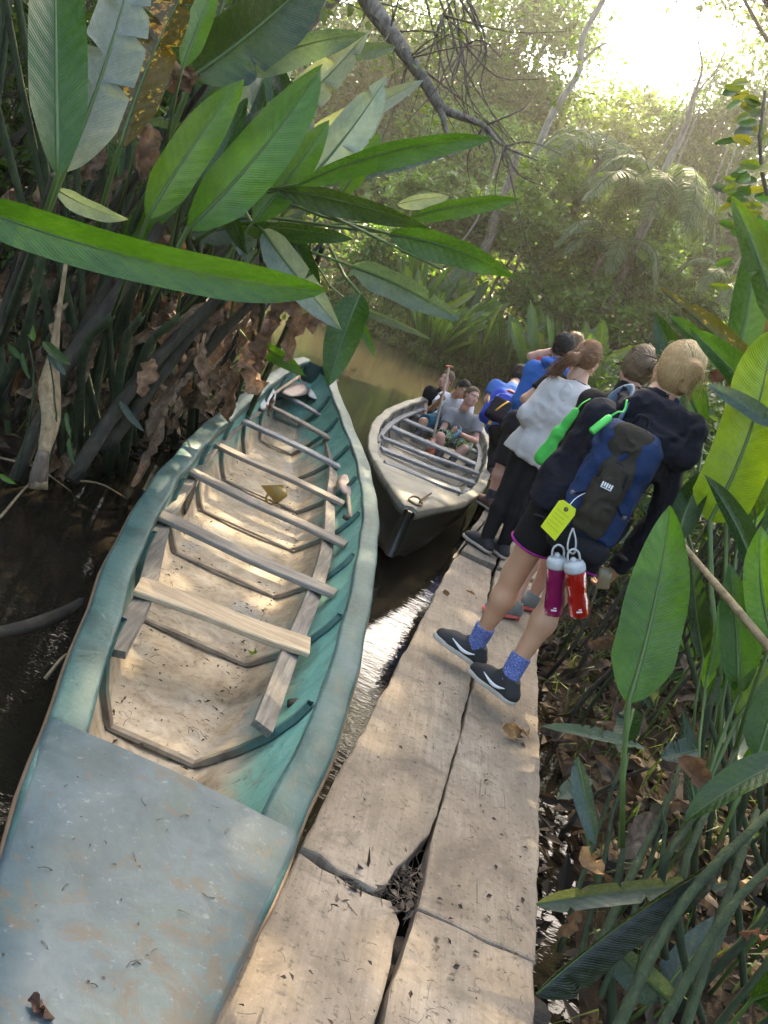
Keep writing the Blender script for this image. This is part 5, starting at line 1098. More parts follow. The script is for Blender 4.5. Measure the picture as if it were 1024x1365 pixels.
def leaf(root, b, t, wpx, col, roll=0, bend=(0, 0), fold=.3, dmg=0.0, torn=0, pet=None, prof='lance', world=False, nseg=20, label=None, wave=.03, view=None, twist=0.0):
    LEAFSEED[0] += 1; sd_ = LEAFSEED[0]; rg = np.random.default_rng(sd_)
    if world: base, tip, hw = np.array(b), np.array(t), wpx / 2
    else: base, tip = at(*b), at(*t); hw = .86 * wpx / 2 * (b[2] + t[2]) / 2 / FPX
    nseg = 46 if torn and nseg <= 28 else nseg; P, f, uv, cen = leaf_geom(base, tip, hw, roll, bend, fold + .15, torn * 2 if torn > 1 else torn, sd_, nseg, prof, view, wave, twist)
    o = part('leaf', P, f, MAT['leaf'], root, uv=uv); j = rg.uniform(.85, 1.15)
    o.color = (col[0] * j * rg.uniform(.9, 1.1), col[1] * j, col[2] * j, max(dmg, rg.uniform(.36, .5)))
    path = [c for c in cen[::2]]
    nrm = nz(np.cross(P[11 * 8 // 1 + 7] - P[88], cen[12] - cen[11])) if nseg >= 14 else V(0, 0, 1)
    if pet is not None:
        e = at(*pet) if len(pet) == 3 and not world else np.array(pet); mid = lerp(e, base, .55) - nz(cen[1] - cen[0]) * .0 + V(0, 0, -.02)
        path = [e, mid] + path; rr = [hw * .06 + .0035, hw * .05 + .003, hw * .04 + .002, hw * .028, hw * .006 + .0004]
    else: rr = [hw * .04 + .001, hw * .028, hw * .006 + .0004]
    part('midrib', *tube(np.array(path), rr, 6), MAT['midrib'], o)
    return o
def dry_leaf(root, p, d, L, w, seed, col=(1, 1, 1), parent_world=True, name='dry_leaf'):
    rg = np.random.default_rng(seed); d = nz(d); tip = np.array(p) + d * L
    P, f, uv, cen = leaf_geom(p, tip, w, rg.uniform(-70, 70), (rg.normal(0, .12), rg.normal(0, .12)), rg.uniform(.3, 1.1), rg.integers(2, 6), seed, 11, 'round', wave=.16, twist=rg.normal(0, 70))
    P = P + (np.stack([vnoise(P * 22 + k * 9 + seed) for k in range(3)], -1) - .5) * w * .8
    o = part(name, P, f, MAT['dry'], root); g = rg.uniform(.55, 1.5); o.color = (col[0] * g, col[1] * g, col[2] * g, 1); return o
def cane(root, pts, r, mat='cane', name='stem', k=7):
    P = catmull([np.array(p, float) for p in pts], 12); P = P + (np.random.default_rng(int(abs(P[0, 0] * 997 + P[0, 1] * 331))).normal(0, .012, P.shape)) * np.linspace(0, 1, 12)[:, None] * (.15 if r > .012 else .35)
    return part(name, *tube(P, [r, r * .9, r * .6], k), MAT[mat], root)

lp = {}
def plant(key, px, py, Y, label, zoff=0.0):
    x, y = aty(px, py, Y)[:2]; lp[key] = thing('big_leaved_plant', (x, y, gz(x, y) + zoff), label, 'plant'); return lp[key]
# ---- left bank, five clumps
A1 = plant('A1', -60, 560, 4.95, 'leaning plant whose dark upright leaf half covers a silvery torn leaf, at bank edge')
A2 = plant('A2', 60, 520, 5.6, 'plant with a browning orange spotted leaf and a broad dark leaf on the left bank')
A3 = plant('A3', 130, 560, 5.2, 'plant with bright upright leaves and one long leaf reaching over the green boat')
A4 = plant('A4', 250, 500, 6.4, 'plant with silvery blue waxy leaves behind the bright green ones on the left bank')
A5 = plant('A5', 300, 480, 7.0, 'plant whose narrow dark leaves arch out over the green boat towards the creek')
# (base px+depth, tip px+depth, width px, colour, roll, bend, fold, damage, torn, petiole)
leaf(A1, (77, 232, 2.75), (72, -130, 2.85), 86, GM, 10, (0, .05), .25, 0, 0, (45, 330, 3.2))
leaf(A1, (86, 226, 2.95), (185, -90, 3.05), 92, WX, 15, (.05, .05), .35, .25, 4, (45, 330, 3.2))
cane(A1, [np.array(A1.location), at(5, 440, 4.2), at(45, 330, 3.2)], .03, 'stem')
cane(A1, [np.array(A1.location) + V(.1, .1, 0), at(25, 470, 4.4), at(70, 290, 3.9)], .026, 'stem')
leaf(A2, (160, 195, 3.9), (262, -40, 3.9), 92, OL, -20, (-.06, 0), .4, .72, 5, (120, 330, 4.4))
leaf(A2, (243, 90, 3.9), (292, -40, 4.0), 38, GB, 0, (0, 0), .3, 0, 0, (220, 200, 4.2))
leaf(A2, (258, 100, 4.3), (445, -60, 4.4), 108, GD, 15, (.05, 0), .25, .25, 1, (200, 250, 4.6))
leaf(A2, (312, 96, 4.6), (492, 44, 4.7), 50, WX2, 30, (-.08, 0), .3, .1, 0, (230, 190, 4.8))
leaf(A2, (455, 70, 4.9), (528, 62, 4.9), 26, WX2, 20, (0, 0), .3, 0, 0)
leaf(A2, (200, 130, 4.6), (330, 30, 4.7), 60, GD, -20, (0, 0), .4, .2, 1, (160, 280, 4.9))
cane(A2, [np.array(A2.location), at(70, 400, 5.0), at(120, 330, 4.4)], .03, 'stem'); cane(A2, [np.array(A2.location) + V(.15, 0, 0), at(140, 390, 5.2), at(200, 250, 4.6)], .03, 'stem'); cane(A2, [np.array(A2.location) + V(.2, .1, 0), at(170, 380, 5.2), at(230, 190, 4.8)], .025, 'stem')
leaf(A3, (197, 290, 3.6), (324, 106, 3.65), 66, GB, 5, (-.04, .04), .35, .05, 0, (150, 420, 4.2))
leaf(A3, (252, 304, 3.9), (430, 86, 3.95), 84, (.062, .18, .02), 8, (.06, .05), .3, .05, 0, (190, 420, 4.4))
leaf(A3, (338, 296, 4.15), (439, 160, 4.2), 52, GB, 0, (.03, 0), .35, 0, 0, (240, 420, 4.6))
leaf(A3, (-45, 272, 2.7), (437, 388, 3.0), 66, (.052, .165, .016), 12, (.07, .10), .28, 0, 0, None, 'strap', nseg=28)
leaf(A3, (75, 252, 3.2), (172, 292, 3.2), 32, WX, 30, (.1, 0), .2, 0, 0, None)
leaf(A3, (275, 250, 4.5), (330, 130, 4.6), 42, GM, -20, (0, 0), .4, .1, 1, (190, 420, 4.4))
cane(A3, [np.array(A3.location), at(110, 480, 4.6), at(150, 420, 4.2)], .03, 'stem'); cane(A3, [np.array(A3.location) + V(.15, .1, 0), at(165, 470, 4.7), at(190, 420, 4.4)], .03, 'stem'); cane(A3, [np.array(A3.location) + V(.2, .2, 0), at(190, 480, 4.9), at(240, 420, 4.6)], .03, 'stem')
leaf(A4, (318, 205, 4.9), (492, 40, 4.75), 60, WX, -10, (.06, .05), .35, .1, 3, (270, 380, 5.2))
leaf(A4, (335, 265, 4.7), (418, 128, 4.8), 62, WX, 10, (.0, .05), .5, .1, 3, (280, 390, 5.2))
leaf(A4, (402, 250, 4.6), (516, 102, 4.6), 62, (.28, .355, .385), 8, (.05, .05), .35, .12, 2, (300, 400, 5.1))
leaf(A4, (432, 246, 4.9), (512, 150, 4.9), 48, WX, -15, (-.08, 0), .4, .22, 2, (310, 400, 5.2))
leaf(A4, (455, 260, 5.1), (508, 178, 5.1), 34, GB, 0, (0, 0), .3, 0, 0, (310, 400, 5.2))
leaf(A4, (176, 160, 4.9), (282, 172, 4.9), 40, WX2, 25, (.12, 0), .3, .15, 2, (210, 330, 5.3))
leaf(A4, (208, 220, 4.9), (252, 150, 5.0), 50, WX2, -20, (0, 0), .4, .1, 2, (210, 330, 5.3))
leaf(A4, (330, 350, 4.7), (300, 240, 4.7), 44, WX2, 20, (0, 0), .4, .1, 2, (270, 400, 5.2))
cane(A4, [np.array(A4.location), at(240, 440, 5.7), at(270, 380, 5.2)], .03, 'stem'); cane(A4, [np.array(A4.location) + V(.1, 0, 0), at(262, 450, 5.7), at(300, 400, 5.1)], .03, 'stem'); cane(A4, [np.array(A4.location) + V(-.3, 0, 0), at(190, 430, 5.8), at(210, 330, 5.3)], .03, 'stem')
leaf(A5, (398, 246, 3.95), (659, 184, 3.9), 46, GM, 35, (-.10, .05), .3, 0, 0, (300, 250, 4.3))
leaf(A5, (545, 290, 4.4), (694, 265, 4.3), 34, GM, 35, (-.06, 0), .3, 0, 0, (330, 300, 4.6))
leaf(A5, (530, 272, 4.6), (600, 262, 4.6), 26, WX, 35, (-.05, 0), .3, 0, 0, None)
leaf(A5, (372, 252, 4.1), (575, 304, 4.1), 44, GD, 35, (-.05, .05), .3, .05, 0, (290, 270, 4.4))
leaf(A5, (520, 312, 4.2), (688, 370, 4.15), 50, GM, 28, (-.10, .05), .3, .22, 0, (330, 250, 4.4))
leaf(A5, (310, 300, 4.3), (470, 318, 4.3), 40, GD, 45, (-.05, .05), .3, .05, 0, (270, 290, 4.5))
leaf(A5, (352, 308, 4.2), (456, 440, 4.0), 52, WX, 15, (.03, .08), .25, .05, 1, (320, 270, 4.4))
leaf(A5, (470, 355, 4.4), (612, 426, 4.3), 48, WX2, 20, (-.06, .05), .35, .08, 1, (350, 300, 4.5))
leaf(A5, (480, 392, 4.3), (438, 515, 4.2), 56, GM, 5, (.04, .06), .3, .05, 0, (440, 330, 4.5))
leaf(A5, (440, 400, 4.6), (580, 455, 4.5), 14, WX2, 20, (-.05, .1), .3, 0, 0, (400, 350, 4.7))
leaf(A5, (462, 400, 4.6), (500, 478, 4.6), 16, GM, 20, (-.08, 0), .3, 0, 0, (420, 350, 4.7))
leaf(A5, (345, 462, 5.4), (408, 502, 5.3), 26, GM, 20, (-.1, .1), .3, 0, 0, (320, 440, 5.8))
leaf(A5, (385, 310, 4.5), (430, 400, 4.4), 44, GD, 20, (0, .05), .3, .05, 1, (340, 280, 4.6))
leaf(A5, (300, 262, 4.0), (330, 340, 4.1), 36, GD, 40, (0, 0), .3, 0, 0, (260, 280, 4.4))
for a, b, c in (((240, 300, 4.6), (330, 246, 4.2), (590, 358, 4.2)), ((250, 310, 4.7), (310, 262, 4.4), (430, 250, 4.2)), ((262, 320, 4.7), (330, 290, 4.5), (520, 312, 4.3))):
    cane(A5, [at(*a), at(*b), at(*c)], .011, 'midrib')
cane(A5, [np.array(A5.location), at(270, 400, 5.6), at(245, 305, 4.6)], .028, 'stem'); cane(A5, [np.array(A5.location) + V(.2, 0, 0), at(350, 410, 5.6), at(330, 260, 4.5)], .028, 'stem'); cane(A5, [np.array(A5.location) + V(.3, .1, 0), at(400, 400, 5.8), at(430, 330, 4.6)], .024, 'stem')
rg = np.random.default_rng(88)
for i in range(30):                                           # inner leaves of the clumps, overlapping behind the front ones
    bx_, by_ = rg.uniform(150, 430), rg.uniform(190, 330); d_ = rg.uniform(4.7, 5.8); a = rg.uniform(.15, 1.9); L = rg.uniform(110, 200)
    k = ['A2', 'A3', 'A4', 'A4', 'A5'][int(np.clip((bx_ - 130) / 62, 0, 4))]
    leaf(lp[k], (bx_, by_, d_), (bx_ + L * math.cos(a), by_ - L * math.sin(a), d_ + rg.normal(0, .1)), rg.uniform(34, 54), [GM, GD, WX, WX2, GD, GB, WX2][i % 7], rg.uniform(-35, 35), (rg.normal(0, .05), .05), .4, .1 * rg.random(), int(rg.integers(0, 3)), (bx_ - 20, by_ + 110, d_ + .2))
# leaning dark canes on the left bank
rg = np.random.default_rng(3)
for i in range(64):
    x = rg.uniform(-4.6, -1.75); y = rg.uniform(4.9, 9.0); x = min(x, bank_l(y) - .02)
    k = ['A1', 'A2', 'A3', 'A4', 'A5'][int(np.clip((x + 4.6) / .6 + rg.normal(0, .5), 0, 4))]
    h = rg.uniform(1.3, 2.6); lx = rg.uniform(.05, .6) * h * .5; z0 = gz(x, y) - .05
    cane(lp[k], [V(x, y, z0), V(x + lx * .35, y + rg.normal(0, .1), z0 + h * .5), V(x + lx, y + rg.normal(0, .15), z0 + h)], rg.uniform(.014, .034), 'stem' if rg.random() < .2 else 'cane')
for a, b, c, r in (((95, 640, 4.75), (190, 500, 5.0), (345, 345, 5.2), .045), ((140, 600, 5.0), (215, 500, 5.1), (300, 385, 5.2), .04), ((20, 640, 4.8), (90, 480, 4.9), (160, 350, 5.0), .04), ((215, 545, 5.4), (300, 440, 5.4), (400, 345, 5.3), .035), ((-20, 470, 4.0), (20, 380, 3.9), (75, 235, 3.2), .03), ((60, 520, 4.6), (130, 430, 4.7), (215, 300, 4.8), .05)):
    cane(A3, [at(*a), at(*b), at(*c)], r, 'cane')
# hanging dead leaves
rg = np.random.default_rng(4)
zones = [(60, 300, 60, 70, 20), (80, 430, 45, 70, 20), (240, 420, 70, 50, 22), (320, 430, 55, 45, 20), (360, 405, 40, 45, 16), (250, 500, 80, 40, 14), (200, 560, 60, 40, 10), (305, 490, 28, 22, 10), (130, 380, 70, 60, 18), (20, 530, 30, 50, 8), (200, 330, 60, 40, 12), (250, 130, 40, 30, 4), (380, 350, 40, 40, 10), (150, 230, 50, 50, 10)]
for zx, zy, sx, sy, n in zones:
    for i in range(int(n * .7)):
        q = (zx + rg.normal(0, sx * .6), zy + rg.normal(0, sy * .6)); dep = rg.uniform(4.7, 6.2) + (.6 if q[0] > 300 else 0)
        p = at(q[0], q[1], dep)
        if p[2] < .15: continue
        k = ['A1', 'A2', 'A3', 'A4', 'A5'][int(np.clip(q[0] / 85, 0, 4))]
        dry_leaf(lp[k], p, V(rg.normal(-.1, .35), rg.normal(-.2, .3), -1), rg.uniform(.14, .42), rg.uniform(.025, .08), 1000 + int(zx) * 7 + i, (1.15, 1.0, .9))
for q, d, L, w in (((262, 96, 4.2), V(-.5, -.2, -.5), .2, .09), ((195, 160, 4.5), V(.2, 0, -1), .3, .07), ((418, 415, 5.0), V(-.1, 0, -1), .34, .05), ((335, 455, 5.4), V(.4, -.2, -.6), .34, .09), ((365, 425, 5.2), V(.2, -.2, -1), .34, .08), ((205, 480, 4.9), V(.1, -.3, -1), .22, .06), ((60, 560, 4.6), V(0, 0, -1), .4, .07)):
    dry_leaf(A4, at(*q), d, L, w, int(q[0] * 3 + q[1]), (1.5, 1.15, .95))
# unseen upper leaves added to the left clumps to shade the bank
rg = np.random.default_rng(66)
for i in range(34):
    x, y = rg.uniform(-4.6, -2.1), rg.uniform(2.9, 7.6); z = rg.uniform(3.05, 4.3) + .1 * max(0, y - 4.5); k = ['A1', 'A2', 'A3', 'A4', 'A5'][int(np.clip((x + 4.4) / .6, 0, 4))]; a = rg.uniform(0, 6.28); L = rg.uniform(.9, 1.5); b_ = V(x, y, z); t_ = b_ + V(min(math.cos(a), .25) * L, math.sin(a) * L, rg.normal(-.05, .2))
    rt = np.array(lp[k].location)
    leaf(lp[k], b_, t_, L * rg.uniform(.22, .3), [GM, GD, GB, (.06, .15, .025)][i % 4], rg.uniform(-20, 20), (0, .08), .3, .05, 0, lerp(rt, b_, .72) + V(0, 0, .1), world=True, view=(0, 0, 1)); cane(lp[k], [rt + V(rg.normal(0, .2), rg.normal(0, .2), 0), lerp(rt, b_, .4) + V(0, 0, .15), lerp(rt, b_, .72) + V(0, 0, .1)], .022, 'stem')
# dead curled sheath standing in the mud
sheath = thing('dead_leaf_sheath', tuple(on(50, 655, 0.0)), 'tan dead leaf sheath hanging down to the mud at the edge of the left bank', 'dead leaf')
part('sheath', *tube(catmull([at(52, 652, 4.35), at(57, 610, 4.35), at(68, 560, 4.4), at(66, 520, 4.45), at(72, 470, 4.5), at(78, 420, 4.5), at(88, 350, 4.5)], 24), [.05, .03, .055, .07, .03, .016, .012], 8, sq=.45), MAT['straw'], sheath)
part('frayed_end', *tube(catmull([at(58, 600, 4.34), at(52, 635, 4.34), at(45, 652, 4.34)], 8), [.03, .05, .03], 7, sq=.5), MAT['twig'], sheath)
# small green sprigs in the shade
spr = plant('spr', 60, 600, 4.6, 'small sprig with narrow green leaves among dead leaves on the left bank')
spr.name = 'green_sprig'
for b, t, w, c in (((36, 430, 4.3), (46, 455, 4.3), 16, GB), ((58, 455, 4.3), (95, 487, 4.3), 16, GM), ((66, 470, 4.3), (88, 500, 4.3), 15, WX2), ((30, 470, 4.3), (40, 505, 4.3), 9, GM), ((12, 460, 4.3), (30, 480, 4.3), 11, GM), ((88, 550, 4.5), (95, 585, 4.5), 8, GM), ((92, 585, 4.5), (100, 620, 4.5), 8, GM), ((0, 632, 4.2), (22, 645, 4.2), 8, GB), ((160, 535, 4.9), (192, 575, 4.9), 12, WX2), ((230, 475, 5.2), (232, 500, 5.2), 10, WX2)):
    leaf(spr, b, t, w, c, rg.uniform(-30, 30), (.1, .1), .3, 0, 0)
cane(spr, [at(20, 640, 4.6), at(45, 520, 4.35), at(30, 425, 4.3)], .006, 'stem'); cane(spr, [at(60, 650, 4.6), at(75, 560, 4.4), at(62, 460, 4.3)], .006, 'stem')

# ---- right bank
def rplant(key, x, y, label): lp[key] = thing('big_leaved_plant', (x, y, gz(x, y)), label, 'plant'); return lp[key]
R1 = rplant('R1', 1.30, 2.2, 'plant with one broad upright green leaf standing in front of the big backpack')
R2 = rplant('R2', 1.75, 3.0, 'plant with backlit yellow green leaf hanging beside the navy jacket')
R3 = rplant('R3', 2.0, 3.3, 'plant with rust streaked upright leaves on the right bank above the pale cane')
R4 = rplant('R4', 1.75, 2.3, 'low plant with dark broad leaves and thick sloping stems at the jetty side')
leaf(R1, (838, 936, 2.45), (893, 674, 2.45), 98, (.05, .15, .018), 6, (.05, -.03), .22, .05, 0, (830, 1130, 2.55), 'lance', nseg=24)
leaf(R1, (770, 1010, 2.7), (795, 1130, 2.6), 34, WX2, 30, (0, 0), .3, .1, 1, (800, 1200, 2.7))
leaf(R1, (845, 945, 2.8), (830, 1010, 2.7), 42, GD, 20, (0, 0), .3, .05, 1, (825, 1130, 2.6))
leaf(R1, (860, 1000, 2.6), (720, 968, 2.9), 24, (.14, .20, .17), 40, (.05, 0), .3, .1, 4, None)
cane(R1, [np.array(R1.location), at(815, 1250, 2.5), at(830, 1130, 2.55)], .016, 'stem')
for a, b, c in (((770, 1290, 2.5), (805, 1150, 2.6), (835, 1010, 2.75)), ((745, 1270, 2.7), (790, 1130, 2.8), (850, 960, 2.95)), ((800, 1330, 2.4), (850, 1200, 2.5), (905, 1020, 2.7)), ((850, 1300, 2.4), (880, 1180, 2.5), (890, 1060, 2.6))): cane(R1, [at(*a), at(*b), at(*c)], .009, 'stem')
leaf(R2, (946, 694, 3.2), (1030, 440, 3.1), 96, GY_, 0, (.10, .05), .55, .02, 0, (960, 900, 3.0), 'strap', nseg=24)
leaf(R2, (968, 700, 3.35), (1060, 470, 3.35), 70, (.05, .12, .02), 10, (.08, 0), .3, .02, 0, (975, 900, 3.0), 'strap')
leaf(R2, (1015, 800, 2.9), (938, 632, 2.95), 40, GD, 25, (.12, 0), .5, 0, 0, (1000, 960, 2.9))
leaf(R2, (1030, 850, 2.6), (1015, 700, 2.6), 60, GB, 10, (-.1, 0), .4, 0, 0, (980, 1000, 2.7))
leaf(R2, (1035, 570, 3.0), (940, 512, 3.0), 30, WX2, 20, (.05, 0), .3, .1, 1, None)
leaf(R2, (985, 925, 2.7), (972, 750, 2.75), 54, GM, 10, (.03, 0), .3, .05, 0, (930, 1080, 2.6))
leaf(R2, (942, 905, 2.9), (960, 800, 2.9), 24, GB, 40, (.05, 0), .3, .0, 0, (930, 1080, 2.6))
leaf(R2, (985, 955, 2.7), (1040, 880, 2.7), 60, (.10, .20, .02), 10, (0, 0), .3, .1, 0, (930, 1080, 2.6))
leaf(R2, (1010, 1010, 2.5), (1050, 880, 2.5), 70, (.035, .09, .02), 10, (0, 0), .3, .02, 0, (960, 1120, 2.5))
cane(R2, [np.array(R2.location), at(935, 1000, 3.0), at(960, 900, 3.0)], .015, 'stem'); cane(R2, [np.array(R2.location) + V(-.2, -.5, 0), at(880, 1180, 2.5), at(930, 1080, 2.6)], .013, 'stem'); cane(R2, [np.array(R2.location) + V(-.1, -.6, 0), at(905, 1200, 2.4), at(980, 1000, 2.7)], .013, 'stem'); cane(R2, [np.array(R2.location) + V(.1, -.4, 0), at(975, 1050, 2.8), at(1000, 960, 2.9)], .013, 'stem')
leaf(R3, (1040, 540, 3.6), (880, 384, 3.6), 40, (.09, .085, .014), 25, (.06, .05), .4, .62, 2, (1060, 640, 3.5))
leaf(R3, (1050, 590, 3.3), (920, 438, 3.3), 56, GM, 25, (.06, .05), .5, .05, 0, (1070, 700, 3.3))
leaf(R3, (975, 500, 3.8), (1012, 285, 3.8), 58, (.055, .14, .025), 15, (.05, 0), .35, .03, 0, (985, 640, 3.7))
leaf(R3, (1040, 440, 3.2), (975, 262, 3.2), 52, (.055, .12, .015), 15, (.05, 0), .35, .50, 1, (1075, 600, 3.2))
leaf(R3, (1050, 330, 3.6), (996, 292, 3.6), 30, GM, 25, (0, 0), .3, 0, 0, (1070, 420, 3.6))
leaf(R3, (960, 480, 4.2), (890, 420, 4.2), 30, GM, 30, (0, 0), .4, .05, 0, (985, 640, 3.9))
leaf(R3, (905, 640, 4.0), (895, 480, 4.1), 40, GM, 40, (0, 0), .3, .05, 0, (930, 760, 3.9))
leaf(R3, (890, 650, 4.3), (925, 560, 4.3), 40, (.06, .13, .05), 30, (0, 0), .3, .1, 1, (930, 760, 3.9))
leaf(R3, (1000, 470, 4.4), (1030, 380, 4.4), 40, OL, 10, (0, 0), .3, .5, 1, (1010, 640, 4.0))
for a, b in (((985, 640, 3.7), (965, 800, 3.6)), ((1060, 640, 3.5), (1010, 820, 3.4)), ((1070, 700, 3.3), (1040, 860, 3.2)), ((1075, 600, 3.2), (1060, 800, 3.1)), ((930, 760, 3.9), (915, 860, 3.8)), ((1010, 640, 4.0), (980, 800, 3.9))): cane(R3, [np.array(R3.location) + V(rg.normal(0, .15), rg.normal(0, .15), 0), at(*b), at(*a)], .014, 'stem')
rg = np.random.default_rng(89)
for i in range(16):
    bx_, by_ = rg.uniform(900, 1020), rg.uniform(560, 960); d_ = rg.uniform(3.0, 4.4); a = rg.uniform(.9, 2.0); L = rg.uniform(90, 170)
    leaf(R2 if i % 2 else R3, (bx_, by_, d_), (bx_ + L * math.cos(a), by_ - L * math.sin(a), d_ + rg.normal(0, .1)), rg.uniform(30, 52), [GM, GB, GY_, GD, GB, GM][i % 6], rg.uniform(-35, 35), (rg.normal(0, .05), .05), .4, .08 * rg.random(), 0, (bx_ - 15, by_ + 120, d_))
for i in range(7):
    a = at(965 + i * 9, 690 + 6 * i, 3.6); cane(R3, [a + V(0, .05, -.55), a, a + V(.08, .03, .5)], .007, 'cane')
leaf(R4, (1060, 1010, 2.1), (908, 1100, 2.1), 52, GD, 30, (.08, .05), .35, .02, 0, None)
leaf(R4, (715, 1205, 2.25), (975, 1178, 2.35), 34, (.13, .17, .11), 15, (-.03, .05), .4, .25, 7, None, 'strap')
leaf(R4, (715, 1325, 2.05), (960, 1150, 2.2), 58, (.020, .034, .012), 35, (-.05, .04), .9, .05, 1, None, 'strap')
leaf(R4, (930, 1000, 2.6), (880, 1010, 2.6), 40, (.06, .10, .09), 20, (0, 0), .3, .2, 3, None)
leaf(R4, (790, 1040, 2.75), (742, 1065, 2.75), 34, (.16, .21, .19), 30, (0, 0), .3, .1, 3, None)
for a, b, c, r in (((800, 1420, 1.95), (905, 1210, 2.1), (1040, 1070, 2.2), .016), ((850, 1430, 1.95), (960, 1230, 2.05), (1050, 1130, 2.1), .013), ((905, 1400, 2.0), (945, 1270, 2.1), (1010, 1080, 2.3), .014), ((780, 1300, 2.3), (850, 1150, 2.5), (905, 1040, 2.7), .013)): cane(R4, [at(*a), at(*b), at(*c)], r, 'stem')
for i in range(84):
    x, y = rg.uniform(1.25, 3.0), rg.uniform(1.0, 6.0); k = ['R1', 'R4', 'R2', 'R3'][int(np.clip((x - 1.2) / .5, 0, 3))]; h = rg.uniform(.5, 1.5); z0 = gz(x, y) - .05
    cane(lp[k], [V(x, y, z0), V(x + rg.normal(.05, .06), y + rg.normal(0, .06), z0 + h * .5), V(x + rg.normal(.15, .15), y + rg.normal(.0, .15), z0 + h)], rg.uniform(.006, .016), 'cane' if rg.random() < .7 else 'stem')
for i in range(70):
    x, y = rg.uniform(1.2, 2.6), rg.uniform(1.6, 6.0); k = ['R1', 'R4', 'R2', 'R3'][int(np.clip((x - 1.2) / .4, 0, 3))]
    dry_leaf(lp[k], V(x, y, gz(x, y) + rg.uniform(.05, .5)), V(rg.normal(0, .7), rg.normal(0, .7), -.5), rg.uniform(.12, .34), rg.uniform(.025, .06), 5000 + i, (.75, .72, .7))
dry_leaf(R3, at(945, 495, 3.5), V(.7, 0, .1), .16, .05, 77, (1.3, .8, .7)); dry_leaf(R4, at(905, 1010, 2.5), V(.7, .1, -.2), .13, .035, 78, (1.2, .8, .5)); dry_leaf(R4, at(990, 1240, 2.1), V(.7, .1, 0), .09, .03, 79, (1.2, .7, .5))
dry_leaf(R4, at(805, 1170, 2.2), V(-.5, 0, .3), .10, .022, 80, (1.7, 1.2, .7)); dry_leaf(R4, at(775, 1215, 2.25), V(0, .1, -.6), .12, .02, 81, (1.4, 1.1, .8))
for i in range(26):
    x, y = rg.uniform(1.35, 2.9), rg.uniform(1.9, 5.5); z = gz(x, y) + rg.uniform(.15, .75); k = ['R1', 'R4', 'R2', 'R3'][int(np.clip((x - 1.2) / .45, 0, 3))]
    d = V(rg.normal(.1, .5), rg.normal(0, .5), rg.uniform(-.1, .9)); L = rg.uniform(.3, .6); b_ = V(x, y, z)
    leaf(lp[k], b_, b_ + nz(d) * L, L * rg.uniform(.22, .32), [GD, GM, GD, WX2][rg.integers(0, 4)], rg.uniform(-50, 50), (rg.normal(0, .05), .05), .3, .05, int(rg.integers(0, 2)), b_ - V(.05, 0, z - gz(x, y)), world=True)
# pale cane lying across the plants
solo('pale_cane', *tube(catmull([at(893, 706, 2.9), at(940, 762, 2.75), at(985, 815, 2.6), at(1060, 905, 2.4)], 14), [.010, .0135, .014], 8), MAT['straw'], 'pale straw coloured cane slanting across the right bank plants', 'cane')
# leafy shrub reaching in with small yellow green leaves
sh = thing('leafy_shrub', (3.3, 4.8, gz(3.3, 4.8)), 'shrub with small glossy yellow green oval leaves at the edge of the right bank', 'shrub')
stp = [at(1080, 480, 4.2), at(1050, 330, 4.2), at(1015, 230, 4.2), at(1018, 120, 4.2)]; cane(sh, [np.array(sh.location), at(1140, 640, 4.6)] + stp[:1], .02, 'twig', 'stem'); cane(sh, stp, .012, 'twig', 'stem'); cane(sh, [stp[1], at(1000, 310, 4.1), at(968, 280, 4.1)], .006, 'twig', 'stem')
rg = np.random.default_rng(9)
for i in range(64):
    if i < 44: c = (1012 + rg.normal(0, 13), 100 + 190 * rg.random() + 0)
    elif i < 56: c = (985 + rg.normal(0, 14), 265 + rg.normal(0, 18))
    else: c = (985 + rg.normal(0, 12), 345 + rg.normal(0, 20))
    d = rg.uniform(4.0, 4.4); a = rg.uniform(-.6, .9) + math.pi; L = rg.uniform(20, 32)
    leaf(sh, (c[0], c[1], d), (c[0] + L * math.cos(a), c[1] - L * math.sin(a) * .6, d - .03), rg.uniform(11, 16), [GB, (.16, .24, .03), GM, (.25, .28, .03), WX2][rg.choice(5, p=[.3, .3, .15, .15, .1])], rg.uniform(-40, 40), (rg.normal(0, .1), 0), .3, 0, 0, nseg=14, prof='round')
# ------------------------------------------------------------------ far bank plants
def loc_root(name, label, cat, group=None): return thing(name, (0, 0, 0), label, cat, group)
def helic(seed, n=9, H=1.3, col=GM):
    rg = np.random.default_rng(seed); root = loc_root('waterside_plant', 'tall strap leaved green plant on the far bank of the creek', 'plant', 'strap leaved plants along the far bank')
    for i in range(n):
        a = rg.uniform(0, 2 * math.pi); tilt = rg.uniform(.15, .75); L = H * rg.uniform(.6, 1.1); b = V(math.cos(a) * .12, math.sin(a) * .12, 0); d = nz(V(math.cos(a) * tilt, math.sin(a) * tilt, 1))
        base = b + d * L * .25; tip = b + d * L + V(math.cos(a), math.sin(a), -.4) * .18 * L
        P, f, uv, cen = leaf_geom(base, tip, .075 * H * rg.uniform(.7, 1.1), rg.uniform(-60, 60), (0, .05), .45, 0, seed * 31 + i, 8, 'strap', (rg.normal(0, .4), -1, .3), .05)
        o = part('leaf', P, f, MAT['leaf'], root, uv=uv); j = rg.uniform(.7, 1.5); o.color = (col[0] * j * (1.4 if rg.random() < .2 else 1), col[1] * j, col[2] * j, .1 * rg.random())
        part('stem', *tube([b, (b + base) / 2, base, cen[4]], [.014, .012, .010, .004], 5), MAT['stem'], root)
    return root
protos = [helic(1, 11, 1.35, (.065, .16, .035)), helic(2, 10, 1.15, (.085, .19, .04)), helic(3, 12, 1.0, (.075, .165, .045)), helic(4, 9, 1.6, (.06, .14, .036))]
spots = []
rg = np.random.default_rng(12)
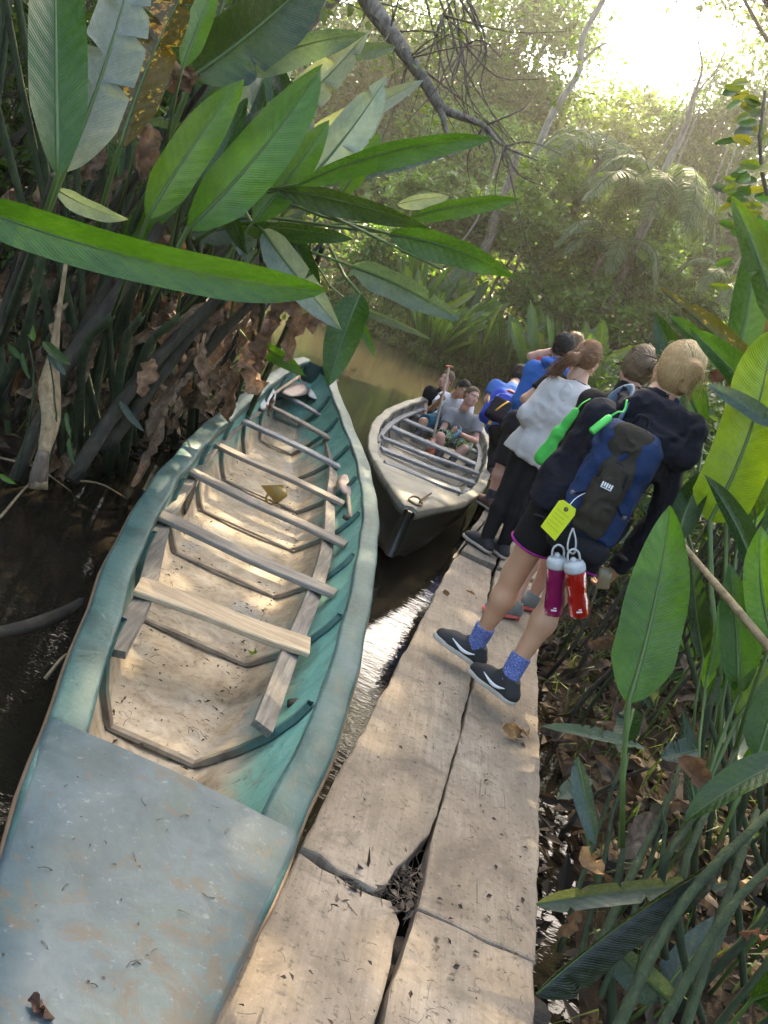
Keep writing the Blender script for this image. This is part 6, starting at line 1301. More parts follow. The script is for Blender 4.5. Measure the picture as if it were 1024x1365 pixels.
for i in range(44):
    px_ = rg.uniform(515, 860); f_ = rg.random() ** 1.3; x, Y = 0, 0
    Y = rg.uniform(25.4, 30.5); p = aty(px_, 455, Y); x = p[0]; yb = bank_f(np.array([x]))[0]; Y = yb + .25 + f_ * 2.6
    spots.append((aty(px_, 455, Y)[0], Y))
used = [False] * 4
for i, (x, y) in enumerate(spots):
    k = i % 4; o = protos[k] if not used[k] else ccopy(protos[k]); used[k] = True
    o.location = (x, y, gz(x, y) - .05); o.rotation_euler[2] = rg.uniform(0, 6.28) if i > 3 else 0; s = rg.uniform(.95, 1.6); o.scale = (s, s, s * rg.uniform(.9, 1.15))

# ------------------------------------------------------------------ leaf masses
def crown(n, R, leaf_, ncl, seed, sig=.3, asp=.5, droop=.35, low=-.6):
    rg = np.random.default_rng(seed); C_ = rg.normal(0, 1, (ncl, 3)); C_ /= np.linalg.norm(C_, axis=1)[:, None]; C_ *= rg.uniform(.35, 1, (ncl, 1)) ** .5
    C_[:, 2] = np.where(C_[:, 2] < low, C_[:, 2] * .5, C_[:, 2]); tone = rg.uniform(0, 1, ncl); size = rg.uniform(.6, 1.4, ncl)
    k = rg.integers(0, ncl, n); off = rg.normal(0, 1, (n, 3)); off[:, 2] *= .6; P = (C_[k] + off * sig * size[k][:, None] * .5) * np.array(R)
    d = rg.normal(0, 1, (n, 3)); d[:, 2] = d[:, 2] * .5 - droop; d /= np.linalg.norm(d, axis=1)[:, None]
    u = rg.normal(0, .45, (n, 3)); u[:, 2] += 1; s = np.cross(d, u); s /= np.linalg.norm(s, axis=1)[:, None]; nn = np.cross(s, d)
    l = leaf_ * rg.uniform(.55, 1.3, n)[:, None]; w = l * asp * .5
    v = np.stack([P, P + d * l * .5 + s * w + nn * w * .35, P + d * l, P + d * l * .5 - s * w + nn * w * .35], 1).reshape(-1, 3)
    t = np.clip(.55 * tone[k] + .45 * rg.random(n), 0, 1)
    f = np.arange(n * 4).reshape(-1, 4); f = np.concatenate([f[:, [0, 1, 2]], f[:, [0, 2, 3]]])
    return v, f, np.repeat(t, 4), C_ * np.array(R)
def add_tree(name, label, cat, base, ctr, R, n, leaf_, ncl, seed, trunk_r, mats, group=None, col=(1, 1, 1, 1), asp=.5, sig=.3, branch=10, bend=.0, twigs=0, trunkpts=None, droop=.35):
    base, ctr = np.array(base, float), np.array(ctr, float); rg = np.random.default_rng(seed); root = thing(name, tuple(base), label, cat, group)
    v, f, t, C_ = crown(n, R, leaf_, ncl, seed, sig, asp, droop); o = part('crown', v + ctr, f, mats[0], root, smooth=False, attr=t); o.color = col
    tp = trunkpts if trunkpts is not None else [base, lerp(base, ctr, .4) + V(rg.normal(0, .15), 0, 0) * R[0] * .4, lerp(base, ctr, .8) + V(rg.normal(0, .1), 0, 0) * R[0] * .4, ctr + V(0, 0, R[2] * .4)]
    T = catmull(tp, 16); part('trunk', *tube(T, [trunk_r * 1.25, trunk_r, trunk_r * .8, trunk_r * .3], 8), mats[1], root)
    ms = []
    for i in range(branch):
        e = ctr + C_[rg.integers(0, len(C_))] * .95; s0 = T[rg.integers(6, 14)]; m_ = lerp(s0, e, .5) + V(*rg.normal(0, .12, 3)) * R[0]; ms.append(tube(catmull([s0, m_, e], 7), [trunk_r * .35, trunk_r * .2, trunk_r * .05], 5))
    for i in range(twigs):
        e = ctr + C_[rg.integers(0, len(C_))] + rg.normal(0, .25, 3) * np.array(R); dv = V(rg.normal(0, .5), rg.normal(0, .5), rg.normal(-.5, .5)); L = rg.uniform(.4, 1.3); ms.append(tube(catmull([e, e + dv * L * .5 + rg.normal(0, .1, 3), e + dv * L], 6), [.014, .008, .004], 4))
    if ms: kind(part('branches', *join(*ms), mats[1] if not twigs else MAT['twig'], root), 'stuff')
    return root
def gpos(px_, py_, Y):
    p = aty(px_, py_, Y); return V(p[0], Y, gz(p[0], Y) - .1), p
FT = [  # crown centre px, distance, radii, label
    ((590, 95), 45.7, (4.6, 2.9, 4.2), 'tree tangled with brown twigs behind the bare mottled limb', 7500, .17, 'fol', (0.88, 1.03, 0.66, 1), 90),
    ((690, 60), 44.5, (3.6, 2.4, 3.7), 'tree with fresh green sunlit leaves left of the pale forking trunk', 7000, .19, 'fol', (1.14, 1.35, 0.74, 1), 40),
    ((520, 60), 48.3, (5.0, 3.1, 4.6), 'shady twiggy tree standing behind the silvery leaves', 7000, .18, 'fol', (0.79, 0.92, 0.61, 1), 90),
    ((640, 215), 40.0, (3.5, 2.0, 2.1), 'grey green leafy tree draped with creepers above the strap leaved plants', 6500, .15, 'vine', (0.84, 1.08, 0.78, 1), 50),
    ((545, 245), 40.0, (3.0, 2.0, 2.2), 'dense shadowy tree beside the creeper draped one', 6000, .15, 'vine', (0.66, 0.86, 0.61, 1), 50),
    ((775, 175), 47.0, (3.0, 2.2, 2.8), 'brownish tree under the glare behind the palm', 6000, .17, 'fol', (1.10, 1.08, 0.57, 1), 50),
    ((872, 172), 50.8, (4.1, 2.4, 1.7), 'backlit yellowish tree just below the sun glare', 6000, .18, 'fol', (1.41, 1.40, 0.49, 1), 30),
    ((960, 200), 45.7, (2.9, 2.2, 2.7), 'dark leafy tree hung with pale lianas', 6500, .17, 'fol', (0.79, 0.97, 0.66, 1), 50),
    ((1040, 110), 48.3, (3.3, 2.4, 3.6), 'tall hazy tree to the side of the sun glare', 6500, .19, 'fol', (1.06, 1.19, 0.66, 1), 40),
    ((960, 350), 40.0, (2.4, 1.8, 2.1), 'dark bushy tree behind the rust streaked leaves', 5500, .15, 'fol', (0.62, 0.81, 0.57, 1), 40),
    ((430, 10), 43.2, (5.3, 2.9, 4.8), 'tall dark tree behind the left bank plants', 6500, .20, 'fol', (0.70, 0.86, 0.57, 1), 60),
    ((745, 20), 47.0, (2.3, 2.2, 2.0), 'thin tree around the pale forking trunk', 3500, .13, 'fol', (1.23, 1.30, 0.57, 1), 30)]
for i, (c, Y, R, lab, n, tr, mt, colr, tw) in enumerate(FT):
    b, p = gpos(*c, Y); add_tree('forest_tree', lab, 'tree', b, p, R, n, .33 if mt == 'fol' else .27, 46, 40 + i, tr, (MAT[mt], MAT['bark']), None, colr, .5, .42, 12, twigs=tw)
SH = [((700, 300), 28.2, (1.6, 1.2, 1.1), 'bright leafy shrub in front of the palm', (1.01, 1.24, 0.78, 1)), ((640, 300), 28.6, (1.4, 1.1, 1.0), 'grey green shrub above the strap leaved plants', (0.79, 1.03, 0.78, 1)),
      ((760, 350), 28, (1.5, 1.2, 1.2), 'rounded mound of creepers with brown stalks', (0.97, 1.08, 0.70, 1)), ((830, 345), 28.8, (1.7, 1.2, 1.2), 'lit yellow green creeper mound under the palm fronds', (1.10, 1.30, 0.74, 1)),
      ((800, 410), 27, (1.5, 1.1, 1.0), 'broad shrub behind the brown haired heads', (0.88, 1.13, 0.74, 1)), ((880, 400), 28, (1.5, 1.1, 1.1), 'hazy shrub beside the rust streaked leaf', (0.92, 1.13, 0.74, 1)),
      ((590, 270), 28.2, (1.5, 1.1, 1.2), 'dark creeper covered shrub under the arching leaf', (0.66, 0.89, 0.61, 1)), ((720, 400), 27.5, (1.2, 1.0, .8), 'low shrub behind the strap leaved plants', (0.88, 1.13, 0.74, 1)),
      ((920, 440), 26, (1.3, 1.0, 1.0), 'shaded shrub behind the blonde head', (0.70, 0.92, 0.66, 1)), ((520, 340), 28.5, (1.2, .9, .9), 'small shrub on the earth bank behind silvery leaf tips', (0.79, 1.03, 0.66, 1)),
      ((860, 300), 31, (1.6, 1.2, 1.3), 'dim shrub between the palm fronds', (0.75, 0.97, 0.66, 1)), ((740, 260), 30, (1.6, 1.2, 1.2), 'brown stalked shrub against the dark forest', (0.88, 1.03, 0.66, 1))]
for i, (c, Y, R, lab, colr) in enumerate(SH):
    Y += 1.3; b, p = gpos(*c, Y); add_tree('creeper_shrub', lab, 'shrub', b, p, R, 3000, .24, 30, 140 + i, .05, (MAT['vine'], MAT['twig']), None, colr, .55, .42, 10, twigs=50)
# right bank thicket behind the people and left bank thicket behind the canes
for i, (x, y, R, lab) in enumerate([(2.7, 7.5, (1.0, 1.2, 1.0), 'leafy thicket on the right bank beside the jetty'), (3.3, 11, (1.3, 1.5, 1.3), 'thicket on the right bank past the jetty end'), (4.2, 15.5, (1.5, 2, 1.6), 'far thicket on the right bank near the bend'), (3.6, 5.2, (1.0, .9, .8), 'low thicket under the yellow green shrub'),
                                (-4.6, 7.2, (1.3, 1.5, 1.5), 'dark thicket behind the canes of the left bank'), (-5.2, 10.5, (1.5, 1.8, 1.9), 'dark thicket deeper in the left bank'), (-4.2, 13.5, (1.4, 1.8, 1.7), 'thicket at the bend of the left bank'), (-6.5, 6.0, (1.5, 1.5, 1.9), 'dark thicket at the outer left bank'), (-4.4, 8.8, (1.2, 1.6, 2.3), 'tall narrow thicket behind the spotted brown leaf'), (-3.9, 11.2, (1.1, 1.6, 2.2), 'tall thicket behind the silvery leaves'), (-6.4, 13.0, (1.8, 2.0, 2.8), 'tallest thicket of the left bank')]):
    z = gz(x, y); add_tree('thicket', lab, 'shrub', V(x, y, z - .1), V(x, y, z + R[2] * .8), R, 4200, .16, 36, 240 + i, .04, (MAT['fol'], MAT['twig']), None, (.85, .9, .8, 1), .42, .45, 10, twigs=60)
# tall bank trees; the broad unseen ones are added to darken the banks
for i, (x, y, z, R, lab) in enumerate([(-8.0, 9.0, 7.5, (3.4, 3.2, 2.6), 'big tree rising over the left bank'), (-7.0, 15.5, 7.0, (3.2, 3.0, 2.8), 'second big tree further up the left bank'), (12.5, 11.5, 7.5, (3.4, 3.2, 2.8), 'big tree rising over the right bank'), (-7.2, 4.2, 5.6, (2.7, 2.6, 2.4), 'broad unseen tree added to shade the mud of the left bank'), (-6.4, .2, 6.4, (2.9, 2.8, 2.4), 'broad unseen tree added for shade over the backwater beside the green boat'), (6.3, 4.6, 5.4, (2.6, 2.8, 2.4), 'broad unseen tree added to shade the undergrowth of the right bank'), (5.6, .6, 6.0, (2.8, 2.8, 2.4), 'broad unseen tree added for shade beside the near end of the jetty'), (12.0, 21.0, 8.0, (3.2, 3.2, 3.4), 'far tree up the right bank')]):
    add_tree('bank_tree', lab, 'tree', V(x, y, gz(x, y) - .2), V(x, y, z), R, 6000, .24, 44, 300 + i, .22, (MAT['fol'], MAT['bark']), None, (.9, .9, .8, 1), .5, .42, 12)
# far forest
vs4, fs4, ts4 = [], [], []; n0 = 0
rg = np.random.default_rng(31)
for i in range(130):
    Y = rg.uniform(54, 76); x = (rg.uniform(-38, 44) if i % 4 == 0 else rg.uniform(-22, 22)) * Y / 50; az = math.degrees(math.atan2(x, Y)); top = (11.5 if az < 0 else 10.0 if az < 9 else 14) * Y / 50 + rg.normal(0, 1)
    if -1.0 < az < 8.5: top = Y * math.tan(math.radians(12.0)) + 1.4 + rg.normal(0, .5)
    h0 = (i % 13) / 12; zc = 3 + (top - 3) * h0 - 1.2; R = (rg.uniform(4, 6.5), 3.5, rg.uniform(2.8, 4))
    v, f, t, _ = crown(1500, R, .75, 24, 400 + i, .45); vs4.append(v + V(x, Y, zc)); fs4.append(f + n0); ts4.append(t * .8); n0 += len(v)
o = link('distant_forest', raw_mesh('distant_forest', np.vstack(vs4), np.vstack(fs4), False, None, np.concatenate(ts4)), MAT['fol']); kind(o, 'stuff'); o.color = (.85, 1.0, .65, 1)

# ---- pale trunks, bare limb, lianas
def trunk_tree(label, pts, r, mat, side=(), cat='tree', name='bare_tree'):
    P = [np.array(p) for p in pts]; b = P[0]; t = thing(name, tuple(b), label, cat); part('trunk', *tube(catmull(P, 26), r, 9), MAT[mat], t)
    for s_, rr in side: part('limb', *tube(catmull([np.array(q) for q in s_], 14), rr, 7), MAT[mat], t)
    return t
b, _ = gpos(722, 190, 33.5)
trunk_tree('pale white trunked tree forking below the sun glare', [b, aty(730, 166, 33.5), aty(747, 135, 33.4), aty(772, 95, 33.3), aty(777, 50, 33.3), aty(803, 2, 33.3), aty(840, -70, 33.5)], [.13, .12, .11, .09], 'pale_bark', [([aty(775, 85, 33.3), aty(792, 66, 33.2), aty(815, 55, 33.0)], [.07, .05, .02])])
b, _ = gpos(866, 290, 30)
trunk_tree('slanting pale trunk rising beside the palm crown', [b, aty(866, 290, 30), aty(880, 250, 30), aty(892, 215, 30), aty(912, 175, 30), aty(927, 120, 30)], [.14, .13, .11, .07], 'pale_bark', [([aty(927, 122, 30), aty(936, 90, 30.2), aty(930, 50, 30.5)], [.06, .04, .02]), ([aty(925, 130, 30), aty(945, 105, 29.8), aty(975, 80, 29.6)], [.05, .03, .015])])
b, _ = gpos(655, 285, 29)
trunk_tree('mossy grey trunk half hidden by creepers', [b, aty(650, 325, 28.6), aty(660, 290, 28.6), aty(680, 240, 28.8), aty(690, 200, 29)], [.18, .15, .1], 'bark')
lim = [V(-3.6, 11.5, gz(-3.6, 11.5)), V(-3.4, 11.2, 3.5), at(440, -150, 9.5), at(455, -70, 9.2), at(490, 0, 9.0), at(520, 42, 8.9), at(545, 78, 8.8), at(562, 102, 8.8), at(588, 145, 8.7)]
blt = trunk_tree('bare mottled limb reaching down from a leaning tree over the creek', lim, [.15, .13, .10, .07, .058], 'bark',
    [([at(588, 145, 8.7), at(615, 155, 8.6), at(645, 168, 8.6), at(672, 195, 8.5), at(720, 215, 8.4)], [.05, .04, .03, .016, .006]), ([at(588, 145, 8.7), at(592, 162, 8.6), at(597, 182, 8.6)], [.04, .03, .02]), ([at(645, 168, 8.6), at(660, 205, 8.6), at(655, 228, 8.6)], [.018, .012, .005]), ([at(672, 195, 8.5), at(710, 190, 8.4), at(770, 215, 8.3)], [.012, .008, .003]),
     ([at(562, 215, 8.6), at(550, 225, 8.6), at(542, 235, 8.6)], [.012, .012, .008])], name='leaning_tree')
rg = np.random.default_rng(17); ms = []
for i in range(46):
    s0 = [at(545, 78, 8.8), at(520, 42, 8.9), at(490, 0, 9.0), at(645, 168, 8.6), at(672, 195, 8.5), at(590, 20, 8.8), at(620, 60, 8.7)][rg.integers(0, 7)]; a = rg.uniform(-.9, 2.6); L = rg.uniform(50, 190); q = np.array([rg.normal(0, 20), rg.normal(0, 14)])
    c0 = s0 - CAM; w_ = c0 @ FW; e = s0 + RT * rg.normal(.25, .55) + UP * rg.normal(-.25, .5) + FW * rg.normal(0, .4); ms.append(tube(catmull([s0, lerp(s0, e, .5) + rg.normal(0, .08, 3), e], 7), [.012, .007, .003], 4))
for i in range(9):
    x0 = 590 + rg.normal(0, 22); ms.append(tube(catmull([at(x0, -30, 9.2), at(x0 + 25 + rg.normal(0, 12), 60, 9.1), at(x0 + 40 + rg.normal(0, 20), 120, 9.0), at(x0 + 75 + rg.normal(0, 25), 190, 8.9)], 12), [.014, .010, .004], 4))
part('twigs', *join(*ms), MAT['twig'], blt)
v, f, t, _ = crown(420, (1.3, .5, .9), .085, 30, 77, .3, .45); o = part('leaves', v + at(640, 110, 8.9), f, MAT['fol'], blt, smooth=False, attr=np.clip(t + .25, 0, 1)); o.color = (1.4, 1.4, .9, 1)
for i, (a, b_, c, lab) in enumerate([((940, 424, 27), (960, 390, 27), (980, 356, 27), 'pale liana slanting up behind the rust streaked leaves'), ((966, 422, 26), (976, 405, 26), (986, 388, 26), 'thin pale liana beside the slanting one'), ((872, 275, 31), (900, 220, 31), (935, 140, 31), 'straight pale liana hanging right of the palm crown'), ((925, 300, 30), (945, 255, 30), (965, 210, 30), 'short pale liana in front of the dark forest'), ((855, 238, 28.5), (876, 206, 28.5), (897, 175, 28.5), 'thin pale liana beside the slanting pale trunk'), ((940, 300, 30), (960, 250, 30), (990, 170, 30), 'thin liana by the yellow green shrub'), ((610, 330, 28), (635, 290, 28), (655, 240, 28), 'grey liana in the creeper draped tree')]):
    solo('liana', *tube(catmull([aty(*a), aty(*b_) + V(.05, 0, 0), aty(*c), aty(2 * c[0] - b_[0], 2 * c[1] - b_[1], c[2])], 14), [.035, .03, .025], 6), MAT['pale_bark'], lab, 'liana')
# ---- palms
def palm(label, ctr, base, fr, L, seed, r=.12):
    rg = np.random.default_rng(seed); t = thing('palm_tree', tuple(base), label, 'palm'); part('trunk', *tube(catmull([base, lerp(base, ctr, .5) + V(.1, 0, 0), ctr], 12), [r * 1.2, r, r * .9], 9), MAT['bark'], t)
    for i in range(fr):
        a = 2 * math.pi * i / fr + rg.normal(0, .2); up = rg.uniform(.15, 1.1); l = L * rg.uniform(.8, 1.1); d = V(math.cos(a), math.sin(a), 0); pts = [ctr, ctr + d * l * .35 + V(0, 0, up * l * .35), ctr + d * l * .75 + V(0, 0, up * l * .30 - .05 * l), ctr + d * l * 1.0 + V(0, 0, up * l * .1 - .38 * l)]
        C_ = catmull(pts, 40); T = np.gradient(C_, axis=0); vv, ff, tt = [], [], []
        for j in range(4, 40):
            tg_ = nz(T[j]); s = nz(np.cross(tg_, UPW)); q = j / 39; ll = l * .30 * math.sin(math.pi * (.12 + .82 * q)) + .05
            for sg in (-1, 1):
                for h_ in (0, .5):
                    p = C_[j] + T[j] * h_; e = nz(s * sg + tg_ * .45 + V(0, 0, -.25 + rg.normal(0, .1))); e2 = nz(e + V(0, 0, -.7 - rg.random() * .4)); wv = tg_ * .022; m1 = p + e * ll * .55; m2 = m1 + e2 * ll * .45; n = len(vv)
                    vv += [p - wv * .5, p + wv * .5, m1 + wv, m1 - wv, m2]; ff += [(n, n + 1, n + 2, n + 3), (n + 3, n + 2, n + 4)]; tt += [rg.random()] * 5
        fr_ = part('frond', np.array(vv), ff, MAT['palm'], t, smooth=False, attr=tt); part('rachis', *tube(C_, [.035, .022, .006], 5), MAT['stem'], fr_)
    return t
b, _ = gpos(872, 275, 28.6); palm('feathery palm with drooping fronds beside the slanting pale trunk', aty(872, 268, 28.6), b, 14, 2.7, 5)
b, _ = gpos(800, 330, 28.2); palm('low palm with pale drooping fronds among the creepers', aty(806, 336, 28.2), b, 9, 1.9, 6, .09)
b, _ = gpos(960, 395, 27); palm('small palm peeking out behind the rust streaked leaves', aty(965, 385, 27), b, 8, 1.6, 8, .08)
b, _ = gpos(790, 180, 31); palm('tall palm with upright fronds under the sun glare', aty(800, 215, 31), b, 11, 2.6, 9, .11)

def scatter(n, place, l, seed, tilt=.45, asp=.45):
    rg = np.random.default_rng(seed); P = place(rg, n); n = len(P); a = rg.uniform(0, 2 * math.pi, n); d = np.stack([np.cos(a), np.sin(a), rg.normal(0, tilt, n)], 1); u = rg.normal(0, tilt, (n, 3)); u[:, 2] += 1; s = np.cross(d, u); s /= np.linalg.norm(s, axis=1)[:, None]; nn = np.cross(s, d)
    L = l * rg.uniform(.4, 1.5, n)[:, None]; w = L * asp * .5; v = np.stack([P, P + d * L * .45 + s * w + nn * w * .5, P + d * L, P + d * L * .45 - s * w + nn * w * .6], 1).reshape(-1, 3); i = np.arange(n) * 4
    return v, np.concatenate([np.stack([i, i + 1, i + 2], 1), np.stack([i, i + 2, i + 3], 1)]), np.repeat(rg.random(n), 4)
# ---- grass and hanging straw on the far bank, ground litter
def blades(n, place, L, w, seed, droop=.5, ncol=(0, 1)):
    rg = np.random.default_rng(seed); vv = []; tt = []
    P = place(rg, n); n = len(P); a = rg.uniform(0, 2 * math.pi, n); l = L * rg.uniform(.5, 1.4, n); d = np.stack([np.cos(a), np.sin(a), 0 * a], 1); s = np.stack([-np.sin(a), np.cos(a), 0 * a], 1) * w
    up = np.array([0, 0, 1.0]); m = P + d * (l * .25)[:, None] + up * (l * .6)[:, None]; t = P + d * (l * (.5 + droop * .3))[:, None] + up * (l * (.85 - droop * rg.uniform(.2, 1.0, n)))[:, None]
    v = np.stack([P - s, P + s, m + s * .8, m - s * .8, t], 1).reshape(-1, 3); i = np.arange(n) * 5
    f = np.concatenate([np.stack([i, i + 1, i + 2], 1), np.stack([i, i + 2, i + 3], 1), np.stack([i + 3, i + 2, i + 4], 1)]); return v, f, np.repeat(rg.uniform(*ncol, n), 5)
def far_edge(rg, n):
    x = rg.uniform(-9, 7, n); y = bank_f(x) + np.abs(rg.normal(0, 1.3, n)) - .35; return np.stack([x, y, height(x, y) - .03], 1)
v, f, t = blades(15000, far_edge, .42, .014, 1, .7); kind(link('bank_grass', raw_mesh('bank_grass', v, f, False, None, t), MAT['grass']), 'stuff')
def near_edge(rg, n):
    x = np.where(rg.random(n) < .35, rg.uniform(-3.5, -1.7, n), rg.uniform(1.2, 3.4, n)); y = rg.uniform(1.5, 9, n); ok = (height(x, y) > .02); x, y = x[ok], y[ok]; return np.stack([x, y, height(x, y) - .02], 1)
def slope(rg, n):
    x = rg.uniform(-26, 26, n); y = 29 + rg.random(n) ** 1.4 * 34; x = x * y / 34; y = np.maximum(y, bank_f(x) + 2); return np.stack([x, y, height(x, y) + np.abs(rg.normal(0, .35, n)) * (1 + vnoise(np.stack([x * .4, y * .4, 0 * x], 1)) * 2)], 1)
v, f, t = scatter(26000, slope, .36, 21, .5, .5); o = kind(link('forest_undergrowth', raw_mesh('forest_undergrowth', v, f, False, None, t), MAT['vine']), 'stuff'); o.color = (.8, .9, .75, 1)
v, f, t = blades(2600, near_edge, .22, .005, 2, .8, (0, .7)); kind(link('undergrowth_grass', raw_mesh('undergrowth_grass', v, f, False, None, t), MAT['grass']), 'stuff')
def lit(rg, n):
    m = rg.random(n); x = np.where(m < .45, rg.uniform(-5, -1.6, n), rg.uniform(1.12, 4, n)); y = np.where(m < .45, rg.uniform(4.6, 11, n), rg.uniform(.8, 10, n)); h = height(x, y); ok = h > -.06; return np.stack([x, y, np.maximum(h, 0) + rg.uniform(.0, .05, n)], 1)[ok]
v, f, t = scatter(9000, lit, .10, 3); kind(link('leaf_litter', raw_mesh('leaf_litter', v, f, False, None, t), MAT['litter']), 'stuff')
def straw(rg, n):
    x = rg.uniform(-6, 6, n); y = bank_f(x) + rg.normal(.15, .25, n); return np.stack([x, y, np.maximum(height(x, y), 0) + rg.uniform(-.05, .1, n)], 1)
v, f, t = scatter(3200, straw, .34, 6, .6, .12); kind(link('dead_straw', raw_mesh('dead_straw', v, f, False, None, t * .5 + .5), MAT['litter']), 'stuff')
# fallen sticks in the left shallows, sunken log
solo('sunken_log', *tube(catmull([on(-60, 855, -.01), on(30, 838, .0), on(90, 815, -.005), on(125, 790, -.05)], 14), [.028, .034, .02], 9), MAT['log'], 'dark log lying half sunk in the still water left of the green boat', 'log')
rg = np.random.default_rng(41)
for i, (a, b_, lab) in enumerate([((0, 690), (60, 630), 'thin stick poking from the mud below the dead sheath'), ((90, 640), (170, 665), 'fine twig lying on the water beside the green boat'), ((60, 905), (100, 870), 'twig floating on the dark water'), ((0, 610), (95, 655), 'branching twig on the muddy bank edge')]):
    solo('stick', *tube(catmull([on(*a, .02), lerp(on(*a, .05), on(*b_, .05), .5) + V(0, 0, .04), on(*b_, .04)], 8), [.008, .006, .003], 5), MAT['straw'], lab, 'stick')

# ------------------------------------------------------------------ small litter on boats and jetty
def on_jetty(rg, n):
    q = [(rg.uniform(300, 715), rg.uniform(760, 1365)) for _ in range(n)]; out = []
    for x, y in q:
        xl_ = 275 + (1365 - y) * .533 + 25
        if x < xl_ + 8 or abs(x - (515 + (1365 - y) * .24)) < 14 or (x < 560 and 1130 < y < 1260): continue
        out.append(on(x, y, ZJ + .012))
    return np.array(out)
rg = np.random.default_rng(51)
def twigset(P, lo, hi, r, seed):
    rg = np.random.default_rng(seed); ms = []
    for p in P:
        a = rg.uniform(0, 6.28); L = rg.uniform(lo, hi); d = V(math.cos(a), math.sin(a), 0); s = V(-d[1], d[0], 0) * rg.normal(0, .18) * L; ms.append(tube(catmull([p, p + d * L * .5 + s + V(0, 0, .004), p + d * L], 4), [r, r * .6], 3))
    return join(*ms)
kind(link('jetty_twig_litter', raw_mesh('jt', *twigset(on_jetty(rg, 230), .010, .045, .0008, 1)), MAT['twig']), 'stuff')
v, f, t = scatter(190, on_jetty, .017, 8, .3, .6); kind(link('jetty_leaf_crumbs', raw_mesh('jl', v, f, False, None, t * .45 + .5), MAT['litter']), 'stuff')
def in_hole(rg, n): return np.array([on(rg.uniform(440, 560) , rg.uniform(1155, 1215), ZJ - .03 + rg.uniform(-.03, .02)) for _ in range(n)])
v, f, t = scatter(190, in_hole, .035, 9, .6); v2, f2 = twigset(in_hole(np.random.default_rng(3), 150), .03, .10, .0013, 4)
kind(link('gap_debris', raw_mesh('gd', *join((v, f), (v2, f2))), MAT['twig']), 'stuff')
def in_boat(rg, n):
    out = []
    for _ in range(n):
        y = rg.uniform(2.0, 6.5); l, r = B1.floor(y); x = rg.choice([rg.uniform(l, r), l + abs(rg.normal(0, .06)), r - abs(rg.normal(0, .08))]); out.append(V(x, y, B1.zfl(y) + .008))
    return np.array(out)
v, f, t = scatter(330, in_boat, .022, 10, .3, .4); kind(link('boat_leaf_litter', raw_mesh('bl', v, f, False, None, t * .5 + .35), MAT['litter']), 'stuff')
kind(link('boat_twig_litter', raw_mesh('bt', *twigset(in_boat(np.random.default_rng(6), 120), .02, .07, .0014, 5)), MAT['twig']), 'stuff')
def on_deck(rg, n):
    out = []
    for _ in range(n):
        y = rg.uniform(.9, 1.9); x = rg.uniform(B1.xl(y) + .03, B1.xr(y) - .03); out.append(V(x, y, B1.z(y) + .009 + .012 * math.sin(math.pi * (x - B1.xl(y)) / B1.w(y)) + .002))
    return np.array(out)
kind(link('deck_twig_litter', raw_mesh('dt', *twigset(on_deck(np.random.default_rng(2), 26), .008, .03, .0012, 7)), MAT['twig']), 'stuff')
v, f, t = scatter(34, on_deck, .007, 11, .2); kind(link('deck_leaf_crumbs', raw_mesh('dl', v, f, False, None, t * .4 + .5), MAT['litter']), 'stuff')
def lone_leaf(p, d, L, w, seed, label, col, mat='dry'):
    t = thing('fallen_leaf', tuple(p), label, 'leaf'); o = dry_leaf(t, p, d, L, w, seed, col, name='blade')
    if mat != 'dry':
        o.data.materials.clear(); o.data.materials.append(MAT['leaf']); o.color = (*col, 0)
        uvl = o.data.uv_layers.new(name='UVMap')
    return t
dz = .53
lone_leaf(on(35, 1338, dz + .015), V(.6, -.1, .1), .055, .016, 301, 'curled dark brown leaf on the chalky blue deck', (.8, .55, .5))
lone_leaf(on(672, 972, ZJ + .03), V(.7, .35, .15), .12, .045, 305, 'crumpled tan leaf on the jetty edge behind the shoes', (1.7, 1.3, .8))
lone_leaf(on(335, 875, .09), V(.1, .7, .1), .06, .02, 303, 'small fresh green leaf on the floor of the green boat', (.18, .30, .02), 'leaf')
lone_leaf(on(590, 790, ZJ + .02), V(.5, .2, .1), .045, .018, 304, 'small pale leaf on the jetty before the black shoes', (2.2, 1.7, 1.0))
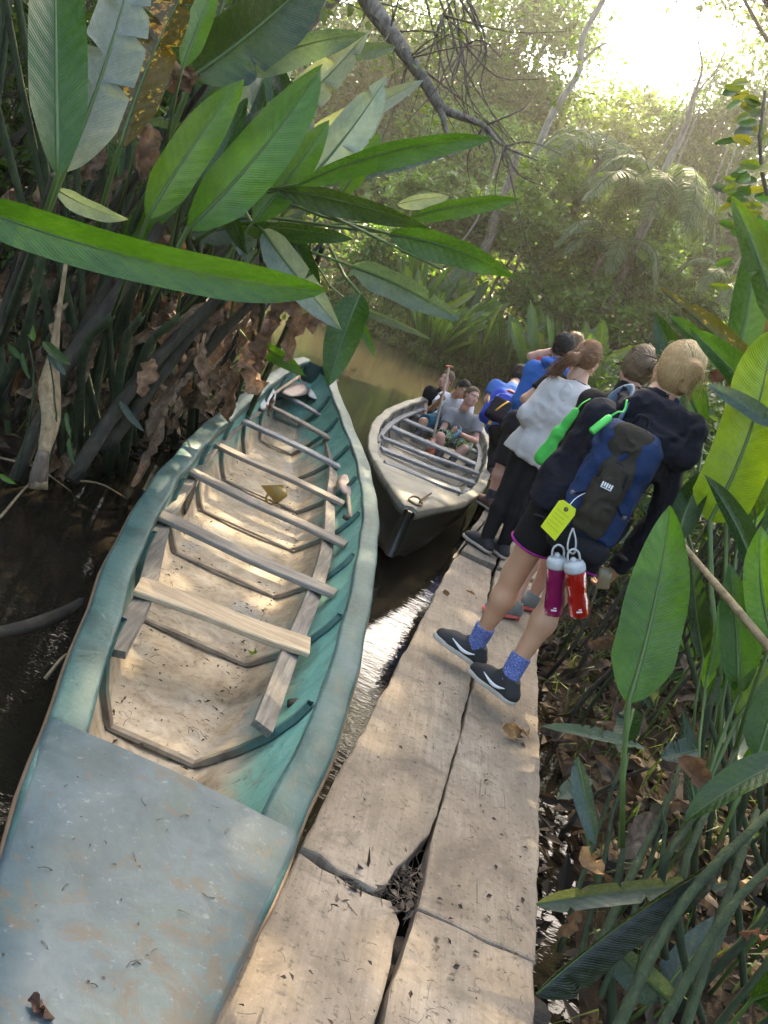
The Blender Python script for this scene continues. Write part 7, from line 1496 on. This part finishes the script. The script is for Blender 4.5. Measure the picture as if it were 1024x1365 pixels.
lone_leaf(on(622, 788, ZJ + .02), V(.5, -.3, .1), .06, .012, 306, 'narrow yellowish leaf on the jetty beside the pale one', (2.0, 1.5, .8))

# canopy crowns added above the view to shade jetty, boats and water
for i, (x, y, z, R, bx, lab) in enumerate([(2.4, 41, 18.9, (7.5, 2.6, 2.7), 17.0, 'broad emergent crown added above the sun glare to block sky'), (1.9, 25.4, 14.9, (3.4, 2.5, 2.1), 15.0, 'unseen canopy tree added over the bend of the creek for shade'), (-2.2, 25.2, 14.6, (3.2, 2.5, 2.1), -14.0, 'unseen canopy tree added on the far left of the bend for shade'), (2.0, 20.4, 13.4, (3.4, 2.6, 2.2), 14.0, 'tall unseen canopy tree added over the creek for shade'),
        (-2.2, 19.4, 13.0, (3.4, 2.8, 2.2), -9.5, 'tall unseen canopy tree added from the left bank for shade'), (3.2, 16.6, 15.6, (4.0, 3.4, 2.6), 14.5, 'tallest unseen canopy tree added on the right bank for shade'), (-1.5, 16.0, 15.4, (4.0, 3.4, 2.6), -9.0, 'tallest unseen canopy tree added on the left bank for shade')]):
    add_tree('added_canopy_tree', lab, 'tree', V(bx, y + 1, gz(bx, y + 1) - .2), V(x, y, z), R, 6500 if R[0] < 5 else 9000, .27 if R[0] < 5 else .36, 50, 330 + i, .3, (MAT['fol'], MAT['bark']), None, (1, 1, .85, 1), .5, .5, 12 if R[0] < 5 else 3, trunkpts=None if R[0] < 5 else [V(bx, y + 1, gz(bx, y + 1) - .2), V(bx, y + 1, 12), V(bx - 2, y, 20), V(8, y, 22.5), V(3, y, 21.5)])
# ------------------------------------------------------------------ morning haze over the creek
hz = M('haze_air'); hz.N.remove(hz.bsdf); pv = hz.n('VolumePrincipled'); pv.inputs['Color'].default_value = (.97, .93, .82, 1); pv.inputs['Density'].default_value = .0021; pv.inputs['Anisotropy'].default_value = .82
hz.L.new(pv.outputs[0], hz.out.inputs['Volume'])
kind(link('haze', raw_mesh('haze', *box((0, 30, 10), 420, 480, 26.0)), hz.m), 'stuff')
